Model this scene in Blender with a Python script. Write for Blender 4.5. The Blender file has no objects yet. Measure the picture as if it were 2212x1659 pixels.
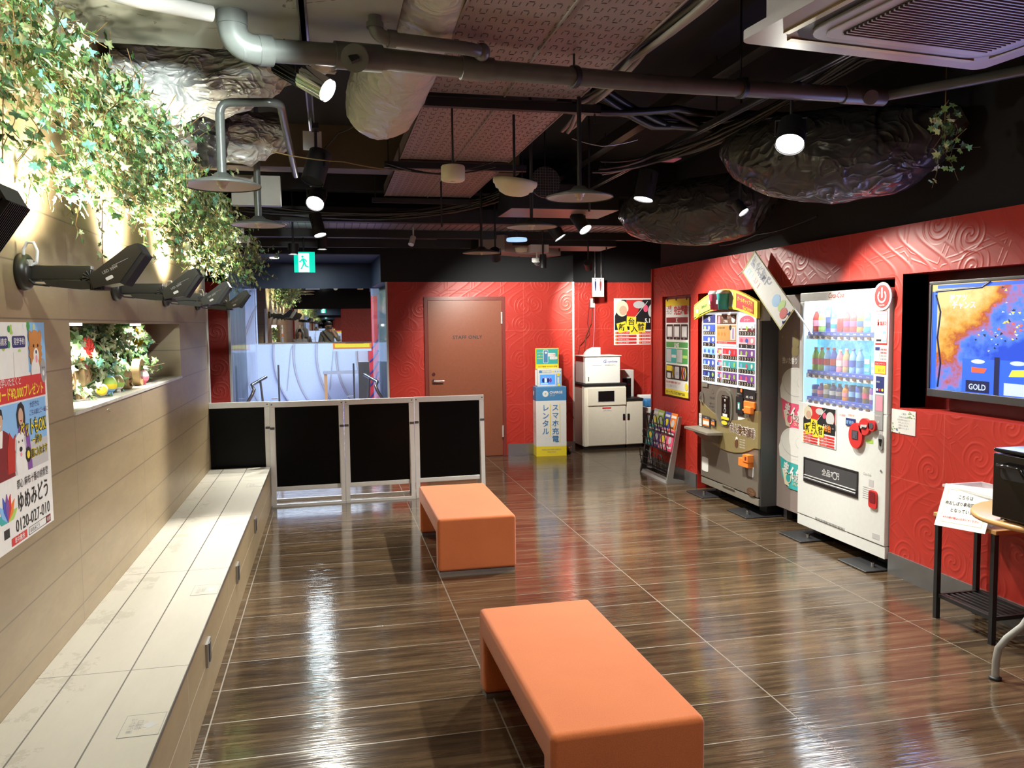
import bpy, math, random
from mathutils import Vector, Matrix, noise
SC = bpy.context.scene
COL = SC.collection
PI = math.pi

# ------------------------------------------------------------------ camera, world, exposure
cam_data = bpy.data.cameras.new('camera')
cam = bpy.data.objects.new('camera', cam_data)
COL.objects.link(cam)
r_ = Vector((0.9763, -0.2160, -0.0112)); d_ = Vector((-0.0267, -0.0689, -0.9973)); f_ = Vector((0.2146, 0.9740, -0.0731))
cam.matrix_world = Matrix(((r_.x, -d_.x, -f_.x, 0), (r_.y, -d_.y, -f_.y, 0), (r_.z, -d_.z, -f_.z, 1.6), (0, 0, 0, 1)))
cam_data.sensor_width = 36.0
cam_data.lens = 1780.0 / 2212.0 * 36.0
cam_data.clip_start = 0.02
SC.camera = cam
w = bpy.data.worlds.new('world'); SC.world = w; w.use_nodes = True
w.node_tree.nodes['Background'].inputs[0].default_value = (0.5, 0.55, 0.6, 1)
w.node_tree.nodes['Background'].inputs[1].default_value = 0.05
SC.view_settings.view_transform = 'Standard'
SC.view_settings.look = 'None'
SC.view_settings.exposure = 0.12
SC.view_settings.gamma = 1.0
SC.cycles.max_bounces = 10
SC.cycles.glossy_bounces = 5
SC.cycles.transmission_bounces = 6
SC.cycles.sample_clamp_indirect = 6.0
SC.cycles.caustics_reflective = False
SC.cycles.caustics_refractive = False

def spot(name, loc, target, power, size_deg=60, blend=0.6, color=(0.98, 0.96, 0.85), radius=0.035):
    l = bpy.data.lights.new(name, 'SPOT'); l.energy = power; l.spot_size = math.radians(size_deg)
    l.spot_blend = blend; l.color = color; l.shadow_soft_size = radius
    o = bpy.data.objects.new(name, l); COL.objects.link(o); o.location = loc
    o.rotation_euler = (Vector(target) - Vector(loc)).to_track_quat('-Z', 'Y').to_euler()
    return o
def area(name, loc, target, power, sx, sy, color=(1, 1, 1)):
    l = bpy.data.lights.new(name, 'AREA'); l.energy = power; l.shape = 'RECTANGLE'; l.size = sx; l.size_y = sy; l.color = color
    o = bpy.data.objects.new(name, l); COL.objects.link(o); o.location = loc
    o.rotation_euler = (Vector(target) - Vector(loc)).to_track_quat('-Z', 'Y').to_euler()
    return o
# fill light: downlights added outside the view, overhead and behind the photographer
WARM = (0.97, 0.96, 0.84)
FILL_LAMPS = [(0.55, 2.0, 2.72, 85), (2.55, 1.5, 2.62, 75), (0.2, -1.2, 2.66, 35), (2.2, -1.3, 2.66, 35), (1.4, 0.3, 2.70, 35)]
for gx, gy, gz, gp in FILL_LAMPS:
    spot('fill_light', (gx, gy, gz-0.02), (gx+0.1, gy+0.5, 0), gp, 155, 0.8, WARM, 0.06)
area('lobby_light', (-0.2, 14.5, 2.4), (-0.2, 14.5, 0), 170, 2.6, 4.5, (0.76, 0.92, 1.0))
area('vestibule_light', (-0.2, 10.4, 2.40), (-0.2, 10.4, 0), 14, 0.25, 0.25, (0.76, 0.92, 1.0))

# ------------------------------------------------------------------ materials
class NT:
    def __init__(s, m):
        s.t = m.node_tree; s.n = s.t.nodes; s.l = s.t.links
        s.b = s.n['Principled BSDF']
    def new(s, typ, **kw):
        n = s.n.new(typ)
        for k, v in kw.items(): setattr(n, k, v)
        return n
    def put(s, sock, v):
        if v is None: return
        if isinstance(v, (int, float, tuple, list)): sock.default_value = v
        else: s.l.new(v, sock)
    def math(s, op, a, b=None, c=None, clamp=False):
        n = s.new('ShaderNodeMath', operation=op); n.use_clamp = clamp
        s.put(n.inputs[0], a); s.put(n.inputs[1], b); s.put(n.inputs[2], c)
        return n.outputs[0]
    def mix(s, f, a, b):
        n = s.new('ShaderNodeMix', data_type='RGBA')
        s.put(n.inputs[0], f); s.put(n.inputs[6], a); s.put(n.inputs[7], b)
        return n.outputs[2]
    def pos(s):
        return s.new('ShaderNodeTexCoord').outputs['Object']
    def xyz(s, v):
        n = s.new('ShaderNodeSeparateXYZ'); s.l.new(v, n.inputs[0]); return n.outputs
    def comb(s, x, y, z):
        n = s.new('ShaderNodeCombineXYZ'); s.put(n.inputs[0], x); s.put(n.inputs[1], y); s.put(n.inputs[2], z); return n.outputs[0]
    def noise(s, vec, scale, detail=4, rough=0.55):
        n = s.new('ShaderNodeTexNoise'); s.put(n.inputs['Vector'], vec); n.inputs['Scale'].default_value = scale
        n.inputs['Detail'].default_value = detail; n.inputs['Roughness'].default_value = rough
        return n.outputs['Fac']
    def ramp(s, f, stops):
        n = s.new('ShaderNodeValToRGB'); e = n.color_ramp.elements
        while len(e) < len(stops): e.new(0.5)
        for i, (p, c) in enumerate(stops):
            e[i].position = p; e[i].color = c if len(c) == 4 else (*c, 1)
        s.l.new(f, n.inputs[0]); return n.outputs[0]
    def bump(s, h, strength=0.5, dist=0.01):
        n = s.new('ShaderNodeBump'); n.inputs['Strength'].default_value = strength; n.inputs['Distance'].default_value = dist
        s.l.new(h, n.inputs['Height']); s.l.new(n.outputs[0], s.b.inputs['Normal'])
    def line(s, c, off, per, wid):
        """1 on a joint line every PER along coordinate c"""
        a = s.math('DIVIDE', s.math('SUBTRACT', c, off), per)
        a = s.math('ABSOLUTE', s.math('SUBTRACT', a, s.math('ROUND', a)))
        return s.math('LESS_THAN', a, wid / per / 2)

_mc = {}
def mat(name, color, rough=0.5, metal=0.0, emit=0.0, alpha=1.0, trans=0.0, spec=0.5, coat=0.0, noisy=0.0, ecolor=None, nscale=30):
    if name in _mc: return _mc[name]
    m = bpy.data.materials.new(name); m.use_nodes = True; _mc[name] = m
    t = NT(m); b = t.b
    c = (*color, 1)
    b.inputs['Roughness'].default_value = rough; b.inputs['Metallic'].default_value = metal
    b.inputs['Specular IOR Level'].default_value = spec; b.inputs['Coat Weight'].default_value = coat
    b.inputs['Alpha'].default_value = alpha; b.inputs['Transmission Weight'].default_value = trans
    n = t.noise(t.pos(), nscale, 3)
    k = noisy if noisy else 0.06
    t.l.new(t.mix(n, tuple(x*(1-k) for x in color)+(1,), tuple(min(1, x*(1+k)) for x in color)+(1,)), b.inputs['Base Color'])
    if emit:
        b.inputs['Emission Color'].default_value = (*(ecolor or color), 1); b.inputs['Emission Strength'].default_value = emit
    return m
def M(n): return _mc[n]
for a in [
 ('black', (0.012, 0.012, 0.014), 0.5), ('black_matt', (0.010, 0.010, 0.012), 0.85), ('black_gloss', (0.008, 0.008, 0.009), 0.12),
 ('white', (0.78, 0.77, 0.74), 0.45), ('paper', (0.82, 0.81, 0.79), 0.6), ('cream', (0.76, 0.70, 0.52), 0.4),
 ('machine_white', (0.76, 0.77, 0.76), 0.3), ('cabinet_white', (0.78, 0.73, 0.62), 0.35),
 ('red_ink', (0.62, 0.03, 0.03), 0.5), ('dark_red_ink', (0.20, 0.01, 0.015), 0.5), ('orange_ink', (0.85, 0.22, 0.03), 0.5), ('yellow_ink', (0.90, 0.72, 0.04), 0.5),
 ('blue_ink', (0.05, 0.10, 0.50), 0.5), ('navy_ink', (0.02, 0.03, 0.16), 0.5), ('sky_ink', (0.25, 0.50, 0.85), 0.5), ('teal_ink', (0.05, 0.42, 0.42), 0.5),
 ('green_ink', (0.06, 0.32, 0.08), 0.5), ('lime_ink', (0.40, 0.62, 0.12), 0.5), ('pink_ink', (0.85, 0.30, 0.40), 0.5), ('grey_ink', (0.35, 0.35, 0.36), 0.5), ('light_grey', (0.55, 0.55, 0.56), 0.5),
 ('dark_grey', (0.06, 0.06, 0.065), 0.4), ('brown_ink', (0.12, 0.05, 0.025), 0.5), ('fur_orange', (0.55, 0.22, 0.06), 0.9), ('purple_ink', (0.22, 0.08, 0.35), 0.5),
 ('skin_print', (0.62, 0.40, 0.28), 0.6), ('wood_letter', (0.55, 0.36, 0.17), 0.6), ('wood_light', (0.55, 0.30, 0.11), 0.3), ('rose_ink', (0.80, 0.10, 0.20), 0.5)]:
    mat(*a)
mat('aluminium', (0.74, 0.73, 0.70), 0.38, 0.45)
mat('chrome', (0.75, 0.75, 0.75), 0.12, 1.0)
mat('steel', (0.42, 0.42, 0.42), 0.3, 0.9)
mat('skirting', (0.24, 0.24, 0.245), 0.25, 0.6, noisy=0.3, nscale=6)
mat('grey_metal', (0.38, 0.38, 0.37), 0.4, 0.4)
mat('lamp_black', (0.022, 0.021, 0.018), 0.35)
mat('pipe_grey', (0.125, 0.135, 0.125), 0.32, 0.1, noisy=0.25, nscale=14)
mat('pipe_white', (0.55, 0.53, 0.50), 0.4)
mat('taupe', (0.19, 0.165, 0.135), 0.38, 0.25)
mat('taupe_light', (0.26, 0.24, 0.20), 0.4, 0.25)
mat('gold', (0.36, 0.29, 0.13), 0.35, 0.35)
mat('mauve', (0.27, 0.215, 0.20), 0.4)
mat('navy', (0.020, 0.030, 0.055), 0.5)
mat('door_paint', (0.25, 0.075, 0.038), 0.35, noisy=0.15, nscale=40)
mat('door_frame', (0.20, 0.04, 0.03), 0.3)
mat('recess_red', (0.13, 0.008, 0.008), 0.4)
mat('mirror', (0.92, 0.92, 0.92), 0.01, 1.0)
mat('panel_black', (0.002, 0.002, 0.002), 0.3, spec=0.12)
mat('lit_white', (1, 1, 1), 0.5, emit=14.0, ecolor=(1, 0.98, 0.95))
mat('lit_soft', (1, 1, 1), 0.5, emit=4.0, ecolor=(1, 0.98, 0.95))
mat('lit_panel', (0.6, 0.8, 1), 0.5, emit=1.0, ecolor=(0.35, 0.62, 1.0))
mat('exit_green', (0.0, 0.45, 0.30), 0.5, emit=1.0, ecolor=(0.0, 0.72, 0.50))
mat('exit_white', (0.9, 1, 0.95), 0.5, emit=1.5, ecolor=(0.85, 1.0, 0.95))
mat('detector_cream', (0.80, 0.72, 0.52), 0.4)
mat('enamel', (0.42, 0.36, 0.33), 0.35)
mat('glass', (0.9, 0.97, 1.0), 0.03, trans=1.0, alpha=0.25)
mat('clear_plastic', (0.9, 0.9, 0.92), 0.15, alpha=0.55)
mat('dome_glass', (0.05, 0.05, 0.06), 0.05)
mat('curtain', (0.42, 0.60, 0.76), 0.7)
mat('lobby_white', (0.66, 0.76, 0.84), 0.55)
mat('skin', (0.55, 0.34, 0.24), 0.55)
mat('hair_black', (0.012, 0.010, 0.009), 0.6)
mat('shirt_grey', (0.20, 0.21, 0.19), 0.8)
mat('hood_grey', (0.42, 0.42, 0.43), 0.85)
mat('trouser_dark', (0.03, 0.03, 0.04), 0.8)
mat('brown_beam', (0.10, 0.075, 0.045), 0.6, noisy=0.2, nscale=5)
mat('mauve_panel', (0.26, 0.195, 0.185), 0.42, 0.1, noisy=0.12, nscale=6)
mat('brown_slot', (0.055, 0.038, 0.036), 0.6)
mat('ribbed_panel', (0.30, 0.28, 0.29), 0.35, 0.4)
mat('feather_red', (0.45, 0.03, 0.02), 0.9)
mat('feather_yellow', (0.85, 0.62, 0.02), 0.9)
mat('leaf_light', (0.55, 0.64, 0.36), 0.4, noisy=0.35, nscale=60)
mat('leaf_mid', (0.18, 0.33, 0.11), 0.4, noisy=0.4, nscale=60)
mat('leaf_dark', (0.045, 0.11, 0.035), 0.45, noisy=0.4, nscale=60)
mat('leaf_teal', (0.20, 0.50, 0.38), 0.4, noisy=0.35, nscale=60)
mat('stem', (0.22, 0.14, 0.05), 0.7)
mat('fridge_black', (0.010, 0.008, 0.007), 0.15)
mat('blue_plastic', (0.05, 0.22, 0.50), 0.35)
mat('bulb', (0.7, 0.62, 0.5), 0.1)

def tree(name):
    m = bpy.data.materials.new(name); m.use_nodes = True; _mc[name] = m
    return NT(m)
# --- floor: glossy wood-look tiles, 1.157 x 0.31 m, fine ripple running along x
t = tree('floor_tile'); p = t.pos(); x, y, z = t.xyz(p)
cx = t.math('FLOOR', t.math('DIVIDE', t.math('SUBTRACT', x, 0.645), 1.157)); cy = t.math('FLOOR', t.math('DIVIDE', t.math('SUBTRACT', y, 0.0), 0.31))
tid = t.math('ADD', t.math('MULTIPLY', cx, 7.31), t.math('MULTIPLY', cy, 3.17))
n1 = t.noise(t.comb(t.math('ADD', t.math('MULTIPLY', x, 2.2), tid), t.math('MULTIPLY', y, 26), tid), 1.0, 6, 0.62)
n2 = t.noise(t.comb(t.math('ADD', t.math('MULTIPLY', x, 0.8), tid), t.math('MULTIPLY', y, 5), tid), 1.0, 3)
n3 = t.noise(t.comb(t.math('MULTIPLY', x, 6), t.math('MULTIPLY', y, 7), 0), 1.0, 4, 0.7)
g = t.math('ADD', t.math('MULTIPLY', n1, 0.62), t.math('ADD', t.math('MULTIPLY', n2, 0.33), t.math('MULTIPLY', n3, 0.12)))
col = t.ramp(g, [(0.34, (0.020, 0.012, 0.008)), (0.50, (0.056, 0.035, 0.020)), (0.64, (0.112, 0.072, 0.040)), (0.78, (0.155, 0.108, 0.064))])
j = t.math('MAXIMUM', t.line(x, 0.645, 1.157, 0.006), t.line(y, 0.0, 0.31, 0.0055))
t.l.new(t.mix(j, col, (0.15, 0.125, 0.095, 1)), t.b.inputs['Base Color'])
rg = t.noise(t.comb(t.math('MULTIPLY', x, 1.2), t.math('MULTIPLY', y, 3), 0), 1.0, 3)
t.l.new(t.math('ADD', t.math('MULTIPLY', rg, 0.10), t.math('ADD', 0.06, t.math('MULTIPLY', j, 0.3))), t.b.inputs['Roughness'])
t.b.inputs['Specular IOR Level'].default_value = 0.75
rip = t.noise(t.comb(t.math('MULTIPLY', x, 5), t.math('MULTIPLY', y, 75), 0), 1.0, 2, 0.6)
rip2 = t.noise(t.comb(t.math('MULTIPLY', x, 1.5), t.math('MULTIPLY', y, 14), 3.0), 1.0, 3, 0.6)
h = t.math('ADD', t.math('MULTIPLY', rip, 0.55), t.math('SUBTRACT', t.math('MULTIPLY', rip2, 0.6), t.math('MULTIPLY', j, 0.3)))
t.bump(h, 0.45, 0.004)

# --- stone-look wall tile; u runs along the wall, 1.255 x 0.2
def tile_mat(name, au, u0, pu, v0, pv, base, vary, groutc, av=2, gw=0.006, rough=0.42, stain=0.0):
    t = tree(name); p = t.pos(); c = t.xyz(p); u = c[au]; v = c[av]
    iu = t.math('FLOOR', t.math('DIVIDE', t.math('SUBTRACT', u, u0), pu)); iv = t.math('FLOOR', t.math('DIVIDE', t.math('SUBTRACT', v, v0), pv))
    tid = t.math('ADD', t.math('MULTIPLY', iu, 5.3), t.math('MULTIPLY', iv, 2.7))
    n1 = t.noise(t.comb(t.math('MULTIPLY', u, 3), t.math('ADD', t.math('MULTIPLY', v, 9), tid), tid), 1.0, 6, 0.65)
    n2 = t.noise(t.comb(t.math('MULTIPLY', u, 14), t.math('MULTIPLY', v, 60), tid), 1.0, 4, 0.7)
    g = t.math('ADD', t.math('MULTIPLY', n1, 0.7), t.math('MULTIPLY', n2, 0.3))
    lo = tuple(q*(1-vary) for q in base); hi = tuple(q*(1+vary) for q in base)
    col = t.ramp(g, [(0.3, lo), (0.7, hi)])
    if stain:
        s_ = t.noise(t.comb(t.math('MULTIPLY', u, 5), t.math('MULTIPLY', v, 5), 1.7), 1.0, 7, 0.8)
        near = t.math('LESS_THAN', c[0], -0.86)
        f = t.math('MULTIPLY', near, t.math('MULTIPLY', t.math('GREATER_THAN', s_, 0.56), stain))
        col = t.mix(f, col, (0.34, 0.31, 0.26, 1))
    j = t.math('MAXIMUM', t.line(u, u0, pu, gw*0.7), t.line(v, v0, pv, gw))
    t.l.new(t.mix(j, col, groutc), t.b.inputs['Base Color'])
    t.b.inputs['Roughness'].default_value = rough
    t.bump(t.math('SUBTRACT', t.math('MULTIPLY', g, 0.5), t.math('MULTIPLY', j, 1.5)), 0.35, 0.003)
tile_mat('wall_tile', 1, 3.74, 1.255, 1.237, 0.2, (0.285, 0.215, 0.125), 0.14, (0.16, 0.12, 0.08, 1))
tile_mat('bench_face', 1, 3.15, 1.255, 0.176, 0.4, (0.28, 0.21, 0.12), 0.14, (0.45, 0.40, 0.30, 1))
tile_mat('bench_top', 1, 3.15, 1.255, -0.7385, 0.2, (0.58, 0.55, 0.49), 0.05, (0.10, 0.085, 0.08, 1), av=0, gw=0.0055, rough=0.35, stain=0.35)
tile_mat('niche_tile', 2, 1.237, 0.2, 0.0, 0.5, (0.42, 0.33, 0.20), 0.10, (0.2, 0.15, 0.09, 1), av=1)
# --- embossed red panels with rose swirls
def red_mat(name, au, u0, rough=0.42, base=(0.50, 0.036, 0.024)):
    t = tree(name); p = t.pos(); c = t.xyz(p); u = c[au]; v = c[2]
    vec = t.comb(u, v, 0.0)
    wv = t.new('ShaderNodeTexNoise'); wv.inputs['Scale'].default_value = 3.0; t.l.new(vec, wv.inputs['Vector'])
    wob = t.new('ShaderNodeVectorMath', operation='SCALE'); t.l.new(wv.outputs['Color'], wob.inputs[0]); wob.inputs['Scale'].default_value = 0.05
    add = t.new('ShaderNodeVectorMath', operation='ADD'); t.l.new(vec, add.inputs[0]); t.l.new(wob.outputs[0], add.inputs[1])
    vo = t.new('ShaderNodeTexVoronoi', voronoi_dimensions='2D', feature='F1'); vo.inputs['Scale'].default_value = 2.9; vo.inputs['Randomness'].default_value = 0.75
    t.l.new(add.outputs[0], vo.inputs['Vector'])
    sc = t.new('ShaderNodeVectorMath', operation='SUBTRACT'); t.l.new(add.outputs[0], sc.inputs[0]); t.l.new(vo.outputs['Position'], sc.inputs[1])
    q = t.xyz(sc.outputs[0])
    ang = t.math('ARCTAN2', q[1], q[0]); dist = vo.outputs['Distance']
    sp = t.math('SINE', t.math('ADD', t.math('MULTIPLY', dist, 25.0), ang))
    ve = t.new('ShaderNodeTexVoronoi', voronoi_dimensions='2D', feature='DISTANCE_TO_EDGE'); ve.inputs['Scale'].default_value = 2.9; ve.inputs['Randomness'].default_value = 0.75
    t.l.new(add.outputs[0], ve.inputs['Vector'])
    ins = t.math('LESS_THAN', dist, 0.36)
    spiral = t.math('POWER', t.math('ABSOLUTE', sp), 6.0)
    edge = t.math('SUBTRACT', 1.0, t.math('MULTIPLY', t.math('ABSOLUTE', t.math('SUBTRACT', ve.outputs['Distance'], 0.05)), 45.0), clamp=True)
    wave_ = t.math('POWER', t.math('ABSOLUTE', t.math('SINE', t.math('ADD', t.math('MULTIPLY', u, 20.0), t.math('MULTIPLY', t.math('SINE', t.math('MULTIPLY', v, 11.0)), 3.0)))), 14.0)
    ridge = t.math('ADD', t.math('MULTIPLY', ins, spiral), t.math('MAXIMUM', t.math('MULTIPLY', edge, 0.45), t.math('MULTIPLY', t.math('SUBTRACT', 1.0, ins), t.math('MULTIPLY', wave_, 0.8))))
    pu = t.line(u, u0, 0.91, 0.006); pv = t.line(v, 0.62, 0.90, 0.006)
    j = t.math('MAXIMUM', pu, pv)
    n = t.noise(p, 4, 2)
    col = t.mix(n, tuple(q*0.93 for q in base)+(1,), tuple(q*1.06 for q in base)+(1,))
    t.l.new(t.mix(j, col, (base[0]*1.15, base[1]*2.2, base[2]*2.2, 1)), t.b.inputs['Base Color'])
    t.b.inputs['Roughness'].default_value = rough
    t.b.inputs['Specular IOR Level'].default_value = 0.45
    t.bump(t.math('SUBTRACT', ridge, t.math('MULTIPLY', j, 1.0)), 0.30, 0.006)
red_mat('red_right', 1, 4.04)
red_mat('red_back', 0, 2.30)
red_mat('red_plain', 1, 4.04)
# --- painted concrete beam
t = tree('concrete'); p = t.pos(); n = t.noise(p, 1.6, 5); n2 = t.noise(p, 9, 7, 0.8)
cr = t.new('ShaderNodeTexVoronoi', feature='DISTANCE_TO_EDGE'); cr.inputs['Scale'].default_value = 1.1
wn = t.new('ShaderNodeTexNoise'); wn.inputs['Scale'].default_value = 2.5; t.l.new(p, wn.inputs['Vector'])
t.l.new(wn.outputs['Color'], cr.inputs['Vector'])
crack = t.math('MULTIPLY', t.math('LESS_THAN', cr.outputs['Distance'], 0.006), t.math('GREATER_THAN', n2, 0.52))
col = t.ramp(n, [(0.3, (0.27, 0.29, 0.26)), (0.7, (0.36, 0.385, 0.34))])
t.l.new(t.mix(crack, col, (0.12, 0.11, 0.09, 1)), t.b.inputs['Base Color']); t.b.inputs['Roughness'].default_value = 0.6
t.bump(n2, 0.15, 0.003)
# --- wrapping films
def film(name, color, rough, metal, sc=(3, 10, 5), strength=0.9):
    t = tree(name); p = t.pos(); c = t.xyz(p)
    v1 = t.comb(t.math('MULTIPLY', c[0], sc[0]), t.math('MULTIPLY', c[1], sc[1]), t.math('MULTIPLY', c[2], sc[2]))
    wn = t.new('ShaderNodeTexNoise'); wn.inputs['Scale'].default_value = 2.2; t.l.new(p, wn.inputs['Vector'])
    wv = t.new('ShaderNodeVectorMath', operation='MULTIPLY_ADD'); t.l.new(wn.outputs['Color'], wv.inputs[0]); wv.inputs[1].default_value = (3, 3, 3); t.l.new(v1, wv.inputs[2])
    def ridge(vec, scale):
        n = t.noise(vec, scale, 2, 0.5); return t.math('POWER', t.math('SUBTRACT', 1.0, t.math('ABSOLUTE', t.math('MULTIPLY_ADD', n, 4.0, -2.0)), clamp=True), 3.0)
    h = t.math('ADD', ridge(wv.outputs[0], 0.9), t.math('MULTIPLY', ridge(wv.outputs[0], 2.3), 0.5)); h = t.math('ADD', h, t.math('MULTIPLY', ridge(v1, 4.5), 0.22))
    n2 = t.noise(p, 14, 4, 0.7)
    t.l.new(t.mix(n2, tuple(q*0.85 for q in color)+(1,), tuple(q*1.12 for q in color)+(1,)), t.b.inputs['Base Color'])
    t.b.inputs['Roughness'].default_value = rough; t.b.inputs['Metallic'].default_value = metal
    t.bump(t.math('ADD', h, t.math('MULTIPLY', n2, 0.10)), strength, 0.030)
film('silver_film', (0.74, 0.75, 0.72), 0.32, 0.2, (1.2, 3.0, 4.5), 0.9)
film('black_film', (0.055, 0.055, 0.058), 0.26, 0.0, (0.8, 0.9, 2.0), 0.55)
film('duct_wrap', (0.60, 0.60, 0.54), 0.38, 0.15, (1.6, 1.6, 2.4), 0.5)
# --- orange wool
t = tree('orange_fabric'); p = t.pos(); n = t.noise(p, 260, 3, 0.7); n2 = t.noise(p, 5, 3)
t.l.new(t.ramp(t.math('ADD', t.math('MULTIPLY', n, 0.7), t.math('MULTIPLY', n2, 0.3)), [(0.3, (0.50, 0.120, 0.030)), (0.7, (0.64, 0.175, 0.048))]), t.b.inputs['Base Color'])
t.b.inputs['Roughness'].default_value = 0.85; t.b.inputs['Sheen Weight'].default_value = 0.25; t.bump(n, 0.25, 0.002)
# --- TV picture: fiery upper left, blue lower right
t = tree('tv_picture'); c = t.xyz(t.pos())
n = t.noise(t.comb(t.math('MULTIPLY', c[1], 2.2), t.math('MULTIPLY', c[2], 2.8), 0), 1.6, 6, 0.62)
d = t.math('ADD', n, t.math('MULTIPLY', t.math('SUBTRACT', c[2], 0.37), 0.9))
d = t.math('ADD', d, t.math('MULTIPLY', t.math('ADD', c[1], 0.36), 0.75))
col = t.ramp(d, [(0.30, (0.03, 0.10, 0.80)), (0.42, (0.12, 0.30, 1.0)), (0.47, (0.45, 0.22, 0.55)), (0.52, (0.60, 0.12, 0.03)), (0.61, (0.95, 0.45, 0.06)), (0.80, (1.0, 0.85, 0.35))])
t.l.new(col, t.b.inputs['Emission Color']); t.b.inputs['Emission Strength'].default_value = 1.0
t.b.inputs['Base Color'].default_value = (0.01, 0.01, 0.01, 1); t.b.inputs['Roughness'].default_value = 0.3
mat('tv_blue', (0.02, 0.08, 0.5), 0.4, emit=0.9, ecolor=(0.03, 0.12, 0.85))
mat('tv_dark', (0.01, 0.01, 0.03), 0.4, emit=0.25, ecolor=(0.03, 0.05, 0.25))
mat('tv_yellow', (0.7, 0.6, 0.05), 0.4, emit=0.8, ecolor=(0.85, 0.75, 0.10))
mat('tv_pale', (0.6, 0.7, 0.9), 0.4, emit=0.7, ecolor=(0.35, 0.48, 0.95))
mat('tv_red', (0.7, 0.1, 0.05), 0.4, emit=0.8, ecolor=(0.9, 0.10, 0.04))
mat('ad_blue', (0.05, 0.2, 0.9), 0.4, emit=0.9, ecolor=(0.05, 0.25, 1.0))
# --- lit backdrop inside the drinks cabinet
t = tree('case_back'); n = t.noise(t.pos(), 9, 6, 0.7)
t.l.new(t.ramp(n, [(0.35, (0.02, 0.30, 0.55)), (0.5, (0.10, 0.62, 0.85)), (0.65, (0.45, 0.95, 1.0))]), t.b.inputs['Emission Color'])
t.b.inputs['Emission Strength'].default_value = 0.75; t.b.inputs['Base Color'].default_value = (0.1, 0.4, 0.6, 1)
# --- lobby carpet
t = tree('lobby_floor'); c = t.xyz(t.pos())
wv = t.new('ShaderNodeTexWave', wave_type='RINGS'); wv.inputs['Scale'].default_value = 0.45; wv.inputs['Distortion'].default_value = 3.0
t.l.new(t.comb(c[0], t.math('MULTIPLY', c[1], 0.35), 0), wv.inputs['Vector'])
t.l.new(t.ramp(wv.outputs['Fac'], [(0.0, (0.05, 0.04, 0.30)), (0.3, (0.35, 0.25, 0.85)), (0.5, (0.9, 0.9, 1.0)), (0.65, (1.0, 0.35, 0.2)), (0.8, (0.1, 0.08, 0.35)), (1.0, (0.8, 0.5, 0.9))]), t.b.inputs['Base Color'])

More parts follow.
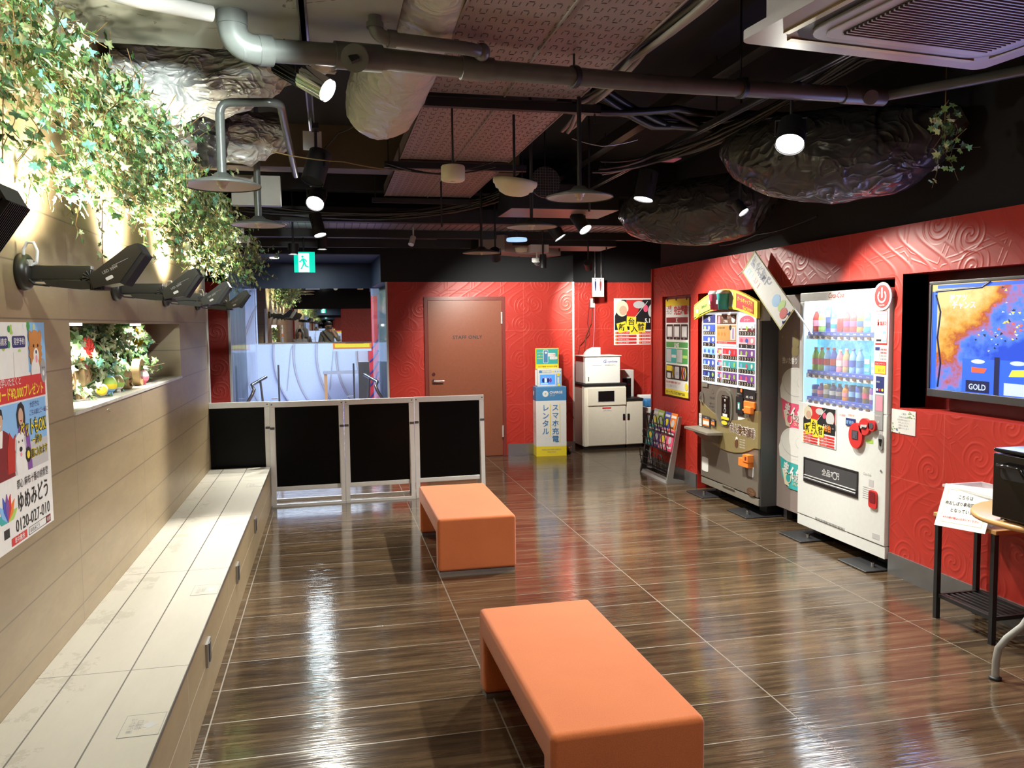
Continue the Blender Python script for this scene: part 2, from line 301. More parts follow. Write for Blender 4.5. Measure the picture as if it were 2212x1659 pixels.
# ------------------------------------------------------------------ mesh builder
class MB:
    def __init__(s, frame=None):
        s.v = []; s.f = []; s.mi = []; s.sm = []; s.mats = []; s.M = frame or Matrix.Identity(4)
    def idx(s, m):
        m = M(m) if isinstance(m, str) else m
        if m not in s.mats: s.mats.append(m)
        return s.mats.index(m)
    def add(s, vs, fs, m, sm=False):
        o = len(s.v); k = s.idx(m)
        s.v += [tuple(s.M @ Vector(q)) for q in vs]
        s.f += [tuple(i+o for i in f) for f in fs]; s.mi += [k]*len(fs); s.sm += [sm]*len(fs)
        return s
    def box(s, x0, x1, y0, y1, z0, z1, m):
        v = [(x, y, z) for z in (z0, z1) for y in (y0, y1) for x in (x0, x1)]
        return s.add(v, [(0, 2, 3, 1), (4, 5, 7, 6), (0, 1, 5, 4), (2, 6, 7, 3), (0, 4, 6, 2), (1, 3, 7, 5)], m)
    def quad(s, a, b, c, d, m): return s.add([a, b, c, d], [(0, 1, 2, 3)], m)
    def prism(s, poly, z0, z1, m, sm=False):
        n = len(poly)
        v = [(x, y, z0) for x, y in poly] + [(x, y, z1) for x, y in poly]
        s.add(v, [tuple(range(n))[::-1], tuple(range(n, 2*n))], m)
        return s.add(v, [(i, (i+1) % n, n+(i+1) % n, n+i) for i in range(n)], m, sm)
    def strip(s, top, bot, z0, z1, m):
        """solid between two polylines of equal length (front z1, back z0)"""
        for i in range(len(top)-1):
            s.prism([bot[i], bot[i+1], top[i+1], top[i]], z0, z1, m)
        return s
    def tube(s, pts, r, m, n=8, cap=True):
        pts = [Vector(q) for q in pts]; rs = r if isinstance(r, (list, tuple)) else [r]*len(pts)
        vs = []; up = None
        for i, q in enumerate(pts):
            d = (pts[min(i+1, len(pts)-1)] - pts[max(i-1, 0)])
            d = d.normalized() if d.length > 1e-9 else Vector((0, 0, 1))
            if up is None: up = d.orthogonal().normalized()
            else:
                up = up - d*up.dot(d); up = up.normalized() if up.length > 1e-6 else d.orthogonal().normalized()
            b = d.cross(up)
            for k in range(n):
                a = 2*PI*k/n; vs.append(q + (up*math.cos(a) + b*math.sin(a))*rs[i])
        fs = [(i*n+k, i*n+(k+1) % n, (i+1)*n+(k+1) % n, (i+1)*n+k) for i in range(len(pts)-1) for k in range(n)]
        s.add(vs, fs, m, True)
        if cap:
            s.add(vs[:n], [tuple(range(n))[::-1]], m); s.add(vs[-n:], [tuple(range(n))], m)
        return s
    def cyl(s, a, b, r, m, r2=None, n=16): return s.tube([a, b], [r, r if r2 is None else r2], m, n)
    def lathe(s, prof, m, n=24, c=(0, 0, 0), axis='z'):
        vs = []
        for r, h in prof:
            for k in range(n):
                a = 2*PI*k/n; x, y = r*math.cos(a), r*math.sin(a)
                p = {'z': (x, y, h), 'y': (x, h, y), 'x': (h, x, y)}[axis]
                vs.append((p[0]+c[0], p[1]+c[1], p[2]+c[2]))
        return s.add(vs, [(i*n+k, i*n+(k+1) % n, (i+1)*n+(k+1) % n, (i+1)*n+k) for i in range(len(prof)-1) for k in range(n)], m, True)
    def ball(s, c, r, m, n=16, k=10):
        r = r if isinstance(r, (list, tuple)) else (r, r, r)
        vs = [(c[0], c[1], c[2]-r[2])]
        for i in range(1, k):
            a = -PI/2 + PI*i/k
            for q in range(n):
                b = 2*PI*q/n; vs.append((c[0]+r[0]*math.cos(a)*math.cos(b), c[1]+r[1]*math.cos(a)*math.sin(b), c[2]+r[2]*math.sin(a)))
        vs.append((c[0], c[1], c[2]+r[2])); L = len(vs)-1
        fs = [(0, 1+(q+1) % n, 1+q) for q in range(n)]
        fs += [(1+i*n+q, 1+i*n+(q+1) % n, 1+(i+1)*n+(q+1) % n, 1+(i+1)*n+q) for i in range(k-2) for q in range(n)]
        fs += [(L, 1+(k-2)*n+q, 1+(k-2)*n+(q+1) % n) for q in range(n)]
        return s.add(vs, fs, m, True)
    # flat print in the frame's XY plane, z = layer height
    def rect(s, x0, x1, y0, y1, m, h=0.001, t=0.0008):
        return s.box(x0, x1, y0, y1, h-t, h, m)
    def disc(s, cx, cy, r, m, h=0.001, n=24, ry=None, t=0.0008):
        ry = ry or r
        return s.prism([(cx+r*math.cos(2*PI*k/n), cy+ry*math.sin(2*PI*k/n)) for k in range(n)], h-t, h, m)
    def rrect(s, x0, x1, y0, y1, r, m, h0=0.0, h=0.001, n=5):
        P = []
        for cx, cy, a0 in ((x1-r, y1-r, 0), (x0+r, y1-r, 90), (x0+r, y0+r, 180), (x1-r, y0+r, 270)):
            for k in range(n+1):
                a = math.radians(a0+90*k/n); P.append((cx+r*math.cos(a), cy+r*math.sin(a)))
        return s.prism(P, h0, h, m, False)
    def text(s, txt, x, y, size, m, h=0.0015, align='LEFT', bold=0.0, rot=0.0, shear=0.0, sx=1.0, spacing=1.0, vertical=False):
        if vertical:
            for i, ch in enumerate(txt): s.text(ch, x, y - i*size*1.08, size, m, h, 'CENTER', bold)
            return s
        cu = bpy.data.curves.new('txt', 'FONT'); cu.body = txt; cu.size = size; cu.align_x = align; cu.offset = bold*size; cu.shear = shear
        cu.resolution_u = 2; cu.space_character = spacing
        o = bpy.data.objects.new('txt', cu); COL.objects.link(o)
        dg = bpy.context.evaluated_depsgraph_get()
        me = bpy.data.meshes.new_from_object(o.evaluated_get(dg))
        R = Matrix.Translation((x, y, h)) @ Matrix.Rotation(rot, 4, 'Z') @ Matrix.Diagonal((sx, 1, 1, 1))
        if len(me.polygons):
            s.add([R @ q.co for q in me.vertices], [tuple(p.vertices) for p in me.polygons], m)
        bpy.data.objects.remove(o); bpy.data.curves.remove(cu); bpy.data.meshes.remove(me)
        return s
    def build(s, name, parent=None, bevel=0.0, seg=2, loc=None, smooth_all=False):
        me = bpy.data.meshes.new(name); me.from_pydata(s.v, [], s.f); 
        for m in s.mats: me.materials.append(m)
        me.polygons.foreach_set('material_index', s.mi); me.polygons.foreach_set('use_smooth', [bool(q) or smooth_all for q in s.sm])
        me.update()
        o = bpy.data.objects.new(name, me); COL.objects.link(o)
        if parent: o.parent = parent
        if bevel:
            b = o.modifiers.new('bevel', 'BEVEL'); b.width = bevel; b.segments = seg; b.limit_method = 'ANGLE'; b.angle_limit = math.radians(40)
            wn = o.modifiers.new('wn', 'WEIGHTED_NORMAL')
        return o
def frame(o, right, up):
    r = Vector(right).normalized(); u = Vector(up).normalized(); n = r.cross(u)
    return Matrix(((r.x, u.x, n.x, o[0]), (r.y, u.y, n.y, o[1]), (r.z, u.z, n.z, o[2]), (0, 0, 0, 1)))
def tag(o, label, cat, group=None, kind=None):
    o['label'] = label; o['category'] = cat
    if group: o['group'] = group
    if kind: o['kind'] = kind
    return o
def thing(name, label, cat, loc=(0, 0, 0), rz=0.0, group=None):
    o = bpy.data.objects.new(name, None); COL.objects.link(o); o.location = loc; o.rotation_euler = (0, 0, rz)
    o.empty_display_size = 0.1
    return tag(o, label, cat, group)
def struct(o):
    o['kind'] = 'structure'; return o
def boxes(name, lst, parent=None, bevel=0.0, mat_=None):
    b = MB()
    for q in lst: b.box(*q[:6], q[6] if len(q) > 6 else mat_)
    return b.build(name, parent, bevel)
RW = (0, -1, 0); UP = (0, 0, 1)      # right wall faces -x: its right hand is -y
def wall_grid(b, u0, u1, v0, v1, holes, mk, m):
    us = sorted({u0, u1, *[h[0] for h in holes], *[h[1] for h in holes]}); vs = sorted({v0, v1, *[h[2] for h in holes], *[h[3] for h in holes]})
    for i in range(len(us)-1):
        for k in range(len(vs)-1):
            cu, cv = (us[i]+us[i+1])/2, (vs[k]+vs[k+1])/2
            if any(h[0] < cu < h[1] and h[2] < cv < h[3] for h in holes): continue
            b.box(*mk(us[i], us[i+1], vs[k], vs[k+1]), m)

# ------------------------------------------------------------------ the room
CEIL = 3.2
struct(boxes('floor', [(-1.7, 5.2, -3.0, 9.80, -0.1, 0.0)], mat_='floor_tile'))
struct(boxes('ceiling', [(-1.7, 5.2, -3.0, 11.4, CEIL, CEIL+0.1)], mat_='black_matt'))
# left wall with the lit niche
b = MB(); wall_grid(b, -3.0, 7.64, 0.0, CEIL, [(3.735, 6.30, 1.237, 1.625)], lambda a, c, d, e: (-1.45, -1.05, a, c, d, e), 'wall_tile')
b.box(-1.47, -1.42, 3.7, 6.35, 1.2, 1.66, 'niche_tile')
struct(b.build('wall_left'))
b = MB(); b.box(-1.40, -1.043, 3.736, 6.299, 1.2375, 1.252, 'bench_top'); struct(b.build('trim_1'))
struct(boxes('trim_2', [(-1.075, -1.038, 7.64, 7.665, 0.0, 1.9)], mat_='aluminium'))
struct(boxes('wall_far_left', [(-1.66, -1.50, 7.64, 9.8, 0.0, CEIL), (-1.5, -1.45, 7.64, 7.7, 0, CEIL)], mat_='black_matt'))
# right wall: red lower wall with three recesses, dark upper wall
b = MB(); holes = [(7.45, 8.14, 0.82, 1.862), (4.49, 7.28, 0.0, 1.862), (2.55, 4.42, 1.056, 1.874)]
wall_grid(b, -3.0, 8.41, 0.0, 2.17, holes, lambda a, c, d, e: (3.42, 3.60, a, c, d, e), 'red_right')
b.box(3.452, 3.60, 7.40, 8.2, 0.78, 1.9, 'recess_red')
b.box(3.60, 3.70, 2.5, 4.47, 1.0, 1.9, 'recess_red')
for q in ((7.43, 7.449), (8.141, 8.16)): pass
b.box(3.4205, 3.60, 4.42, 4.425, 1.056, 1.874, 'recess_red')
struct(b.build('wall_right'))
struct(boxes('wall_recess', [(4.30, 4.34, 4.45, 7.32, 0, 1.95), (3.6, 4.30, 7.28, 7.32, 0, 1.95), (3.6, 4.30, 4.45, 4.49, 0, 1.95), (3.6, 4.34, 4.45, 7.32, 1.862, 1.93)], mat_='black_matt'))
struct(boxes('wall_upper_right', [(3.50, 3.60, -3.0, 8.38, 2.17, CEIL)], mat_='black_matt'))
struct(boxes('baseboard_right', [(3.408, 3.42, 7.285, 8.41, 0, 0.135), (3.408, 3.42, -3.0, 4.485, 0, 0.135)], mat_='skirting'))
# back wall with the staff door and the way to the lobby
b = MB(); wall_grid(b, -1.66, 2.93, 0.0, 2.10, [(-1.095, 0.665, 0.0, 2.10)], lambda a, c, d, e: (a, c, 9.75, 9.85, d, e), 'red_back')
b.box(2.90, 2.93, 9.85, 10.45, 0.0, 2.12, 'red_back')
b.box(2.93, 5.2, 10.45, 10.55, 0.0, 2.13, 'red_back')
struct(b.build('wall_back'))
struct(boxes('wall_upper_back', [(-1.66, -1.095, 9.752, 9.85, 2.10, CEIL), (-1.095, 0.60, 9.752, 9.85, 2.42, CEIL), (0.60, 2.93, 9.752, 9.85, 2.10, CEIL), (2.90, 5.2, 10.452, 10.55, 2.13, CEIL), (2.90, 2.93, 9.85, 10.45, 2.12, CEIL)], mat_='black_matt'))
struct(boxes('wall_far_right', [(5.1, 5.2, 8.41, 10.5, 0, CEIL), (3.6, 5.2, 8.30, 8.41, 0, CEIL)], mat_='red_plain'))
struct(boxes('baseboard_back', [(2.09, 2.935, 9.738, 9.75, 0, 0.135), (0.665, 1.08, 9.738, 9.75, 0, 0.135), (2.93, 2.942, 9.745, 10.45, 0, 0.135)], mat_='steel'))
struct(boxes('trim_3', [(2.915, 2.938, 9.742, 9.765, 0.13, 2.1)], mat_='aluminium'))
struct(boxes('trim_4', [(3.405, 3.425, 8.40, 8.42, 0.13, 2.17)], mat_='red_plain'))
struct(boxes('floor_rear_bay', [(2.9, 5.2, 9.80, 10.5, -0.1, 0.0)], mat_='floor_tile'))
# behind the photographer: red end wall with a tall mirror
struct(boxes('wall_upper_front', [(-1.7, 3.6, -3.0, -2.92, 2.1, CEIL)], mat_='black_matt'))
struct(boxes('wall_front', [(0.35, 3.6, -3.0, -2.92, 0, 2.1), (-1.7, -1.0, -3.0, -2.92, 0, 2.1)], mat_='red_back'))
tag(boxes('end_mirror', [(-1.0, 0.35, -2.99, -2.93, 0.0, 2.1)], mat_='mirror'), 'tall plain mirror on the end wall behind the photographer', 'mirror')
# staff door
d = bpy.data.objects.new('door_1', None); COL.objects.link(d); d.location = (1.58, 9.75, 0); struct(d)
fr = frame((1.094-1.58, 0, 0), (1, 0, 0), UP)
b = MB(fr); b.box(0, 0.04, 0, 1.925, 0, 0.02, 'door_frame').box(0.935, 0.975, 0, 1.925, 0, 0.02, 'door_frame').box(0.04, 0.935, 1.885, 1.925, 0, 0.02, 'door_frame'); b.build('door_frame', d)
b = MB(fr); b.box(0.045, 0.93, 0.004, 1.88, -0.03, 0.008, 'door_paint'); leaf = b.build('door_leaf', d)
b = MB(fr); b.text('STAFF ONLY', 0.335, 1.425, 0.058, 'black', 0.0105, bold=0.01, sx=1.05, spacing=1.05); b.build('door_lettering', d)
b = MB(fr); b.cyl((0.10, 0.93, 0.008), (0.10, 0.93, 0.016), 0.022, 'chrome').cyl((0.10, 0.93, 0.016), (0.10, 0.93, 0.05), 0.009, 'chrome').tube([(0.10, 0.93, 0.048), (0.22, 0.93, 0.048)], 0.009, 'chrome')
b.cyl((0.10, 1.01, 0.008), (0.10, 1.01, 0.015), 0.020, 'chrome'); b.build('door_handle', d)
for zz in (0.30, 1.67):
    b = MB(fr); b.cyl((0.93, zz-0.07, 0.024), (0.93, zz+0.07, 0.024), 0.011, 'aluminium'); b.build('hinge', d)

# vestibule soffit, glass sides, mirror, lobby beyond
struct(boxes('ceiling_vestibule', [(-1.12, 0.70, 9.85, 11.2, 2.42, 2.46)], mat_='navy'))
struct(boxes('wall_vestibule_header', [(-1.2, 0.8, 11.17, 11.25, 2.09, 3.2)], mat_='navy'))
b = MB()
for xa, xb, sgn in ((-1.10, -0.98, -1), (0.60, 0.56, 1)):
    b.add([(xa, 9.85, 2.1), (xb, 11.17, 2.1), (xb, 11.17, 2.42), (xa, 9.85, 2.42), (xa+sgn*0.12, 9.85, 2.1), (xb+sgn*0.12, 11.17, 2.1), (xb+sgn*0.12, 11.17, 2.42), (xa+sgn*0.12, 9.85, 2.42)], [(0, 1, 2, 3), (4, 7, 6, 5), (0, 4, 5, 1), (3, 2, 6, 7)], 'navy')
struct(b.build('wall_vestibule_upper'))
def slanted(name, xa, xb, y0, y1, z0, z1, m, th=0.008):
    b = MB(); b.add([(xa, y0, z0), (xb, y1, z0), (xb, y1, z1), (xa, y0, z1), (xa+th, y0, z0), (xb+th, y1, z0), (xb+th, y1, z1), (xa+th, y0, z1)], [(0, 1, 2, 3), (7, 6, 5, 4), (0, 4, 5, 1), (3, 2, 6, 7), (0, 3, 7, 4), (1, 5, 6, 2)], m)
    return b.build(name)
struct(slanted('window_1', -1.09, -0.93, 9.79, 11.16, 0.02, 2.1, 'glass'))
struct(slanted('window_2', 0.665, 0.56, 9.79, 11.16, 0.02, 2.1, 'glass'))
struct(boxes('trim_5', [(-1.11, -1.085, 9.742, 9.77, 0, 2.1), (0.65, 0.672, 9.742, 9.77, 0, 2.1), (-0.935, -0.925, 11.16, 11.18, 1.38, 2.1)], mat_='aluminium'))
def curtain(label, x0, x1, y0, y1, ph):
    b = MB(); n = 70; vs = []; fs = []
    for i in range(n+1):
        f = i/n; a = 0.030*math.sin(f*44+ph)+0.012*math.sin(f*17+1)
        for k, z in enumerate((0.05, 1.1, 2.09)):
            aa = a*(1.25 - 0.5*k/2); vs.append((x0+(x1-x0)*f+aa, y0+(y1-y0)*f, z))
    for i in range(n):
        for k in range(2): fs.append((i*3+k, (i+1)*3+k, (i+1)*3+k+1, i*3+k+1))
    b.add(vs, fs, 'curtain', True); o = b.build('sheer_curtain')
    sd = o.modifiers.new('s', 'SOLIDIFY'); sd.thickness = 0.004
    tag(o, label, 'curtain')
curtain('pale blue pleated curtain behind the left glass side panel', -1.20, -1.05, 9.86, 11.2, 0)
curtain('pale blue pleated curtain behind the right glass side panel', 0.78, 0.68, 9.86, 11.2, 2)
mt = thing('hanging_mirror', 'wide frameless mirror above the lobby entrance reflecting the room', 'mirror', (-0.18, 11.2, 1.385))
MB().box(-0.73, 0.73, -0.015, 0.0, 0.0, 0.71, 'mirror').build('mirror_glass', mt)
MB().box(-0.73, 0.73, -0.02, 0.012, -0.018, 0.0, 'steel').build('mirror_rail', mt)
mt.rotation_euler = (math.radians(0.0), 0, 0)
# lobby: one bright room beyond the opening
struct(boxes('floor_lobby', [(-3.2, 3.0, 9.80, 18.0, -0.1, -0.001)], mat_='lobby_floor'))
struct(boxes('ceiling_lobby', [(-3.2, 3.0, 11.25, 18.0, 2.5, 2.6)], mat_='lobby_white'))
struct(boxes('wall_lobby', [(-3.2, 3.0, 17.9, 18.0, 0, 2.6), (-3.2, -3.1, 9.8, 18.0, 0, 2.6), (1.6, 1.7, 11.25, 18.0, 0, 2.6), (-3.2, -1.3, 11.25, 11.3, 0, 2.6), (0.9, 3.0, 11.25, 11.3, 0, 2.6), (-1.75, -1.25, 9.86, 11.3, 0, 2.6), (0.85, 0.95, 9.86, 11.3, 0, 2.6)], mat_='lobby_white'))
# raised petal arcs on the lobby's end wall
pet = MB(frame((-3.0, 17.89, 0), (1, 0, 0), UP))
for k, c in enumerate((0.75, 1.75, 2.62, 3.45, 4.3)):
    P1 = [(c+1.35-1.25*math.cos(math.radians(a)), 1.0+1.55*math.sin(math.radians(a))) for a in range(-62, 63, 5)]
    P2 = [(c+1.75-1.25*math.cos(math.radians(a)), 1.0+1.55*math.sin(math.radians(a))) for a in range(-62, 63, 5)]
    pet.prism(P1+P2[::-1], 0.0, 0.04-0.004*k, 'lobby_white')
    for P_, h_ in ((P1, 0.045), (P2, 0.042)): pet.tube([(x_, y_, h_) for x_, y_ in P_], 0.022, 'light_grey', 6)
    pet.tube([(c+0.35, 0.25, 0.05), (c+0.45, 1.1, 0.05), (c+0.75, 1.9, 0.05)], 0.008, 'light_grey', 6)
struct(pet.build('trim_6'))
b = MB(); b.box(0.79, 0.97, 17.2, 17.86, 0.0, 2.2, 'red_ink'); 
fr = frame((0.79, 17.19, 0), (1, 0, 0), UP); b.M = fr
for k in range(5): b.tube([(0.0, 0.1+0.25*k, 0.0), (0.08, 0.2+0.24*k, 0.0), (0.18, 0.42+0.22*k, 0)], 0.018, 'navy_ink', 6)
tag(b.build('lobby_banner_column'), 'tall red column with dark curved stripes in the far lobby', 'column')
tb = thing('lobby_table', 'small wooden table with grey top against the far lobby wall', 'table', (0.40, 17.3, 0))
MB().box(-0.55, 0.35, -0.25, 0.25, 0.62, 0.66, 'grey_ink').build('table_top', tb)
for x_ in (-0.5, 0.3):
    for y_ in (-0.2, 0.2): MB().box(x_-0.03, x_+0.03, y_-0.03, y_+0.03, 0, 0.62, 'wood_light').build('leg', tb)
b = MB(frame((0.05, 13.8, 1.18), (1, 0, 0), UP)); b.box(0, 0.62, 0, 0.22, -0.25, 0, 'lobby_white'); b.rect(0, 0.62, 0.04, 0.22, 'orange_ink', 0.002); b.rect(0.03, 0.59, 0.06, 0.12, 'yellow_ink', 0.003); b.rect(0.2, 0.5, 0.12, 0.2, 'red_ink', 0.003)
b.tube([(0.1, 0.22, -0.1), (0.1, 1.32, -0.1)], 0.01, 'steel'); b.tube([(0.5, 0.22, -0.1), (0.5, 1.32, -0.1)], 0.01, 'steel')
tag(b.build('hanging_sign_box'), 'white box sign with orange and yellow front hanging in the lobby', 'sign')
for nm, x0, lab in (('glass_door_pull', -0.66, 'long vertical steel door pull on the left glass leaf'), ('glass_door_pull', 0.30, 'long vertical steel door pull beside the grey metal post')):
    o = MB().tube([(x0, 11.1, 0.02), (x0, 11.1, 1.10)], 0.013, 'steel').tube([(x0-0.10, 11.1, 0.66), (x0, 11.1, 0.66)], 0.008, 'chrome').build(nm); tag(o, lab, 'door pull')
tag(MB().box(0.36, 0.50, 11.02, 11.08, 0.0, 1.12, 'grey_metal').build('metal_post'), 'flat grey metal post standing in the lobby entrance', 'post')
for sx_, x0, lab in ((1, -0.95, 'bent metal handrail at the left side of the lobby entrance'), (-1, 0.60, 'bent metal handrail at the right side of the lobby entrance')):
    hx = lambda q: x0 + sx_*q
    o = MB().tube([(hx(0.0), 9.95, 0.72), (hx(0.05), 9.95, 0.80), (hx(0.08), 9.95, 0.87), (hx(0.05), 10.0, 0.92), (hx(0.20), 10.2, 1.0)], 0.02, 'steel').tube([(hx(0.14), 10.1, 0.96), (hx(0.22), 10.1, 0.0)], 0.013, 'steel').build('handrail'); tag(o, lab, 'handrail')
tag(boxes('neon_mat', [(-0.9, 0.55, 9.9, 11.1, 0.0, 0.006)], mat_='lobby_floor'), 'floor mat with colourful curved stripes in the lobby entrance', 'mat')

# ------------------------------------------------------------------ tiled bench along the left wall
bn = thing('tiled_bench', 'long pale stone tiled bench built along the left wall', 'bench', (0, 0, 0))
o = -0.8
b = MB(); b.box(-1.049, -0.545, 0.6, 7.53, 0.0, 0.343, 'bench_face'); x1 = b.build('bench_body', bn)
x1.matrix_parent_inverse = Matrix.Identity(4)
b = MB(); b.box(-1.049, -0.538, 0.6, 7.535, 0.343, 0.357, 'bench_top'); b.build('bench_top', bn)
for yy in (3.62, 4.78, 5.92): 
    b = MB(); b.box(-0.545, -0.535, yy-0.05, yy+0.05, 0.17, 0.27, 'steel').box(-0.535, -0.532, yy-0.012, yy+0.030, 0.18, 0.26, 'dark_grey'); b.build('latch_plate', bn)
for k, (yy, lab) in enumerate(((2.62, 'clear arrow sticker on the bench top nearest the camera'), (3.98, 'clear arrow sticker on the bench top, second from the camera'), (5.38, 'clear arrow sticker on the bench top, third from the camera'), (6.62, 'clear arrow sticker at the far end of the bench top'))):
    fr = frame((-0.545, yy, 0.3572), (0, 1, 0), (-1, 0, 0)); b = MB(fr)
    for q in ((0, 0.15, 0, 0.002), (0, 0.15, 0.118, 0.12), (0, 0.002, 0, 0.12), (0.148, 0.15, 0, 0.12)): b.rect(*q, 'grey_ink')
    b.rect(0.002, 0.148, 0.002, 0.118, 'bench_top', 0.0006, 0.0005)
    b.prism([(0.04, 0.045), (0.07, 0.012), (0.10, 0.045), (0.085, 0.045), (0.085, 0.055), (0.055, 0.055), (0.055, 0.045)], 0.0, 0.001, 'light_grey')
    b.text('非常口', 0.075, 0.062, 0.022, 'grey_ink', 0.001, 'CENTER'); b.text('座らないで', 0.075, 0.085, 0.020, 'grey_ink', 0.001, 'CENTER')
    tag(b.build('floor_sticker'), lab, 'sticker', 'arrow stickers on the bench')

# ------------------------------------------------------------------ big poster on the left wall
fr = frame((-1.049, 2.62, 0.872), (0, 1, 0), UP); b = MB(fr)
W = 0.785; H = 0.752
b.box(0, W, 0, H, 0.001, 0.003, 'paper')
b.rect(0.0, W, 0.575, H, 'sky_ink', 0.0038); b.rect(0.0, 0.60, 0.56, H, 'paper', 0.0045)
rnd = random.Random(3)
for k in range(40): b.disc(rnd.uniform(0.1, 0.70), rnd.uniform(0.60, 0.74), rnd.uniform(0.008, 0.022), rnd.choice(['lime_ink', 'green_ink', 'leaf_light', 'paper']), 0.0047+0.00002*k, 8)
b.rrect(0.29, 0.415, 0.665, 0.705, 0.01, 'navy_ink', 0.004, 0.0062); b.text('資料請求', 0.352, 0.677, 0.026, 'paper', 0.0066, 'CENTER', bold=0.01)
b.rrect(0.455, 0.575, 0.665, 0.705, 0.01, 'navy_ink', 0.004, 0.0062); b.text('見学予約', 0.515, 0.677, 0.026, 'paper', 0.0066, 'CENTER', bold=0.01)
b.rect(0.30, 0.41, 0.535, 0.65, 'paper', 0.0058); b.rect(0.46, 0.57, 0.535, 0.65, 'paper', 0.0058)
# dog and cat photo
b.disc(0.675, 0.655, 0.062, 'fur_orange', 0.006, ry=0.07); b.prism([(0.675+r_2*math.cos(a_2), 0.648+r_2*1.1*math.sin(a_2)) for a_2, r_2 in [(2*PI*q/32, 0.070 if q % 2 else 0.060) for q in range(32)]], 0.005, 0.0061, 'fur_orange'); b.disc(0.665, 0.575, 0.045, 'paper', 0.0062, ry=0.05); b.disc(0.625, 0.70, 0.016, 'fur_orange', 0.0063, ry=0.024); b.disc(0.725, 0.70, 0.016, 'fur_orange', 0.0063, ry=0.024)
b.disc(0.677, 0.632, 0.028, 'paper', 0.0066); b.disc(0.677, 0.645, 0.007, 'black', 0.007); b.disc(0.655, 0.668, 0.006, 'black', 0.007); b.disc(0.699, 0.668, 0.006, 'black', 0.007); b.disc(0.677, 0.620, 0.010, 'pink_ink', 0.0071, ry=0.014)
b.disc(0.743, 0.575, 0.030, 'grey_ink', 0.0068, ry=0.045); b.disc(0.732, 0.585, 0.004, 'black', 0.0072); b.disc(0.752, 0.585, 0.004, 'black', 0.0072); b.disc(0.742, 0.565, 0.010, 'paper', 0.0071)
b.rect(0, W-0.03, 0.485, 0.565, 'red_ink', 0.0064); b.text('左記QR経由で現地ご見学いただくと', 0.02, 0.541, 0.030, 'paper', 0.0072, bold=0.008, sx=1.0)
b.text('QUOカード¥2,000プレゼント', 0.735, 0.496, 0.047, 'yellow_ink', 0.0072, 'RIGHT', bold=0.02, sx=0.88)
b.rect(0, W-0.03, 0.235, 0.478, 'sky_ink', 0.0045)
b.rect(0, W-0.03, 0.235, 0.33, 'light_grey', 0.0048)
# family and dog at the shore, in flat shapes
b.prism([(0.20, 0.236), (0.42, 0.236), (0.405, 0.33), (0.375, 0.385), (0.335, 0.40), (0.28, 0.40), (0.23, 0.375), (0.21, 0.31)], 0.005, 0.0055, 'dark_red_ink')
b.prism([(0.285, 0.40), (0.33, 0.40), (0.318, 0.345), (0.300, 0.345)], 0.005, 0.0058, 'paper')
b.disc(0.305, 0.432, 0.027, 'skin_print', 0.0059, ry=0.034); b.prism([(0.276, 0.43), (0.278, 0.458), (0.30, 0.475), (0.328, 0.468), (0.336, 0.435), (0.325, 0.45), (0.29, 0.452)], 0.005, 0.0061, 'hair_black'); b.tube([(0.296, 0.418, 0.006), (0.306, 0.414, 0.006), (0.316, 0.419, 0.006)], 0.0018, 'paper', 4)
b.prism([(0.355, 0.25), (0.42, 0.25), (0.43, 0.33), (0.44, 0.375), (0.415, 0.36), (0.385, 0.385), (0.36, 0.33)], 0.005, 0.0060, 'feather_red')
b.prism([(0.445, 0.236), (0.585, 0.236), (0.57, 0.35), (0.535, 0.395), (0.47, 0.395), (0.445, 0.34)], 0.005, 0.0056, 'purple_ink')
b.prism([(0.462, 0.39), (0.455, 0.44), (0.475, 0.472), (0.505, 0.478), (0.530, 0.460), (0.536, 0.42), (0.530, 0.388), (0.49, 0.40)], 0.005, 0.0058, 'hair_black'); b.disc(0.494, 0.428, 0.023, 'skin_print', 0.0060, ry=0.030); b.tube([(0.486, 0.416, 0.0062), (0.494, 0.412, 0.0062), (0.502, 0.416, 0.0062)], 0.0018, 'red_ink', 4)
b.prism([(0.435, 0.236), (0.535, 0.236), (0.53, 0.29), (0.515, 0.335), (0.52, 0.365), (0.495, 0.375), (0.46, 0.375), (0.435, 0.36), (0.442, 0.33), (0.43, 0.28)], 0.005, 0.0064, 'paper')
b.prism([(0.432, 0.365), (0.424, 0.325), (0.434, 0.31), (0.446, 0.35)], 0.005, 0.0066, 'light_grey'); b.prism([(0.524, 0.365), (0.532, 0.325), (0.522, 0.31), (0.510, 0.35)], 0.005, 0.0066, 'light_grey')
b.disc(0.478, 0.318, 0.014, 'black', 0.0068, 14, ry=0.009); b.disc(0.462, 0.345, 0.0045, 'black', 0.0068, 10); b.disc(0.495, 0.345, 0.0045, 'black', 0.0068, 10); b.disc(0.478, 0.300, 0.010, 'pink_ink', 0.0067, 12, ry=0.008)
b.text('大好きな', 0.585, 0.452, 0.024, 'navy_ink', 0.0066); b.text('ご主人様とご一緒に', 0.575, 0.424, 0.022, 'navy_ink', 0.0066)
b.text('ペットもOK!', 0.745, 0.360, 0.062, 'black', 0.0066, 'RIGHT', bold=0.06, sx=0.75); b.text('ペットもOK!', 0.745, 0.360, 0.062, 'yellow_ink', 0.0070, 'RIGHT', bold=0.015, sx=0.75)
b.text('一緒の', 0.59, 0.320, 0.034, 'yellow_ink', 0.0066, bold=0.07); b.text('一緒の', 0.59, 0.320, 0.034, 'black', 0.0070, bold=0.01)
b.text('お墓に入れます', 0.745, 0.275, 0.034, 'yellow_ink', 0.0066, 'RIGHT', bold=0.07, sx=0.85); b.text('お墓に入れます', 0.745, 0.275, 0.034, 'black', 0.0070, 'RIGHT', bold=0.01, sx=0.85)
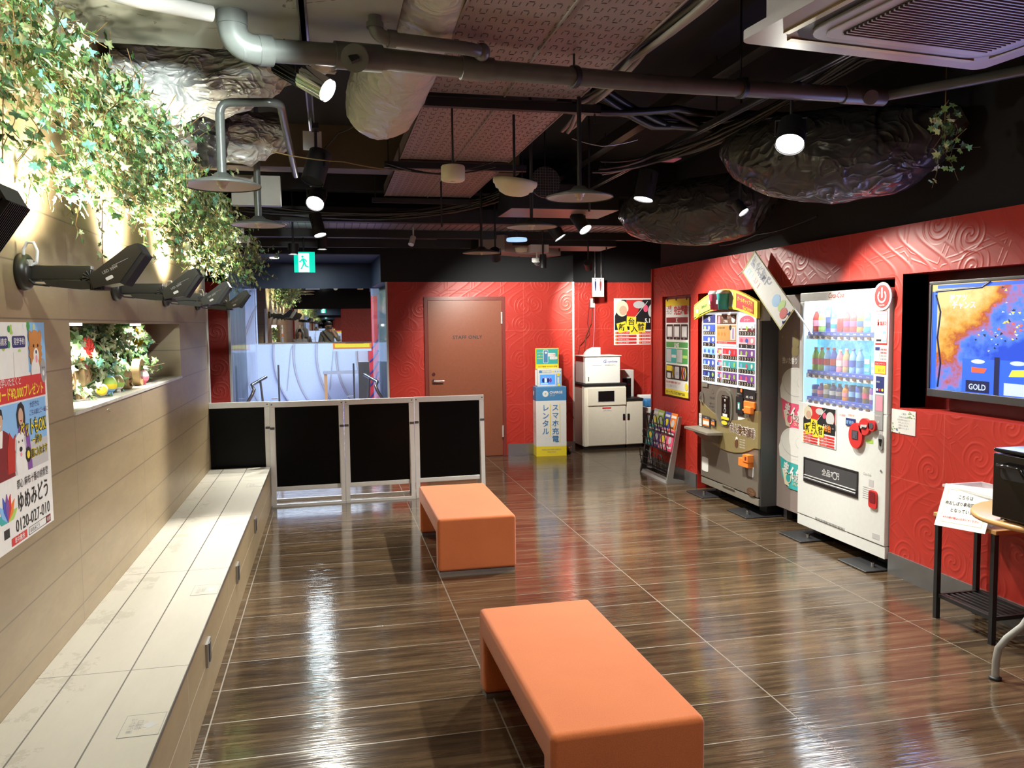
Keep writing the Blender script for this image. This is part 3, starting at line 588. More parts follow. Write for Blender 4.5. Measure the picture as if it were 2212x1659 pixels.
b.disc(0.545, 0.29, 0.028, 'black', 0.0068, 9); b.disc(0.545, 0.29, 0.014, 'yellow_ink', 0.0072, 12)
b.text('都心 麻布十番の納骨堂', 0.745, 0.190, 0.034, 'black', 0.0045, 'RIGHT', bold=0.005, sx=0.9)
b.text('ゆめみどう', 0.745, 0.112, 0.075, 'black', 0.0045, 'RIGHT', bold=0.012, sx=0.85)
for k, (a, m_) in enumerate(((-70, 'teal_ink'), (70, 'lime_ink'), (-45, 'sky_ink'), (45, 'orange_ink'), (-20, 'blue_ink'), (20, 'red_ink'), (0, 'purple_ink'))):
    a = math.radians(a); cx_, cy_ = 0.335, 0.095
    tip = (cx_+0.095*math.sin(a), cy_+0.095*math.cos(a)); md = (cx_+0.05*math.sin(a), cy_+0.05*math.cos(a)); nx, ny = math.cos(a)*0.017, -math.sin(a)*0.017
    b.prism([(cx_, cy_), (md[0]+nx, md[1]+ny), tip, (md[0]-nx, md[1]-ny)], 0.003, 0.0042+k*0.0002, m_)
b.text('0120-027-010', 0.745, 0.045, 0.062, 'black', 0.0045, 'RIGHT', sx=0.98)
b.rect(0.30, 0.345, 0.045, 0.075, 'black', 0.0044)
b.rect(0.36, 0.50, 0.008, 0.035, 'red_ink', 0.0044); b.text('年中無休', 0.43, 0.013, 0.023, 'paper', 0.005, 'CENTER', bold=0.015)
for q in ((0.52, 0.745, 0.008, 0.0095), (0.52, 0.745, 0.0335, 0.035), (0.52, 0.5215, 0.008, 0.035)): b.rect(*q, 'black', 0.0045)
b.rect(0.70, 0.745, 0.008, 0.035, 'dark_red_ink', 0.0048); b.text('検索', 0.7225, 0.014, 0.019, 'paper', 0.0052, 'CENTER'); b.text('ゆめみどう', 0.53, 0.014, 0.020, 'black', 0.0045)
tag(b.build('wall_poster'), 'large white advertising poster with dog, family photo and phone number on the left wall', 'poster')

# ------------------------------------------------------------------ ivy
LEAF = [(0, 0), (0.22, -0.18), (0.50, -0.02), (0.33, 0.20), (0.56, 0.50), (0.24, 0.52), (0.0, 1.0), (-0.24, 0.52), (-0.56, 0.50), (-0.33, 0.20), (-0.50, -0.02), (-0.22, -0.18)]
def leaf(vs, fs, mi, c, nrm, size, roll, k):
    n = Vector(nrm).normalized(); a = n.orthogonal().normalized(); bb = n.cross(a)
    u = a*math.cos(roll)+bb*math.sin(roll); v = n.cross(u); o = len(vs)
    vs.append(Vector(c) + (v*0.35 + n*0.10)*size)
    for q in LEAF: vs.append(Vector(c) + (u*q[0] + v*q[1] - n*0.18*abs(q[0]))*size)
    for i in range(12): fs.append((o, o+1+i, o+1+(i+1) % 12)); mi.append(k)
LM = ['leaf_light', 'leaf_mid', 'leaf_dark', 'leaf_teal']
def ivy(name, label, pts_fn, n, strands, seed, smin=0.022, smax=0.042, group=None, out=(1, 0, 0.35), wts=(30, 32, 24, 14)):
    rnd = random.Random(seed); root = thing(name, label, 'ivy', group=group)
    root.location = pts_fn(rnd)
    off = Vector(root.location); vs = []; fs = []; mi = []; sb = MB()
    def put(c, s):
        nn = Vector(out) + Vector((rnd.gauss(0, .55), rnd.gauss(0, .55), rnd.gauss(0, .55)))
        leaf(vs, fs, mi, Vector(c)-off, nn, rnd.uniform(smin, smax)*s, rnd.uniform(0, 2*PI), rnd.choices(range(4), wts)[0])
    i = 0
    while i < n:
        c = Vector(pts_fn(rnd)); q = rnd.choice((3, 4, 6))
        d = Vector((rnd.gauss(0.2, .5), rnd.gauss(0, .8), rnd.gauss(-0.3, .6))).normalized()*0.03
        sb.tube([c-off, c+d*q*0.5-off+Vector((0.01, 0, 0)), c+d*q-off], 0.0015, 'stem', 4, False)
        for k in range(q): put(c+d*k+Vector((rnd.gauss(0, .012), rnd.gauss(0, .012), rnd.gauss(0, .012))), 1)
        i += q
    for st in strands:
        P = [Vector(q) for q in st]
        sb.tube([q-off for q in P], 0.002, 'stem', 5, False)
        for a, c in zip(P[:-1], P[1:]):
            L = (c-a).length; m_ = max(2, int(L/0.018))
            for k in range(m_): put(a.lerp(c, k/m_)+Vector((rnd.gauss(0, .012), rnd.gauss(0, .012), rnd.gauss(0, .008))), 0.85)
    me = bpy.data.meshes.new('foliage'); me.from_pydata([tuple(q) for q in vs], [], fs)
    for q in LM: me.materials.append(M(q))
    me.polygons.foreach_set('material_index', mi); me.update()
    f = bpy.data.objects.new('foliage', me); COL.objects.link(f); f.parent = root
    sb.build('vine_stem', root)
    return root
def clump(y0, y1, zb, zt, xo, seed):
    def fn(r):
        y = r.uniform(y0, y1); t_ = r.random()**0.75
        mid = 1-abs((y-(y0+y1)/2)/((y1-y0)/2))**2.5*0.45
        z = zb + (zt-zb)*t_ + 0.05*math.sin(y*9+seed) + (1-mid)*0.12
        prof = math.sin(PI*min(1, max(0.0, (t_*0.9+0.08))))**0.6
        x = -1.03 + xo*mid*prof*r.random()**0.55
        return (x, y, z)
    return fn
CL = [
 ('bushy ivy clump above the poster at the left edge, nearest the camera', 1.75, 2.85, 2.20, 2.75, 0.34, 850, [[(-0.92, 2.75, 2.3), (-0.95, 2.8, 2.1)]]),
 ('bushy ivy clump with bright teal leaves above the first arm lamp', 2.75, 3.62, 2.08, 2.62, 0.42, 1400, [[(-0.9, 3.5, 2.2), (-0.95, 3.52, 2.0), (-0.93, 3.55, 1.93)], [(-0.65, 3.5, 2.35), (-0.58, 3.75, 2.42), (-0.52, 3.95, 2.55)]]),
 ('ivy clump with a long strand hanging down toward the second arm lamp', 3.62, 4.55, 2.16, 2.66, 0.40, 1400, [[(-0.97, 4.02, 2.2), (-0.98, 4.03, 2.05), (-0.99, 4.05, 1.90), (-0.98, 4.06, 1.86)], [(-0.62, 4.3, 2.5), (-0.55, 4.45, 2.6), (-0.5, 4.5, 2.66)]]),
 ('ivy clump above the second arm lamp', 4.5, 5.45, 2.07, 2.62, 0.40, 1250, [[(-0.95, 4.75, 2.1), (-0.96, 4.78, 1.97)], [(-0.6, 5.2, 2.45), (-0.53, 5.4, 2.56)]]),
 ('ivy clump above the third arm lamp', 5.4, 6.45, 2.05, 2.60, 0.42, 1250, [[(-0.8, 6.0, 2.1), (-0.82, 6.05, 1.98)]]),
 ('ivy clump between the third and fourth arm lamps', 6.4, 7.25, 2.03, 2.58, 0.44, 1000, [[(-0.6, 7.0, 2.3), (-0.5, 7.1, 2.22)]]),
 ('ivy clump at the far end of the left wall with trailing tips', 7.15, 7.85, 1.98, 2.50, 0.50, 850, [[(-0.6, 7.6, 2.2), (-0.48, 7.7, 2.2), (-0.40, 7.75, 2.28)], [(-0.62, 7.6, 2.12), (-0.5, 7.7, 2.05), (-0.44, 7.75, 2.02)], [(-0.7, 7.7, 2.1), (-0.62, 7.75, 1.95)]]),
]
for k, (lab, y0, y1, zb, zt, xo, n, st) in enumerate(CL):
    ivy('hanging_ivy', lab, clump(y0, y1, zb, zt, xo, k), n, st, 10+k, group='artificial ivy along the top of the left wall')
# small sprig at the far right under the air conditioner
sprig = ivy('hanging_ivy', 'small ivy sprig hanging from the ceiling at the right edge', lambda r: (3.02+r.gauss(0, .035), 3.62+r.gauss(0, .035), 2.52+r.uniform(-.12, .10)), 70, [], 55)
MB().tube([Vector((3.02, 3.62, 2.50))-sprig.location, Vector((3.03, 3.63, 3.199))-sprig.location], 0.003, 'stem', 6).build('hanging_string', sprig)
# niche ivy
ivy('niche_ivy', 'dense green and white ivy filling the back of the lit wall niche', lambda r: (-1.36+0.20*r.random()**1.4, 3.76+2.0*r.random()**1.0, 1.26+0.35*r.random()), 1500, [[(-1.2, 3.85, 1.5), (-1.12, 3.9, 1.3)]], 77, 0.030, 0.062, out=(0.8, -0.45, 0.35), wts=(34, 36, 20, 10))

# ------------------------------------------------------------------ things in the niche
NZ = 1.2522
def letter(ch, label, x, y, h, rz, w=0.042):
    fr = frame((x, y, NZ), (math.cos(rz), math.sin(rz), 0), UP)
    cu = bpy.data.curves.new('t', 'FONT'); cu.body = ch; cu.size = h*1.38; cu.extrude = w/2; cu.bevel_depth = 0.002; cu.offset = 0.006
    o = bpy.data.objects.new('t', cu); COL.objects.link(o); dg = bpy.context.evaluated_depsgraph_get(); me = bpy.data.meshes.new_from_object(o.evaluated_get(dg))
    b = MB(fr); z0 = min(v.co.y for v in me.vertices); b.add([(v.co.x, v.co.y-z0, v.co.z) for v in me.vertices], [tuple(p.vertices) for p in me.polygons], 'wood_letter')
    bpy.data.objects.remove(o); bpy.data.curves.remove(cu)
    tag(b.build('wooden_letter'), label, 'letter', 'wooden letters in the niche')
RZ = math.radians(90)
letter('P', 'light wooden letter block nearest the camera in the wall niche', -1.20, 4.14, 0.150, RZ)
letter('P', 'light wooden letter block under the big pink egg in the niche', -1.21, 4.42, 0.140, RZ)
letter('I', 'tall wooden letter block under the bronze-coloured egg', -1.25, 4.66, 0.165, RZ)
letter('e', 'round wooden letter block, left of the two round ones', -1.14, 5.02, 0.135, RZ)
letter('C', 'round wooden letter block beside the small pink egg', -1.14, 5.28, 0.150, RZ)
def egg(label, x, y, z, r, cols, tilt=0.0, stand=True):
    e = thing('painted_egg', label, 'egg', (x, y, z), group='decorated eggs in the niche'); e.rotation_euler = (tilt, 0, 0.3)
    b = MB(); n = 14; prof = []
    for i in range(n+1):
        a = -PI/2 + PI*i/n; rr = r*math.cos(a)*(1-0.12*math.sin(a)); prof.append((max(rr, 0.0005), r*1.3*math.sin(a)+r*1.3))
    c = 0
    for i in range(n):
        b.lathe(prof[i:i+2], cols[min(len(cols)-1, i*len(cols)//n)], 20)
    b.build('shell', e)
    if stand: MB().lathe([(0.002, -0.012), (r*0.4, -0.012), (r*0.3, 0.004), (0.002, 0.006)], cols[0], 14).build('foot', e)
egg('large white and pink egg perched on a wooden letter', -1.20, 4.48, NZ+0.160, 0.042, ['pink_ink', 'orange_ink', 'yellow_ink', 'paper', 'paper'])
egg('bronze-coloured egg with a dark opening on top of the tall letter', -1.24, 4.80, NZ+0.185, 0.030, ['wood_letter', 'gold', 'brown_ink', 'paper'])
egg('blue and yellow painted egg standing on the niche ledge', -1.13, 4.66, NZ+0.013, 0.034, ['sky_ink', 'yellow_ink', 'lime_ink', 'sky_ink'])
egg('olive and white painted egg leaning beside the round letter', -1.13, 4.83, NZ+0.013, 0.032, ['paper', 'lime_ink', 'gold', 'light_grey'])
egg('white and yellow egg lying on its side on the ledge', -1.11, 4.42, NZ+0.036, 0.030, ['yellow_ink', 'paper', 'paper', 'paper'], math.radians(-80), False)
egg('small pink egg behind the last round letter', -1.12, 5.42, NZ+0.013, 0.030, ['rose_ink', 'pink_ink', 'paper', 'pink_ink'])
def feather(label, m_, c, h, n, seed):
    r = random.Random(seed); b = MB()
    for k in range(n):
        f = k/n; a = r.uniform(0, 2*PI); L = 0.035*(1-0.5*f)
        p = Vector(c)+Vector((0, 0, h*f)); b.tube([p, p+Vector((math.cos(a)*L*0.7, math.sin(a)*L*0.7, 0.01)), p+Vector((math.cos(a)*L, math.sin(a)*L, 0.03))], [0.003, 0.004, 0.0008], m_, 4, False)
    b.tube([c, (c[0], c[1], c[2]+h)], 0.003, m_, 5); tag(b.build('feather_pick'), label, 'decoration')
feather('fluffy red feather ornament in the niche ivy', 'feather_red', (-1.17, 4.45, 1.45), 0.08, 60, 1)
feather('fluffy yellow feather ornament at the right of the niche ivy', 'feather_yellow', (-1.18, 5.62, 1.45), 0.16, 120, 2)
spot('niche_light', (-1.13, 4.1, 1.600), (-1.16, 4.25, 1.25), 26, 140, 0.8, (1, 0.98, 0.94), 0.03)
spot('niche_light', (-1.13, 5.3, 1.600), (-1.18, 5.5, 1.25), 24, 140, 0.8, (1, 0.96, 0.90), 0.03)
o = MB().lathe([(0.001, 0), (0.03, 0), (0.03, 0.012), (0.001, 0.012)], 'lit_soft', 18).build('niche_downlight'); o.location = (-1.13, 4.1, 1.6135); tag(o, 'small round downlight in the niche ceiling above the wooden letters', 'light')
o = MB().lathe([(0.001, 0), (0.03, 0), (0.03, 0.012), (0.001, 0.012)], 'lit_soft', 18).build('niche_downlight'); o.location = (-1.13, 5.3, 1.6135); tag(o, 'small round downlight in the niche ceiling above the round letters', 'light')

# ------------------------------------------------------------------ arm flood lamps along the left wall
def flood(label, y, pw):
    t_ = thing('arm_flood_lamp', label, 'lamp', (-1.05, y, 1.80), group='black arm flood lamps on the left wall')
    MB().lathe([(0.001, 0.0), (0.062, 0.0), (0.066, 0.012), (0.060, 0.030), (0.045, 0.040), (0.001, 0.044)], 'lamp_black', 28, axis='x').build('wall_mount', t_)
    b = MB(); b.box(0.035, 0.235, -0.020, 0.020, -0.028, 0.022, 'lamp_black'); b.box(0.035, 0.20, -0.022, 0.022, -0.034, -0.028, 'black'); b.build('arm', t_, 0.006)
    b = MB(); b.cyl((0.235, -0.032, -0.022), (0.235, 0.032, -0.022), 0.030, 'lamp_black', n=20)
    for k in range(6):
        a = PI*k/6; b.tube([(0.235-0.026*math.cos(a), -0.034, -0.022-0.026*math.sin(a)), (0.235+0.026*math.cos(a), -0.034, -0.022+0.026*math.sin(a))], 0.0035, 'black', 5)
    b.build('knuckle', t_)
    # driver box with cooling fins under the arm
    b = MB(); b.prism([(0.085, -0.030), (0.260, -0.034), (0.285, -0.052), (0.272, -0.062), (0.205, -0.064), (0.10, -0.052)], -0.045, 0.045, 'lamp_black')
    b.v = [(x, z, y_) for x, y_, z in b.v]
    for k in range(9): b.box(0.235+0.0055*k, 0.238+0.0055*k, -0.046, 0.046, -0.066, -0.045, 'black')
    b.build('driver_box', t_, 0.003)
    # wedge-shaped head tilted up, finned underneath, lit face toward the wall
    a = math.radians(27); hd = Matrix.Translation((0.235, 0, -0.010)) @ Matrix.Rotation(-a, 4, 'Y')
    b = MB(hd); P = [(0.0, -0.006), (0.16, 0.026), (0.192, 0.022), (0.192, -0.012), (0.075, -0.074), (-0.01, -0.050)]
    v = []; n = len(P)
    for yy in (-0.062, 0.062): v += [(x, yy, z) for x, z in P]
    b.add(v, [tuple(range(n)), tuple(range(2*n-1, n-1, -1))]+[(i, i+n, (i+1) % n+n, (i+1) % n) for i in range(n)], 'lamp_black')
    for k in range(13):
        yy = -0.058 + 0.0096*k; b.add([(0.075, yy, -0.074), (0.194, yy, -0.012), (0.200, yy, -0.026), (0.085, yy, -0.088), (0.075, yy+0.003, -0.074), (0.194, yy+0.003, -0.012), (0.200, yy+0.003, -0.026), (0.085, yy+0.003, -0.088)], [(0, 1, 2, 3), (7, 6, 5, 4), (0, 4, 5, 1), (3, 2, 6, 7), (1, 5, 6, 2), (0, 3, 7, 4)], 'black')
    b.box(0.192, 0.197, -0.062, 0.062, -0.020, 0.020, 'black'); b.build('lamp_head', t_)
    b = MB(hd @ frame((0.012, -0.0625, 0), (1, 0, 0), UP)); b.rrect(0.030, 0.056, -0.050, -0.038, 0.004, 'paper', 0, 0.001); b.text('LED 30W', 0.030, -0.024, 0.014, 'light_grey', 0.0008); b.rect(0.07, 0.13, -0.012, -0.0105, 'grey_ink', 0.0008); b.build('rating_label', t_)
    b = MB(hd); b.add([(0.02, -0.052, -0.0015), (0.15, -0.052, 0.0245), (0.15, 0.052, 0.0245), (0.02, 0.052, -0.0015)], [(0, 1, 2, 3)], 'lit_white'); b.build('lit_lens', t_)
    b = MB(); b.tube([(0.02, -0.02, 0.03), (0.022, -0.02, 0.075), (0.035, -0.022, 0.10), (0.055, -0.022, 0.10), (0.066, -0.022, 0.07), (0.062, -0.022, 0.03), (0.045, -0.024, 0.022)], 0.0055, 'light_grey', 8)
    b.box(0.022, 0.048, -0.034, -0.010, 0.018, 0.04, 'aluminium'); b.tube([(0.03, -0.03, -0.02), (0.055, -0.035, -0.045), (0.10, -0.03, -0.05), (0.12, -0.02, -0.035)], 0.004, 'black', 8); b.build('cable', t_)
    spot('flood_light', (-0.80, y, 1.94), (-1.02, y+0.02, 2.25), pw, 130, 0.9, (1.0, 0.92, 0.70), 0.05)
for k, (yy, lab) in enumerate(((1.93, 'black finned flood lamp at the very left edge of the picture'), (3.20, 'large black arm flood lamp above the poster, nearest fully visible'), (4.48, 'black arm flood lamp above the near end of the niche'), (5.76, 'black arm flood lamp above the far end of the niche'), (7.10, 'farthest black arm flood lamp on the left wall'))):
    flood(lab, yy, 150)

# ------------------------------------------------------------------ aluminium sign boards across the room
def board(label, x, y, rz, w):
    t_ = thing('sign_board', label, 'sign board', (x, y, 0), rz, 'black aluminium-framed sign boards')
    b = MB(); b.box(0, w, -0.012, 0.012, 0.885, 0.935, 'aluminium').box(0, w, -0.012, 0.012, 0.135, 0.175, 'aluminium').box(0, 0.045, -0.012, 0.012, 0.175, 0.885, 'aluminium').box(w-0.045, w, -0.012, 0.012, 0.175, 0.885, 'aluminium')
    for q in (0.018, w-0.018): b.cyl((q, -0.014, 0.91), (q, -0.012, 0.91), 0.006, 'dark_grey', n=10)
    b.build('board_frame', t_, 0.003)
    MB().box(0.045, w-0.045, -0.006, 0.006, 0.175, 0.885, 'panel_black').build('black_panel', t_)
    for q in (0.0, w-0.038):
        b = MB(); b.add([(q, -0.045, 0.0), (q+0.038, -0.045, 0.0), (q+0.038, -0.014, 0.70), (q, -0.014, 0.70), (q, -0.025, 0.0), (q+0.038, -0.025, 0.0), (q+0.038, 0.0, 0.70), (q, 0.0, 0.70)], [(0, 1, 2, 3), (7, 6, 5, 4), (0, 3, 7, 4), (1, 5, 6, 2), (3, 2, 6, 7), (0, 4, 5, 1)], 'aluminium')
        b.box(q, q+0.038, -0.018, -0.01, 0.69, 0.71, 'dark_grey'); b.build('leg', t_)
    MB().box(0.0, w, -0.048, -0.026, 0.0, 0.022, 'aluminium').build('foot_bar', t_)
    MB().box(0.0, w, 0.20, 0.22, 0.0, 0.022, 'aluminium').build('foot_bar', t_)
    for q in (0.006, w-0.026): MB().add([(q, 0.20, 0.0), (q+0.02, 0.20, 0.0), (q+0.02, 0.014, 0.72), (q, 0.014, 0.72), (q, 0.22, 0.0), (q+0.02, 0.22, 0.0), (q+0.02, 0.03, 0.72), (q, 0.03, 0.72)], [(0, 1, 2, 3), (7, 6, 5, 4), (0, 3, 7, 4), (1, 5, 6, 2), (3, 2, 6, 7), (0, 4, 5, 1)], 'steel').build('leg', t_)
board('black framed sign board at the wall, partly behind the bench end', -1.16, 7.60, 0.0, 0.62)
board('black framed sign board standing right of the bench end', -0.535, 7.53, 0.03, 0.64)
board('black framed sign board, third from the left wall', 0.108, 7.56, 0.03, 0.63)
board('black framed sign board at the right end of the row, behind the far ottoman', 0.745, 7.60, 0.05, 0.66)

# ------------------------------------------------------------------ orange ottoman benches
def ottoman(label, x0, x1, y0, y1, h=0.365, rz=0.0):
    t_ = thing('ottoman_bench', label, 'bench', ((x0+x1)/2, (y0+y1)/2, 0), rz, 'orange upholstered benches')
    X, Y = (x1-x0)/2, (y1-y0)/2; L = 0.17; T = 0.12; z0 = 0.018
    prof = [(-Y, z0), (-Y+L*0.6, z0), (-Y+L*0.6, h-T), (Y-L*0.6, h-T), (Y-L*0.6, z0), (Y, z0), (Y, h), (-Y, h)]
    v = [(-X, y, z) for y, z in prof] + [(X, y, z) for y, z in prof]
    b = MB(); b.add(v, [(0, 7, 2, 1), (7, 6, 3, 2), (6, 5, 4, 3), (8, 9, 10, 15), (15, 10, 11, 14), (14, 11, 12, 13)]+[(i, (i+1) % 8, (i+1) % 8+8, i+8) for i in range(8)], 'orange_fabric')
    o = b.build('upholstery', t_, 0.022, 4)
    for p in o.data.polygons: p.use_smooth = True
    MB().box(-X+0.01, X-0.01, -Y+0.008, -Y+0.10, 0.0, 0.019, 'steel').build('metal_skid', t_)
    MB().box(-X+0.01, X-0.01, Y-0.10, Y-0.008, 0.0, 0.019, 'steel').build('metal_skid', t_)
    return t_
ottoman('orange fabric bench in the foreground, nearest the camera', 0.61, 1.115, 2.31, 3.47, rz=0.012)
o1 = ottoman('orange fabric bench farther away, in front of the sign boards', 0.638, 1.150, 5.14, 6.27)
MB().tube([(-0.22, -0.30, 0.25), (-0.225, -0.31, 0.19), (-0.21, -0.30, 0.15)], [0.012, 0.014, 0.004], 'black', 8).build('loose_strap', o1)

# ------------------------------------------------------------------ charging stand by the back wall
cs = thing('cardboard_stand', 'white and blue cardboard stand with vertical lettering against the back wall', 'stand', (2.395, 9.54, 0), -0.06)
H = 0.84; W = 0.37; D = 0.20
b = MB(); b.box(0, W, 0, D, 0.12, 0.67, 'paper'); b.box(0, W, 0, D, 0.67, H, 'sky_ink'); b.box(0, W, 0, D, 0, 0.12, 'yellow_ink')
fr = frame((0, 0, 0), (1, 0, 0), UP); b.M = fr
b.rect(0, W, 0.675, 0.835, 'stand_blue' if 'stand_blue' in _mc else mat('stand_blue', (0.07, 0.25, 0.52), 0.45), 0.0015)
b.disc(0.115, 0.755, 0.037, 'paper', 0.0025); b.text('F', 0.115, 0.742, 0.032, 'stand_blue', 0.004, 'CENTER', bold=0.03)
b.text('CHARGE', 0.165, 0.758, 0.040, 'paper', 0.004, bold=0.03); b.text('SPOT', 0.165, 0.725, 0.030, 'light_grey', 0.004)
b.text('レンタル', 0.115, 0.555, 0.088, 'stand_blue', 0.003, vertical=True, bold=0.012); b.text('スマホ充電', 0.235, 0.555, 0.088, 'stand_blue', 0.003, vertical=True, bold=0.012)
b.rect(0.166, 0.174, 0.245, 0.63, 'yellow_ink', 0.002); b.rect(0.285, 0.293, 0.16, 0.63, 'yellow_ink', 0.002)
b.text('MOBILE BATTERY RENTAL', W/2, 0.075, 0.020, 'grey_ink', 0.003, 'CENTER'); b.text('充電専用電源', W/2, 0.045, 0.018, 'grey_ink', 0.003, 'CENTER')
b.M = frame((0, D, 0), (0, -1, 0), UP)
b.rect(0, D, 0.675, 0.835, 'stand_blue', 0.0015); b.disc(0.06, 0.755, 0.03, 'paper', 0.0025); b.text('スマホ充電', 0.14, 0.50, 0.05, 'grey_ink', 0.003, vertical=True); b.text('レンタル', 0.07, 0.50, 0.05, 'grey_ink', 0.003, vertical=True)
b.build('stand_body', cs)
bd = thing('battery_dispenser', 'white desktop battery rental unit with blue screen on the cardboard stand', 'charger', (2.42, 9.56, 0.8405), -0.05)
b = MB(); b.box(0.0, 0.30, 0, 0.15, 0, 0.215, 'white'); b.box(-0.02, 0.0, 0.03, 0.06, 0.01, 0.20, 'paper'); b.build('casing', bd, 0.008)
b = MB(frame((0, 0, 0), (1, 0, 0), UP)); b.rect(0.03, 0.215, 0.025, 0.145, 'ad_blue', 0.002)
for k, (sx_, m_) in enumerate(((0.07, 'navy_ink'), (0.10, 'tv_pale'), (0.13, 'navy_ink'), (0.16, 'purple_ink'))): b.disc(sx_, 0.112, 0.009, 'skin_print', 0.0030); b.disc(sx_, 0.075, 0.015, m_, 0.0034, ry=0.028)
b.rect(0.04, 0.13, 0.030, 0.040, 'tv_pale', 0.0036); b.build('screen', bd)
b = MB(frame((0, 0, 0), (1, 0, 0), UP)); b.rect(0.02, 0.055, 0.165, 0.195, 'stand_blue', 0.002); b.rect(0.06, 0.17, 0.165, 0.195, 'teal_ink', 0.0016); b.rect(0.063, 0.167, 0.168, 0.192, 'paper', 0.0022); b.text('充電器レンタル', 0.068, 0.173, 0.015, 'grey_ink', 0.003)
for q in (0.19, 0.22, 0.25, 0.28): b.disc(q, 0.18, 0.009, 'sky_ink' if q > 0.2 else 'yellow_ink', 0.002)
b.rect(0.225, 0.29, 0.01, 0.15, 'sky_ink', 0.0016); b.disc(0.255, 0.14, 0.018, 'yellow_ink', 0.003); b.disc(0.262, 0.02, 0.016, 'yellow_ink', 0.003); b.rect(0.245, 0.265, 0.04, 0.11, 'paper', 0.003); b.build('front_print', bd)
b = MB(frame((0.0, 0.06, 0.215), (1, 0, 0), UP)); b.box(-0.01, 0.275, 0.0, 0.245, -0.006, 0, 'yellow_ink'); b.rect(0.0, 0.265, 0.055, 0.235, 'teal_ink', 0.002); b.rrect(0.085, 0.145, 0.065, 0.225, 0.01, 'paper', 0, 0.003); b.rrect(0.090, 0.140, 0.07, 0.22, 0.008, 'stand_blue', 0, 0.004); b.disc(0.118, 0.19, 0.013, 'paper', 0.005)
for k, s_ in enumerate(('いつでも', 'スポットで', '返却OK')): b.text(s_, 0.012, 0.185-0.035*k, 0.019, 'yellow_ink', 0.003, bold=0.02)
b.rrect(0.14, 0.235, 0.145, 0.185, 0.008, 'paper', 0, 0.0042); b.text('スマホ充電', 0.146, 0.157, 0.017, 'red_ink', 0.005); b.rrect(0.165, 0.258, 0.108, 0.142, 0.008, 'paper', 0, 0.0042); b.text('レンタル', 0.178, 0.117, 0.018, 'grey_ink', 0.005)
b.text('5分で簡単 かんたん充電', 0.02, 0.015, 0.022, 'brown_ink', 0.003); b.build('header_card', bd)

# ------------------------------------------------------------------ white cabinets at the back right
cb = thing('document_cabinet', 'tall cream cabinet with dark screen window at the back right', 'cabinet', (3.10, 9.86, 0), 0.05)
b = MB(); b.box(0, 0.56, 0, 0.5, 0.04, 0.80, 'cabinet_white'); b.build('body', cb, 0.006)
MB().box(-0.005, 0.57, -0.01, 0.5, 0.80, 0.832, 'black').build('black_top', cb, 0.004)
MB().box(0.01, 0.55, 0.01, 0.49, 0, 0.04, 'black').build('plinth', cb)
b = MB(frame((0, 0, 0), (1, 0, 0), UP)); b.box(0.045, 0.555, 0.05, 0.545, 0, 0.012, 'cabinet_white'); dr = b.build('door', cb, 0.003)
b = MB(frame((0, 0, 0), (1, 0, 0), UP)); b.rrect(0.515, 0.545, 0.36, 0.44, 0.006, 'black', 0.012, 0.016); b.rect(0.52, 0.54, 0.365, 0.385, 'chrome', 0.018); b.build('handle', dr)
b = MB(frame((0, 0, 0), (1, 0, 0), UP)); b.box(0.045, 0.555, 0.56, 0.78, 0, 0.022, 'cabinet_white').rect(0.17, 0.40, 0.60, 0.745, 'light_grey', 0.024); b.rect(0.178, 0.392, 0.608, 0.738, 'black_gloss', 0.026); b.build('screen_panel', cb, 0.003)
b = MB(frame((0, 0, 0), (1, 0, 0), UP)); b.rect(0.23, 0.36, 0.49, 0.535, 'paper', 0.014); b.rect(0.235, 0.355, 0.515, 0.532, 'red_ink', 0.015); b.text('ご注意ください', 0.24, 0.497, 0.014, 'red_ink', 0.016); b.build('warning_sticker', cb)
cc = thing('small_cabinet', 'lower cream cabinet with black top beside the tall one', 'cabinet', (3.665, 9.89, 0), 0.05)
MB().box(0, 0.23, 0, 0.26, 0.04, 0.60, 'cabinet_white').build('body', cc, 0.006)
MB().box(-0.002, 0.235, -0.01, 0.26, 0.60, 0.632, 'black').build('black_top', cc, 0.004); MB().box(0.01, 0.22, 0.01, 0.25, 0, 0.04, 'black').build('plinth', cc)
b = MB(frame((0, 0, 0), (1, 0, 0), UP)); b.box(0.005, 0.225, 0.05, 0.585, 0, 0.012, 'cabinet_white'); dr = b.build('door', cc, 0.003)
b = MB(frame((0, 0, 0), (1, 0, 0), UP)); b.rrect(0.012, 0.042, 0.36, 0.44, 0.006, 'black', 0.012, 0.016); b.rect(0.017, 0.037, 0.365, 0.385, 'chrome', 0.018); b.build('handle', dr)
bx = thing('ticket_unit', 'white box unit with blue lettering on top of the tall cabinet', 'machine', (3.13, 9.90, 0.8325), 0.05)
b = MB(); b.box(0, 0.47, 0, 0.38, 0, 0.345, 'white'); b.build('body', bx, 0.008)
MB().box(-0.02, 0.48, -0.015, 0.39, 0.345, 0.353, 'white').build('lid', bx)
b = MB(frame((0, 0, 0), (1, 0, 0), UP)); b.text('G', 0.235, 0.258, 0.06, 'blue_ink', 0.002, bold=0.01, shear=0.2); b.text('-cyclone', 0.285, 0.262, 0.042, 'blue_ink', 0.002, shear=0.25); b.rect(0.09, 0.22, 0.228, 0.233, 'sky_ink', 0.0015); b.text('紙幣搬送システム', 0.26, 0.224, 0.018, 'grey_ink', 0.002); b.rect(0.035, 0.045, 0.03, 0.09, 'black', 0.0015); b.build('lettering', bx)
sc_ = MB(); P = [(0.05, 0), (0.24, 0), (0.24, 0.10), (0.17, 0.10), (0.10, 0.07), (0.06, 0.03)]
sc_.M = frame((0, 0.10, 0.354), (1, 0, 0), UP); sc_.prism(P, -0.12, 0.0, 'white'); sc_.build('paper_chute', bx)
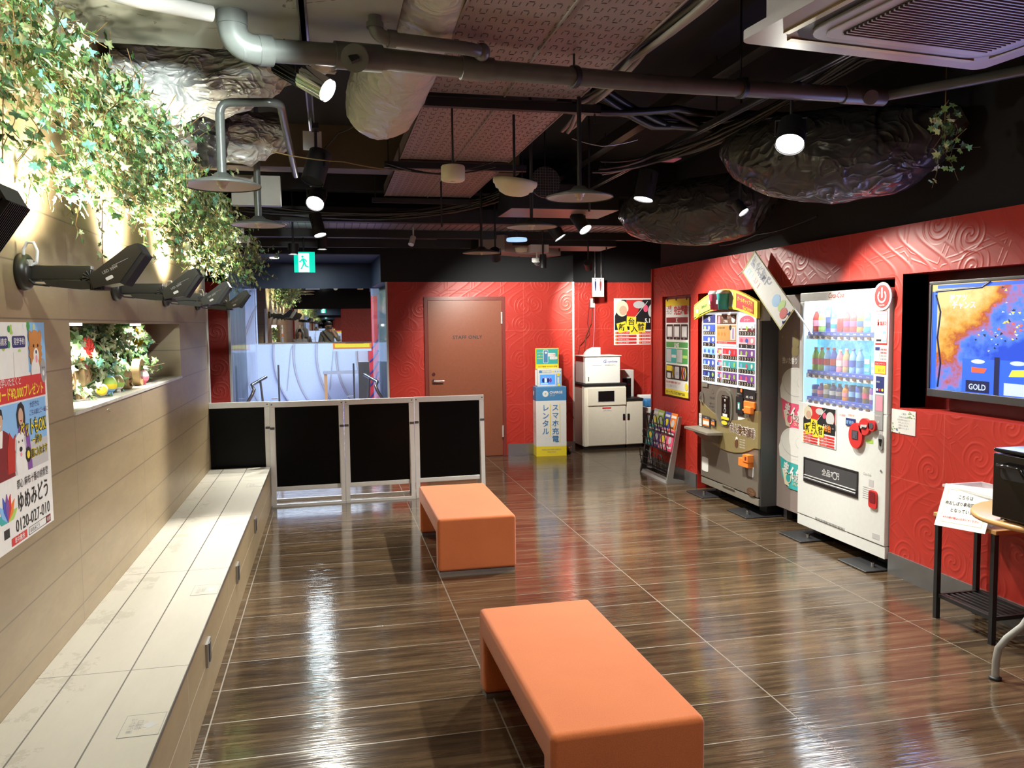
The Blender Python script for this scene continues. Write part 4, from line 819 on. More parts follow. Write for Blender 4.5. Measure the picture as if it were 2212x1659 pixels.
wm = thing('white_terminal', 'white upright terminal with black slot behind the cabinets', 'machine', (3.72, 10.18, 0), 0)
MB().box(0, 0.16, 0, 0.2, 0, 0.98, 'white').build('body', wm, 0.008)
b = MB(frame((0, 0, 0), (1, 0, 0), UP)); b.rect(0.0, 0.12, 0.62, 0.87, 'black_gloss', 0.002); b.rect(0.07, 0.11, 0.78, 0.80, 'chrome', 0.003); b.build('slot_panel', wm)
kb = thing('side_counter', 'white counter unit with blue cushion-like bin at the back right corner', 'counter', (3.98, 10.0, 0))
b = MB(); b.box(0, 0.5, 0, 0.35, 0.04, 0.42, 'light_grey').box(-0.01, 0.52, -0.02, 0.36, 0.42, 0.50, 'white'); b.build('body', kb, 0.01)
MB().box(0.0, 0.14, 0.02, 0.2, 0.50, 0.60, 'blue_plastic').build('blue_bin', kb, 0.02, 3)
MB().box(-0.01, 0.5, 0.20, 0.34, 0.50, 0.64, 'white').build('back_box', kb, 0.015)
b = MB(frame((4.18, 9.99, 0.64), (1, 0, 0), UP)); b.box(0, 0.12, 0, 0.20, 0, 0.004, 'paper').rect(0.02, 0.10, 0.10, 0.18, 'red_ink', 0.0055); b.text('無料', 0.06, 0.04, 0.04, 'red_ink', 0.0055, 'CENTER'); 
ct = b.build('counter_card'); ct.location = (0, 0.2, 0); tag(ct, 'small white and red card standing on the back right counter', 'card')
# toilet sign and its cables
b = MB(frame((3.29, 10.1, 1.93), (0.93, 0.2, 0), UP)); b.box(0, 0.17, 0, 0.24, -0.008, 0, 'paper')
for cx_, m_ in ((0.045, 'navy_ink'), (0.12, 'red_ink')): b.disc(cx_, 0.215, 0.009, m_, 0.0015); b.prism([(cx_-0.006, 0.075), (cx_+0.006, 0.075), (cx_+0.014, 0.16), (cx_+0.010, 0.20), (cx_-0.010, 0.20), (cx_-0.014, 0.16)], 0, 0.0015, m_)
b.text('TOILET', 0.085, 0.035, 0.028, 'grey_ink', 0.0015, 'CENTER'); b.tube([(0.04, 0.24, -0.004), (0.04, 1.26, -0.004)], 0.002, 'steel', 6); b.tube([(0.13, 0.24, -0.004), (0.13, 1.26, -0.004)], 0.002, 'steel', 6)
tag(b.build('toilet_sign'), 'hanging white toilet sign with blue and red figures at the back right', 'sign')
for k, (m_, pts, lab) in enumerate((('dark_red_ink', [(3.36, 10.43, 1.90), (3.33, 10.43, 1.6), (3.36, 10.43, 1.45), (3.22, 10.43, 1.30), (3.20, 10.43, 1.18)], 'dark red cable running down the back wall, left of the pair'), ('brown_ink', [(3.40, 10.42, 1.88), (3.38, 10.42, 1.6), (3.30, 10.42, 1.42), (3.28, 10.42, 1.2)], 'dark cable hanging on the back wall under the toilet sign'), ('pink_ink', [(3.43, 10.43, 1.86), (3.42, 10.43, 1.5), (3.40, 10.43, 1.22)], 'pale pink cable hanging straight on the back wall'))):
    tag(MB().tube(pts, 0.005, m_, 6).build('wall_cable'), lab, 'cable')
tag(MB().box(3.365, 3.42, 10.41, 10.45, 1.80, 1.92, 'white').build('power_socket'), 'small white power socket just under the toilet sign', 'socket')
tag(MB().tube([(2.78, 9.66, 0.56), (2.82, 9.69, 0.48), (2.86, 9.70, 0.53), (2.92, 9.72, 0.42)], 0.004, 'dark_red_ink', 6).build('power_cable'), 'dark wavy power cable beside the cardboard stand', 'cable')
tag(MB().lathe([(0.001, 0), (0.022, 0), (0.024, 0.07), (0.030, 0.09), (0.001, 0.09)], 'chrome', 16, (2.84, 9.66, 0.0)).build('door_stop'), 'small metal door stop on the floor beside the cardboard stand', 'door stop')

# ------------------------------------------------------------------ event posters with plain stand-in figures
def event_poster(b, W, H, seed=1):
    """red / black / yellow promotional sheet in the frame's XY plane, origin lower left; figures replaced by plain shapes"""
    s = W/0.62
    b.box(0, W, 0, H, 0.001, 0.003, 'paper')
    q = lambda x0, x1, y0, y1, m_, h: b.rect(x0*W, x1*W, y0*H, y1*H, m_, h)
    q(0.02, 0.98, 0.32, 0.97, 'black', 0.0034); b.prism([(0.02*W, 0.97*H), (0.16*W, 0.97*H), (0.02*W, 0.62*H)], 0.0034, 0.0038, 'paper'); b.prism([(0.98*W, 0.90*H), (0.98*W, 0.62*H), (0.76*W, 0.62*H)], 0.0034, 0.0038, 'dark_red_ink')
    b.prism([(0.25*W, 0.97*H), (0.60*W, 0.97*H), (0.42*W, 0.50*H), (0.30*W, 0.5*H)], 0.0036, 0.0041, 'red_ink')
    for x_, y_, rx, ry, m_ in ((0.17, 0.78, 0.13, 0.17, 'cream'), (0.19, 0.74, 0.08, 0.10, 'skin_print'), (0.33, 0.66, 0.07, 0.09, 'red_ink'), (0.66, 0.78, 0.05, 0.08, 'rose_ink'), (0.52, 0.86, 0.12, 0.08, 'light_grey'), (0.83, 0.72, 0.12, 0.17, 'light_grey'), (0.50, 0.86, 0.06, 0.05, 'paper')):
        b.disc(x_*W, y_*H, rx*W, m_, 0.0044+0.0002*x_, ry=ry*H)
    b.tube([(0.38*W, 0.52*H, 0.005), (0.70*W, 0.93*H, 0.005)], 0.003*s, 'paper', 4)
    for k, (ch, x_, y_, a) in enumerate((('新', 0.17, 0.38, 0.25), ('台', 0.36, 0.50, -0.05), ('入', 0.42, 0.34, 0.02), ('替', 0.56, 0.38, -0.1))):
        R = Matrix.Rotation(a, 4, 'Z'); sz = 0.085*W/0.62*0.95
        P = [R @ Vector((dx*sz*0.75, dy*sz*0.75, 0)) for dx, dy in ((-1, -1), (1, -1), (1, 1), (-1, 1))]
        b.prism([(x_*W+p.x, y_*H+p.y) for p in P], 0.0046, 0.0052+0.0002*k, 'yellow_ink')
        b.text(ch, x_*W, y_*H-sz*0.42, sz*1.15, 'black', 0.0062, 'CENTER', bold=0.02, rot=0)
    q(0.62, 0.99, 0.46, 0.60, 'black', 0.0054); b.text('5.11', 0.64*W, 0.475*H, 0.125*H, 'paper', 0.0064, bold=0.03, sx=0.9); b.text('(土)', 0.90*W, 0.485*H, 0.05*H, 'paper', 0.0064, sx=0.8)
    for k in range(4):
        for x_ in (0.03, 0.52):
            b.rrect(x_*W, (x_+0.44)*W, (0.235-0.072*k)*H, (0.285-0.072*k)*H, 0.008*s, 'red_ink', 0.003, 0.0045); b.text('新台導入のご案内', (x_+0.06)*W, (0.247-0.072*k)*H, 0.030*H, 'paper', 0.0052)
            b.disc((x_+0.02)*W, (0.26-0.072*k)*H, 0.02*W, 'orange_ink', 0.0054, 10)
    return b
tag(event_poster(MB(frame((3.70, 10.449, 1.30), (1, 0, 0), UP)), 0.68, 0.62).build('event_poster'), 'red and black event poster dated 5.11 on the back right wall', 'poster')

# ------------------------------------------------------------------ framed code-board poster in the right wall
t_ = thing('info_poster', 'tall black and white information poster with yellow ends in the red wall niche', 'poster', (3.445, 8.085, 0.845))
fr = frame((0, 0, 0), RW, UP); b = MB(fr); W, H = 0.57, 0.985
b.box(-0.01, W+0.01, -0.01, H+0.01, 0.0, 0.006, 'recess_red'); b.box(0, W, 0, H, 0.006, 0.012, 'paper'); b.build('backing', t_)
b = MB(fr); h = 0.013
b.rect(0, W, 0.915, H, 'yellow_ink', h); 
for q in (0.05, 0.27, 0.52): b.disc(q, H, 0.02, 'black', h+0.001, 10)
b.text('この夏', 0.02, 0.885, 0.045, 'red_ink', h+.001, bold=0.02); b.text('ブレゴ', 0.02, 0.835, 0.045, 'brown_ink', h+.001, bold=0.02); b.text('完全網羅!', 0.56, 0.835, 0.095, 'red_ink', h+.001, 'RIGHT', bold=0.025, sx=0.85)
b.rect(0.02, W-0.02, 0.745, 0.80, 'dark_red_ink', h); b.text('X', W/2, 0.752, 0.055, 'paper', h+.001, 'CENTER', bold=0.03)
for k in range(3):
    x_ = 0.025+0.18*k; b.rrect(x_, x_+0.165, 0.575, 0.73, 0.012, 'black', 0.012, h); b.rect(x_+0.02, x_+0.145, 0.60, 0.71, 'light_grey', h+.001); b.rect(x_+0.03, x_+0.135, 0.61, 0.70, 'paper', h+.0016); b.text('公式', x_+0.08, 0.580, 0.018, 'paper', h+.0014, 'CENTER')
b.rect(0.02, W-0.02, 0.495, 0.55, 'green_ink', h); b.text('LINE', W/2, 0.500, 0.058, 'paper', h+.001, 'CENTER', bold=0.03)
b.rect(0.02, 0.28, 0.335, 0.485, 'teal_ink', h); b.rect(0.29, W-0.02, 0.335, 0.485, 'green_ink', h); b.rect(0.035, 0.15, 0.345, 0.475, 'light_grey', h+.001); b.rect(0.30, 0.42, 0.345, 0.475, 'light_grey', h+.001); b.rect(0.16, 0.27, 0.39, 0.42, 'paper', h+.001); b.rect(0.43, 0.54, 0.39, 0.42, 'lime_ink', h+.001)
b.rrect(0.02, W-0.02, 0.165, 0.315, 0.02, 'black', 0.012, h); b.rect(0.03, 0.17, 0.25, 0.305, 'yellow_ink', h+.001); b.rrect(0.05, 0.14, 0.175, 0.23, 0.01, 'paper', 0.012, h+.0015); b.rrect(0.245, 0.35, 0.18, 0.30, 0.01, 'light_grey', 0.012, h+.0015); b.text('GO', 0.30, 0.22, 0.04, 'blue_ink', h+.002, 'CENTER')
for x_, m_ in ((0.17, 'yellow_ink'), (0.205, 'gold'), (0.40, 'orange_ink'), (0.44, 'pink_ink'), (0.48, 'yellow_ink')): b.prism([(x_, 0.18), (x_+0.012, 0.18), (x_+0.035, 0.24), (x_+0.012, 0.30), (x_, 0.30), (x_+0.022, 0.24)], 0.012, h+.0012, m_)
b.text('毎日お得な情報をお届けします', 0.02, 0.125, 0.026, 'red_ink', h, bold=0.01); b.text('ぜひご登録ください', 0.02, 0.085, 0.030, 'grey_ink', h)
b.disc(0.52, 0.11, 0.035, 'yellow_ink', h+.001, ry=0.04)
b.rect(0, W, 0, 0.062, 'yellow_ink', h+.0012); b.text('スマートブレゴ 公式 ENJOY 2025', 0.015, 0.018, 0.034, 'black', h+.002, bold=0.02, sx=0.95); b.build('poster_print', t_)

# ------------------------------------------------------------------ magazine rack
mr = thing('magazine_rack', 'leaning grey metal magazine rack with black wire baskets', 'rack', (3.22, 7.90, 0))
for yy, nm in ((-0.36, 'side_frame'), (0.34, 'side_frame')):
    b = MB(); b.M = Matrix(((1, 0, 0, 0), (0, 0, 1, yy), (0, 1, 0, 0), (0, 0, 0, 1)))
    b.prism([(0, 0), (0.19, 0.0), (0.19, 0.02), (0.065, 0.05), (0.16, 0.66), (0.125, 0.66), (0.0, 0.03)], 0, 0.028, 'grey_metal' if yy < 0 else 'dark_grey'); b.build(nm, mr)
MB().add([(0.0, -0.34, 0.0), (0.07, -0.34, 0.0), (0.07, 0.35, 0.0), (0.0, 0.35, 0.0), (0.02, -0.34, 0.035), (0.07, -0.34, 0.03), (0.07, 0.35, 0.03), (0.02, 0.35, 0.035)], [(0, 3, 2, 1), (4, 5, 6, 7), (0, 1, 5, 4), (2, 3, 7, 6), (1, 2, 6, 5), (0, 4, 7, 3)], 'grey_metal').build('base_plate', mr)
def basket(z, x, nm='wire_basket'):
    b = MB(); r = 0.005
    for k in range(4):
        y0 = 0.30-0.165*k; y1 = y0-0.10
        b.tube([(x+0.02, y0, z), (x-0.065, y0, z+0.01), (x-0.085, y0, z+0.15), (x-0.085, y0-0.02, z+0.175), (x-0.085, y1+0.02, z+0.175), (x-0.085, y1, z+0.15), (x-0.065, y1, z+0.01), (x+0.02, y1, z)], r, 'black', 6)
    b.tube([(x-0.065, 0.33, z+0.01), (x-0.065, -0.35, z+0.01)], r, 'black', 6); b.tube([(x+0.02, 0.33, z), (x+0.02, -0.35, z)], r, 'black', 6); b.tube([(x-0.078, 0.33, z+0.09), (x-0.078, -0.35, z+0.09)], r*0.8, 'black', 6)
    b.build(nm, mr)
basket(0.465, 0.135); basket(0.30, 0.09); basket(0.10, 0.055)
for k, (z, x, y0, m_, lab) in enumerate((
    (0.475, 3.22+0.095, 0.30, 'light_grey', 'pale grey magazine in the top basket of the rack'), (0.475, 3.22+0.085, 0.16, 'lime_ink', 'green magazine in the top basket of the rack'),
    (0.475, 3.22+0.085, -0.02, 'blue_ink', 'blue magazine in the top basket of the rack'), (0.475, 3.22+0.085, -0.17, 'orange_ink', 'orange magazine in the top basket of the rack'),
    (0.31, 3.22+0.045, 0.32, 'teal_ink', 'teal magazine in the middle basket of the rack'), (0.31, 3.22+0.045, 0.15, 'purple_ink', 'purple magazine in the middle basket of the rack'),
    (0.31, 3.22+0.045, -0.02, 'pink_ink', 'light pink magazine in the middle basket of the rack'), (0.31, 3.22+0.045, -0.19, 'rose_ink', 'bright pink magazine in the middle basket of the rack'))):
    a = math.radians(12); fr = frame((x, 7.90+y0, z), RW, (math.sin(a), 0, math.cos(a)))
    b = MB(fr); w_ = 0.155; b.box(0, w_, 0, 0.215, -0.010, 0, m_); b.rect(0.02, w_-0.02, 0.165, 0.190, 'paper', 0.0012); b.disc(w_/2, 0.11, 0.038, 'light_grey' if k % 2 else 'yellow_ink', 0.0012); b.rect(0.02, w_-0.02, 0.03, 0.05, 'paper', 0.0012); b.box(0.002, w_-0.002, 0.001, 0.212, -0.008, -0.002, 'paper')
    tag(b.build('magazine'), lab, 'magazine', 'magazines in the rack')

# ------------------------------------------------------------------ drinks vending machine (white)
vm = thing('drink_vending_machine', 'white drinks vending machine with lit blue display and red coin panel', 'vending machine', (3.40, 5.51, 0))
VF = frame((0, 0, 0), RW, UP); W = 1.0; TOP = 1.80
b = MB(VF)
b.box(0, W, 0.08, TOP, -0.70, -0.12, 'machine_white')
# door shell around the display window (0.05..0.86, 1.0..1.735) and delivery slot
def ring(b, X0, X1, Y0, Y1, x0, x1, y0, y1, z0, z1, m):
    b.box(X0, X1, Y0, y0, z0, z1, m); b.box(X0, X1, y1, Y1, z0, z1, m); b.box(X0, x0, y0, y1, z0, z1, m); b.box(x1, X1, y0, y1, z0, z1, m)
ring(b, 0, W, 0.16, TOP, 0.05, 0.86, 1.0, 1.735, -0.12, 0.0, 'machine_white')
b.build('cabinet_body', vm, 0.006)
b = MB(VF); pts = [(0, 0.155), (0.15, 0.155), (0.25, 0.185), (0.50, 0.185), (0.62, 0.155), (1.0, 0.155)]
b.strip(pts, [(q[0], 0.08) for q in pts], -0.12, -0.004, 'machine_white'); 
for k in range(26): b.box(0.24+0.0135*k, 0.246+0.0135*k, 0.160, 0.180, -0.004, 0.002, 'black')
b.build('kick_panel', vm, 0.003)
for x_ in (-0.04, 0.70):
    b = MB(VF); b.box(x_, x_+0.30, 0.0, 0.012, -0.25, 0.13, 'black').box(x_+0.1, x_+0.2, 0.012, 0.08, -0.2, -0.1, 'black').cyl((x_+0.22, 0.012, 0.02), (x_+0.22, 0.04, 0.02), 0.012, 'chrome'); b.build('foot_plate', vm, 0.006)
b = MB(VF); b.box(0.05, 0.86, 1.0, 1.735, -0.118, -0.112, 'case_back'); b.box(0.05, 0.056, 1.0, 1.735, -0.112, -0.004, 'lit_panel').box(0.854, 0.86, 1.0, 1.735, -0.112, -0.004, 'lit_panel').box(0.056, 0.854, 1.722, 1.735, -0.112, -0.01, 'lit_white'); b.build('display_case', vm)
b = MB(VF); b.box(0.055, 0.855, 1.0, 1.73, -0.006, -0.003, mat('display_glass', (0.95, 0.98, 1.0), 0.03, alpha=0.07)); b.build('display_glass', vm)
ROWS = ((1.475, 1.505), (1.195, 1.228), (1.005, 1.035))
for z0, z1 in ROWS:
    b = MB(VF); b.box(0.06, 0.855, z0-0.012, z1-0.013, -0.11, -0.02, 'machine_white'); b.box(0.09, 0.845, z1-0.014, z1+0.012, -0.10, -0.012, 'blue_ink')
    b.M = VF @ Matrix.Translation((0, 0, -0.0115))
    for k in range(10): b.text('¥160', 0.125+0.0735*k, z1-0.007, 0.014, 'paper', 0.0008, 'CENTER')
    sh = b.build('shelf_rail', vm, 0.002)
    for k in range(10):
        bb = MB(VF); c = (0.125+0.0735*k, (z0+z1)/2-0.012); bb.disc(c[0], c[1], 0.0165, 'navy_ink' if k % 2 == 0 else 'brown_ink', -0.010, 16, ry=0.0095, t=0.012); bb.build('select_button', sh)
b = MB(VF)
b.text('Coca-Cola', 0.44, 1.752, 0.052, 'red_ink', 0.001, 'CENTER', bold=0.01, shear=0.35, sx=0.80); b.build('logo_lettering', vm)
b = MB(VF); b.rect(0.872, 0.985, 1.44, 1.655, 'red_ink', 0.001); b.rect(0.876, 0.981, 1.452, 1.651, 'paper', 0.0016); b.text('1', 0.882, 1.56, 0.060, 'red_ink', 0.0022, bold=0.02); b.text('本無料!', 0.979, 1.562, 0.032, 'red_ink', 0.0022, 'RIGHT', bold=0.02, sx=0.9); b.rect(0.885, 0.97, 1.628, 1.642, 'pink_ink', 0.0022); b.rect(0.882, 0.93, 1.462, 1.475, 'black', 0.0022); b.rect(0.94, 0.976, 1.458, 1.525, 'sky_ink', 0.0022); b.rect(0.944, 0.972, 1.47, 1.51, 'paper', 0.0027); b.build('free_drink_sticker', vm)
b = MB(VF); b.rect(0.872, 0.915, 1.405, 1.425, 'navy_ink', 0.001); b.rect(0.885, 0.912, 1.345, 1.39, 'light_grey', 0.001)
for k in range(4):
    for i in range(4): b.rect(0.925+0.015*i, 0.934+0.015*i, 1.345+0.02*k, 1.356+0.02*k, 'red_ink' if k > 1 else 'grey_ink', 0.001)
b.build('guide_sticker', vm)
b = MB(VF); b.rect(0.868, 0.98, 1.255, 1.335, 'red_ink', 0.001); b.rect(0.872, 0.976, 1.258, 1.31, 'yellow_ink', 0.0016); b.text('キャンペーン', 0.924, 1.315, 0.016, 'paper', 0.0022, 'CENTER'); b.text('当たる', 0.90, 1.272, 0.022, 'red_ink', 0.0022); b.build('campaign_sticker', vm)
b = MB(VF); b.rect(0.885, 0.965, 1.135, 1.24, 'navy_ink', 0.001); b.text('VISA', 0.892, 1.20, 0.016, 'paper', 0.002)
for k, m_ in enumerate(('paper', 'red_ink', 'yellow_ink')): b.disc(0.90+0.025*k, 1.155, 0.009, m_, 0.002)
b.build('card_sticker', vm)
b = MB(VF); b.rect(0.882, 0.962, 0.90, 1.125, 'grey_ink', 0.004, 0.006); b.rect(0.895, 0.957, 1.02, 1.115, 'pink_ink', 0.005); b.text('電子マネー', 0.922, 0.985, 0.012, 'paper', 0.005, 'CENTER'); b.disc(0.922, 0.95, 0.008, 'light_grey', 0.005); b.rect(0.882, 0.96, 0.865, 0.895, 'light_grey', 0.001); b.build('card_reader', vm)
b = MB(VF); b.text('Coca-Cola', 0.775, 0.585, 0.024, 'grey_ink', 0.001, shear=0.3, sx=0.8)
b.rect(0.835, 0.88, 0.52, 0.565, 'light_grey', 0.001)
for k in range(6): b.rect(0.775, 0.89-0.01*(k % 2), 0.505-0.014*k, 0.508-0.014*k, 'grey_ink', 0.001)
b.build('owner_sticker', vm)
b = MB(VF); b.text('つり銭切', 0.50, 0.945, 0.018, 'red_ink', 0.001); b.text('お知らせ', 0.60, 0.955, 0.018, 'orange_ink', 0.001)
b.build('status_lettering', vm)
MB(VF).rect(0.80, 0.87, 0.80, 0.825, 'lime_ink', 0.001).build('eco_sticker', vm)
MB(VF).rect(0.88, 0.95, 0.19, 0.225, 'light_grey', 0.001).build('serial_sticker', vm)
b = MB(VF); b.disc(0.935, 1.745, 0.088, 'paper', 0.006, 36, t=0.006); b.disc(0.935, 1.745, 0.072, 'red_ink', 0.0075, 36)
for k in range(15):
    a = math.radians(130 + 280*k/15); a2 = math.radians(130 + 280*(k+1)/15); r0, r1 = 0.031, 0.042
    b.prism([(0.935+r0*math.cos(a), 1.745+r0*math.sin(a)), (0.935+r1*math.cos(a), 1.745+r1*math.sin(a)), (0.935+r1*math.cos(a2), 1.745+r1*math.sin(a2)), (0.935+r0*math.cos(a2), 1.745+r0*math.sin(a2))], 0.007, 0.0085, 'paper')
b.rrect(0.928, 0.942, 1.735, 1.80, 0.006, 'paper', 0.007, 0.0086); b.text('CokeON', 0.935, 1.685, 0.014, 'paper', 0.0085, 'CENTER'); b.build('power_badge', vm)
# coin and note panel
b = MB(VF); b.disc(0.71, 0.835, 0.072, 'red_ink', 0.02, 28, ry=0.085, t=0.02); b.disc(0.80, 0.905, 0.055, 'red_ink', 0.02, 24, t=0.02); b.disc(0.875, 0.92, 0.036, 'red_ink', 0.02, 24, t=0.02); b.prism([(0.735, 0.86), (0.78, 0.86), (0.82, 0.90), (0.77, 0.905)], 0, 0.019, 'red_ink')
b.rect(0.675, 0.74, 0.81, 0.87, 'dark_grey', 0.022); b.rect(0.688, 0.735, 0.815, 0.862, 'steel', 0.024); b.disc(0.712, 0.838, 0.012, 'chrome', 0.026); b.prism([(0.765, 0.89), (0.83, 0.905), (0.835, 0.92), (0.77, 0.915)], 0.02, 0.024, 'light_grey'); b.rect(0.785, 0.82, 0.893, 0.903, 'black', 0.025); b.disc(0.875, 0.92, 0.020, 'steel', 0.023); b.build('coin_panel', vm)
b = MB(VF); b.rect(0.585, 0.685, 0.89, 0.94, 'navy_ink', 0.006, 0.006); b.text('販売中', 0.635, 0.903, 0.028, 'sky_ink', 0.0068, 'CENTER', bold=0.02); b.build('price_display', vm)
b = MB(VF); b.rrect(0.93, 0.97, 0.77, 0.875, 0.019, 'grey_metal', 0, 0.008); b.prism([(0.936, 0.845), (0.964, 0.845), (0.955, 0.80), (0.947, 0.80)], 0.008, 0.012, 'black'); b.disc(0.95, 0.835, 0.009, 'chrome', 0.014); b.build('door_lock', vm)
b = MB(VF); b.disc(0.955, 0.64, 0.008, 'chrome', 0.004); b.build('key_lock', vm)
b = MB(VF); ring(b, 0.085, 0.725, 0.415, 0.595, 0.095, 0.715, 0.425, 0.585, 0.0, 0.006, 'black'); b.box(0.095, 0.715, 0.425, 0.585, 0.001, 0.003, 'dark_grey'); b.tube([(0.10, 0.445, 0.006), (0.71, 0.445, 0.006)], 0.008, 'steel'); b.tube([(0.10, 0.465, 0.006), (0.71, 0.465, 0.006)], 0.005, 'grey_metal')
b.text('全品70円', 0.42, 0.505, 0.052, 'light_grey', 0.0045, 'CENTER', bold=0.02); b.disc(0.47, 0.52, 0.028, 'light_grey', 0.0042, 20); b.disc(0.47, 0.52, 0.020, 'dark_grey', 0.0046, 20); b.build('delivery_flap', vm)
b = MB(VF); b.rrect(0.845, 0.925, 0.385, 0.50, 0.02, 'red_ink', 0, 0.010); b.rrect(0.855, 0.915, 0.42, 0.492, 0.012, 'dark_red_ink', 0.010, 0.012); b.build('coin_return', vm)
ep = MB(VF @ Matrix.Translation((0.065, 0.705, 0.001))); event_poster(ep, 0.41, 0.285); ep.text('45台', 0.27, 0.115, 0.055, 'orange_ink', 0.0068, bold=0.03, sx=0.8)
o = ep.build('machine_poster'); o.location = (3.40, 5.51, 0); tag(o, 'small red and black event poster taped on the white vending machine', 'poster')
DR = [  # x slot, row, kind, body, cap/label, height, words
 [('bottle', 'feather_red', 'pink_ink', .17, 'red-labelled bottle'), ('bottle', 'lime_ink', 'paper', .17, 'pale green bottle'), ('carton', 'blue_ink', 'navy_ink', .19, 'tall blue promotional card'), ('can', 'paper', 'teal_ink', .10, 'short white can'), ('can', 'red_ink', 'red_ink', .11, 'short red can'),
  ('bottle', 'red_ink', 'purple_ink', .155, 'red and purple bottle, left of the pair'), ('bottle', 'red_ink', 'rose_ink', .155, 'red and purple bottle, right of the pair'), ('bottle', 'orange_ink', 'blue_ink', .155, 'orange and blue bottle'), ('bottle', 'teal_ink', 'light_grey', .155, 'grey green bottle'), ('bottle', 'pink_ink', 'paper', .155, 'pink and white bottle')],
 [('bottle', 'lime_ink', 'pink_ink', .175, 'leftmost green tea bottle'), ('bottle', 'lime_ink', 'rose_ink', .175, 'second green tea bottle'), ('bottle', 'sky_ink', 'feather_red', .175, 'blue sports drink bottle, left of the pair'), ('bottle', 'blue_ink', 'feather_red', .175, 'blue sports drink bottle, right of the pair'), ('bottle', 'pink_ink', 'paper', .165, 'pink bottle'),
  ('bottle', 'wood_letter', 'pink_ink', .175, 'milk tea bottle'), ('bottle', 'sky_ink', 'blue_ink', .175, 'clear water bottle, left of the pair'), ('bottle', 'sky_ink', 'stand_blue', .175, 'clear water bottle, right of the pair'), ('carton', 'teal_ink', 'sky_ink', .13, 'blue green seal display card'), ('carton', 'sky_ink', 'paper', .10, 'small pale display card')],
 [('can', 'blue_ink', 'light_grey', .095, 'small blue and silver can'), ('bottle', 'purple_ink', 'pink_ink', .11, 'small purple bottle'), ('can', 'gold', 'light_grey', .11, 'gold coffee can'), ('bottle', 'navy_ink', 'light_grey', .12, 'black coffee bottle, left of the pair'), ('bottle', 'navy_ink', 'grey_ink', .12, 'black coffee bottle, right of the pair'),
  ('bottle', 'orange_ink', 'pink_ink', .12, 'small orange bottle'), ('can', 'navy_ink', 'sky_ink', .12, 'dark blue can, left of the pair'), ('can', 'blue_ink', 'sky_ink', .12, 'dark blue can, right of the pair'), ('can', 'gold', 'rose_ink', .12, 'yellowish can with pink tag'), ('can', 'purple_ink', 'light_grey', .115, 'lilac can')]]
for r_i, row in enumerate(DR):
    base = ROWS[r_i][1]+0.002; rn = ('top', 'middle', 'bottom')[r_i]
    for k, (kind, c1, c2, hh, words_) in enumerate(row):
        xx = 0.125+0.0735*k; o = thing({'bottle': 'drink_bottle', 'can': 'drink_can', 'carton': 'display_card'}[kind], '%s, %s shelf of the white vending machine' % (words_, rn), kind if kind != 'carton' else 'card', (3.40+0.058, 5.51-xx, base), group='drinks on the %s shelf of the white machine' % rn)
        r = 0.026
        if kind == 'bottle':
            MB().lathe([(0.001, 0), (r*0.9, 0), (r, 0.006), (r, hh*0.22), (r*0.95, hh*0.25), (r, hh*0.62), (r*0.85, hh*0.72), (r*0.42, hh*0.88), (r*0.42, hh*0.92)], c1, 18).build('bottle_body', o)
            MB().lathe([(r*0.46, hh*0.92), (r*0.46, hh), (0.001, hh)], c2, 14).build('cap', o)
            MB().lathe([(r*1.02, hh*0.30), (r*1.02, hh*0.55)], c2, 18).build('label_band', o)
        elif kind == 'can':
            MB().lathe([(0.001, 0), (r*0.85, 0), (r, 0.006), (r, hh-0.008), (r*0.85, hh), (0.001, hh-0.002)], c1, 18).build('can_body', o)
            MB().lathe([(r*1.02, hh*0.35), (r*1.02, hh*0.65)], c2, 18).build('label_band', o)
        else:
            MB().box(-0.002, 0.004, -0.03, 0.03, 0, hh, c1).build('card_body', o); MB().box(-0.004, -0.002, -0.024, 0.024, hh*0.2, hh*0.4, c2).box(-0.004, -0.002, -0.024, 0.024, hh*0.6, hh*0.85, 'paper').build('card_print', o)
area('display_light', (3.385+0.03, 5.05, 1.71), (3.47, 5.05, 1.2), 2.0, 0.75, 0.03, (0.80, 0.93, 1.0))

# ------------------------------------------------------------------ coffee vending machine (taupe and gold)
gm = thing('coffee_vending_machine', 'taupe and gold cup coffee vending machine with yellow arched header', 'vending machine', (3.37, 7.10, 0))
W = 1.06; b = MB(VF)
b.box(0.02, W-0.02, 0.09, 1.74, -0.75, -0.10, 'black'); b.box(0, W, 0.16, 1.76, -0.10, 0.0, 'taupe'); b.build('cabinet_body', gm, 0.006)
b = MB(VF); b.box(0, W, 0.09, 0.152, -0.10, -0.006, 'taupe_light'); b.build('kick_panel', gm, 0.004)
for x_ in (-0.06, 0.75):
    b = MB(VF); b.box(x_, x_+0.34, 0.0, 0.012, -0.3, 0.12, 'black').box(x_+0.12, x_+0.24, 0.012, 0.09, -0.25, -0.12, 'black').cyl((x_+0.22, 0.012, 0.04), (x_+0.22, 0.045, 0.04), 0.012, 'chrome'); b.build('foot_plate', gm, 0.006)
b = MB(VF); b.box(0.03, 1.02, 1.035, 1.68, 0.0, 0.006, 'paper')
mat('print_glow', (0.8, 0.85, 0.95), 0.3, emit=0.55, ecolor=(0.8, 0.88, 1.0))
b.rect(0.032, 1.018, 1.037, 1.678, 'print_glow', 0.008)
PZ = [1.48, 1.375, 1.27, 1.165, 1.06]
cols = [(0.055, 0.30, ['blue_ink', 'blue_ink', 'sky_ink', 'blue_ink', 'navy_ink']), (0.735, 1.005, ['dark_red_ink', 'pink_ink', 'purple_ink', 'teal_ink', 'purple_ink'])]
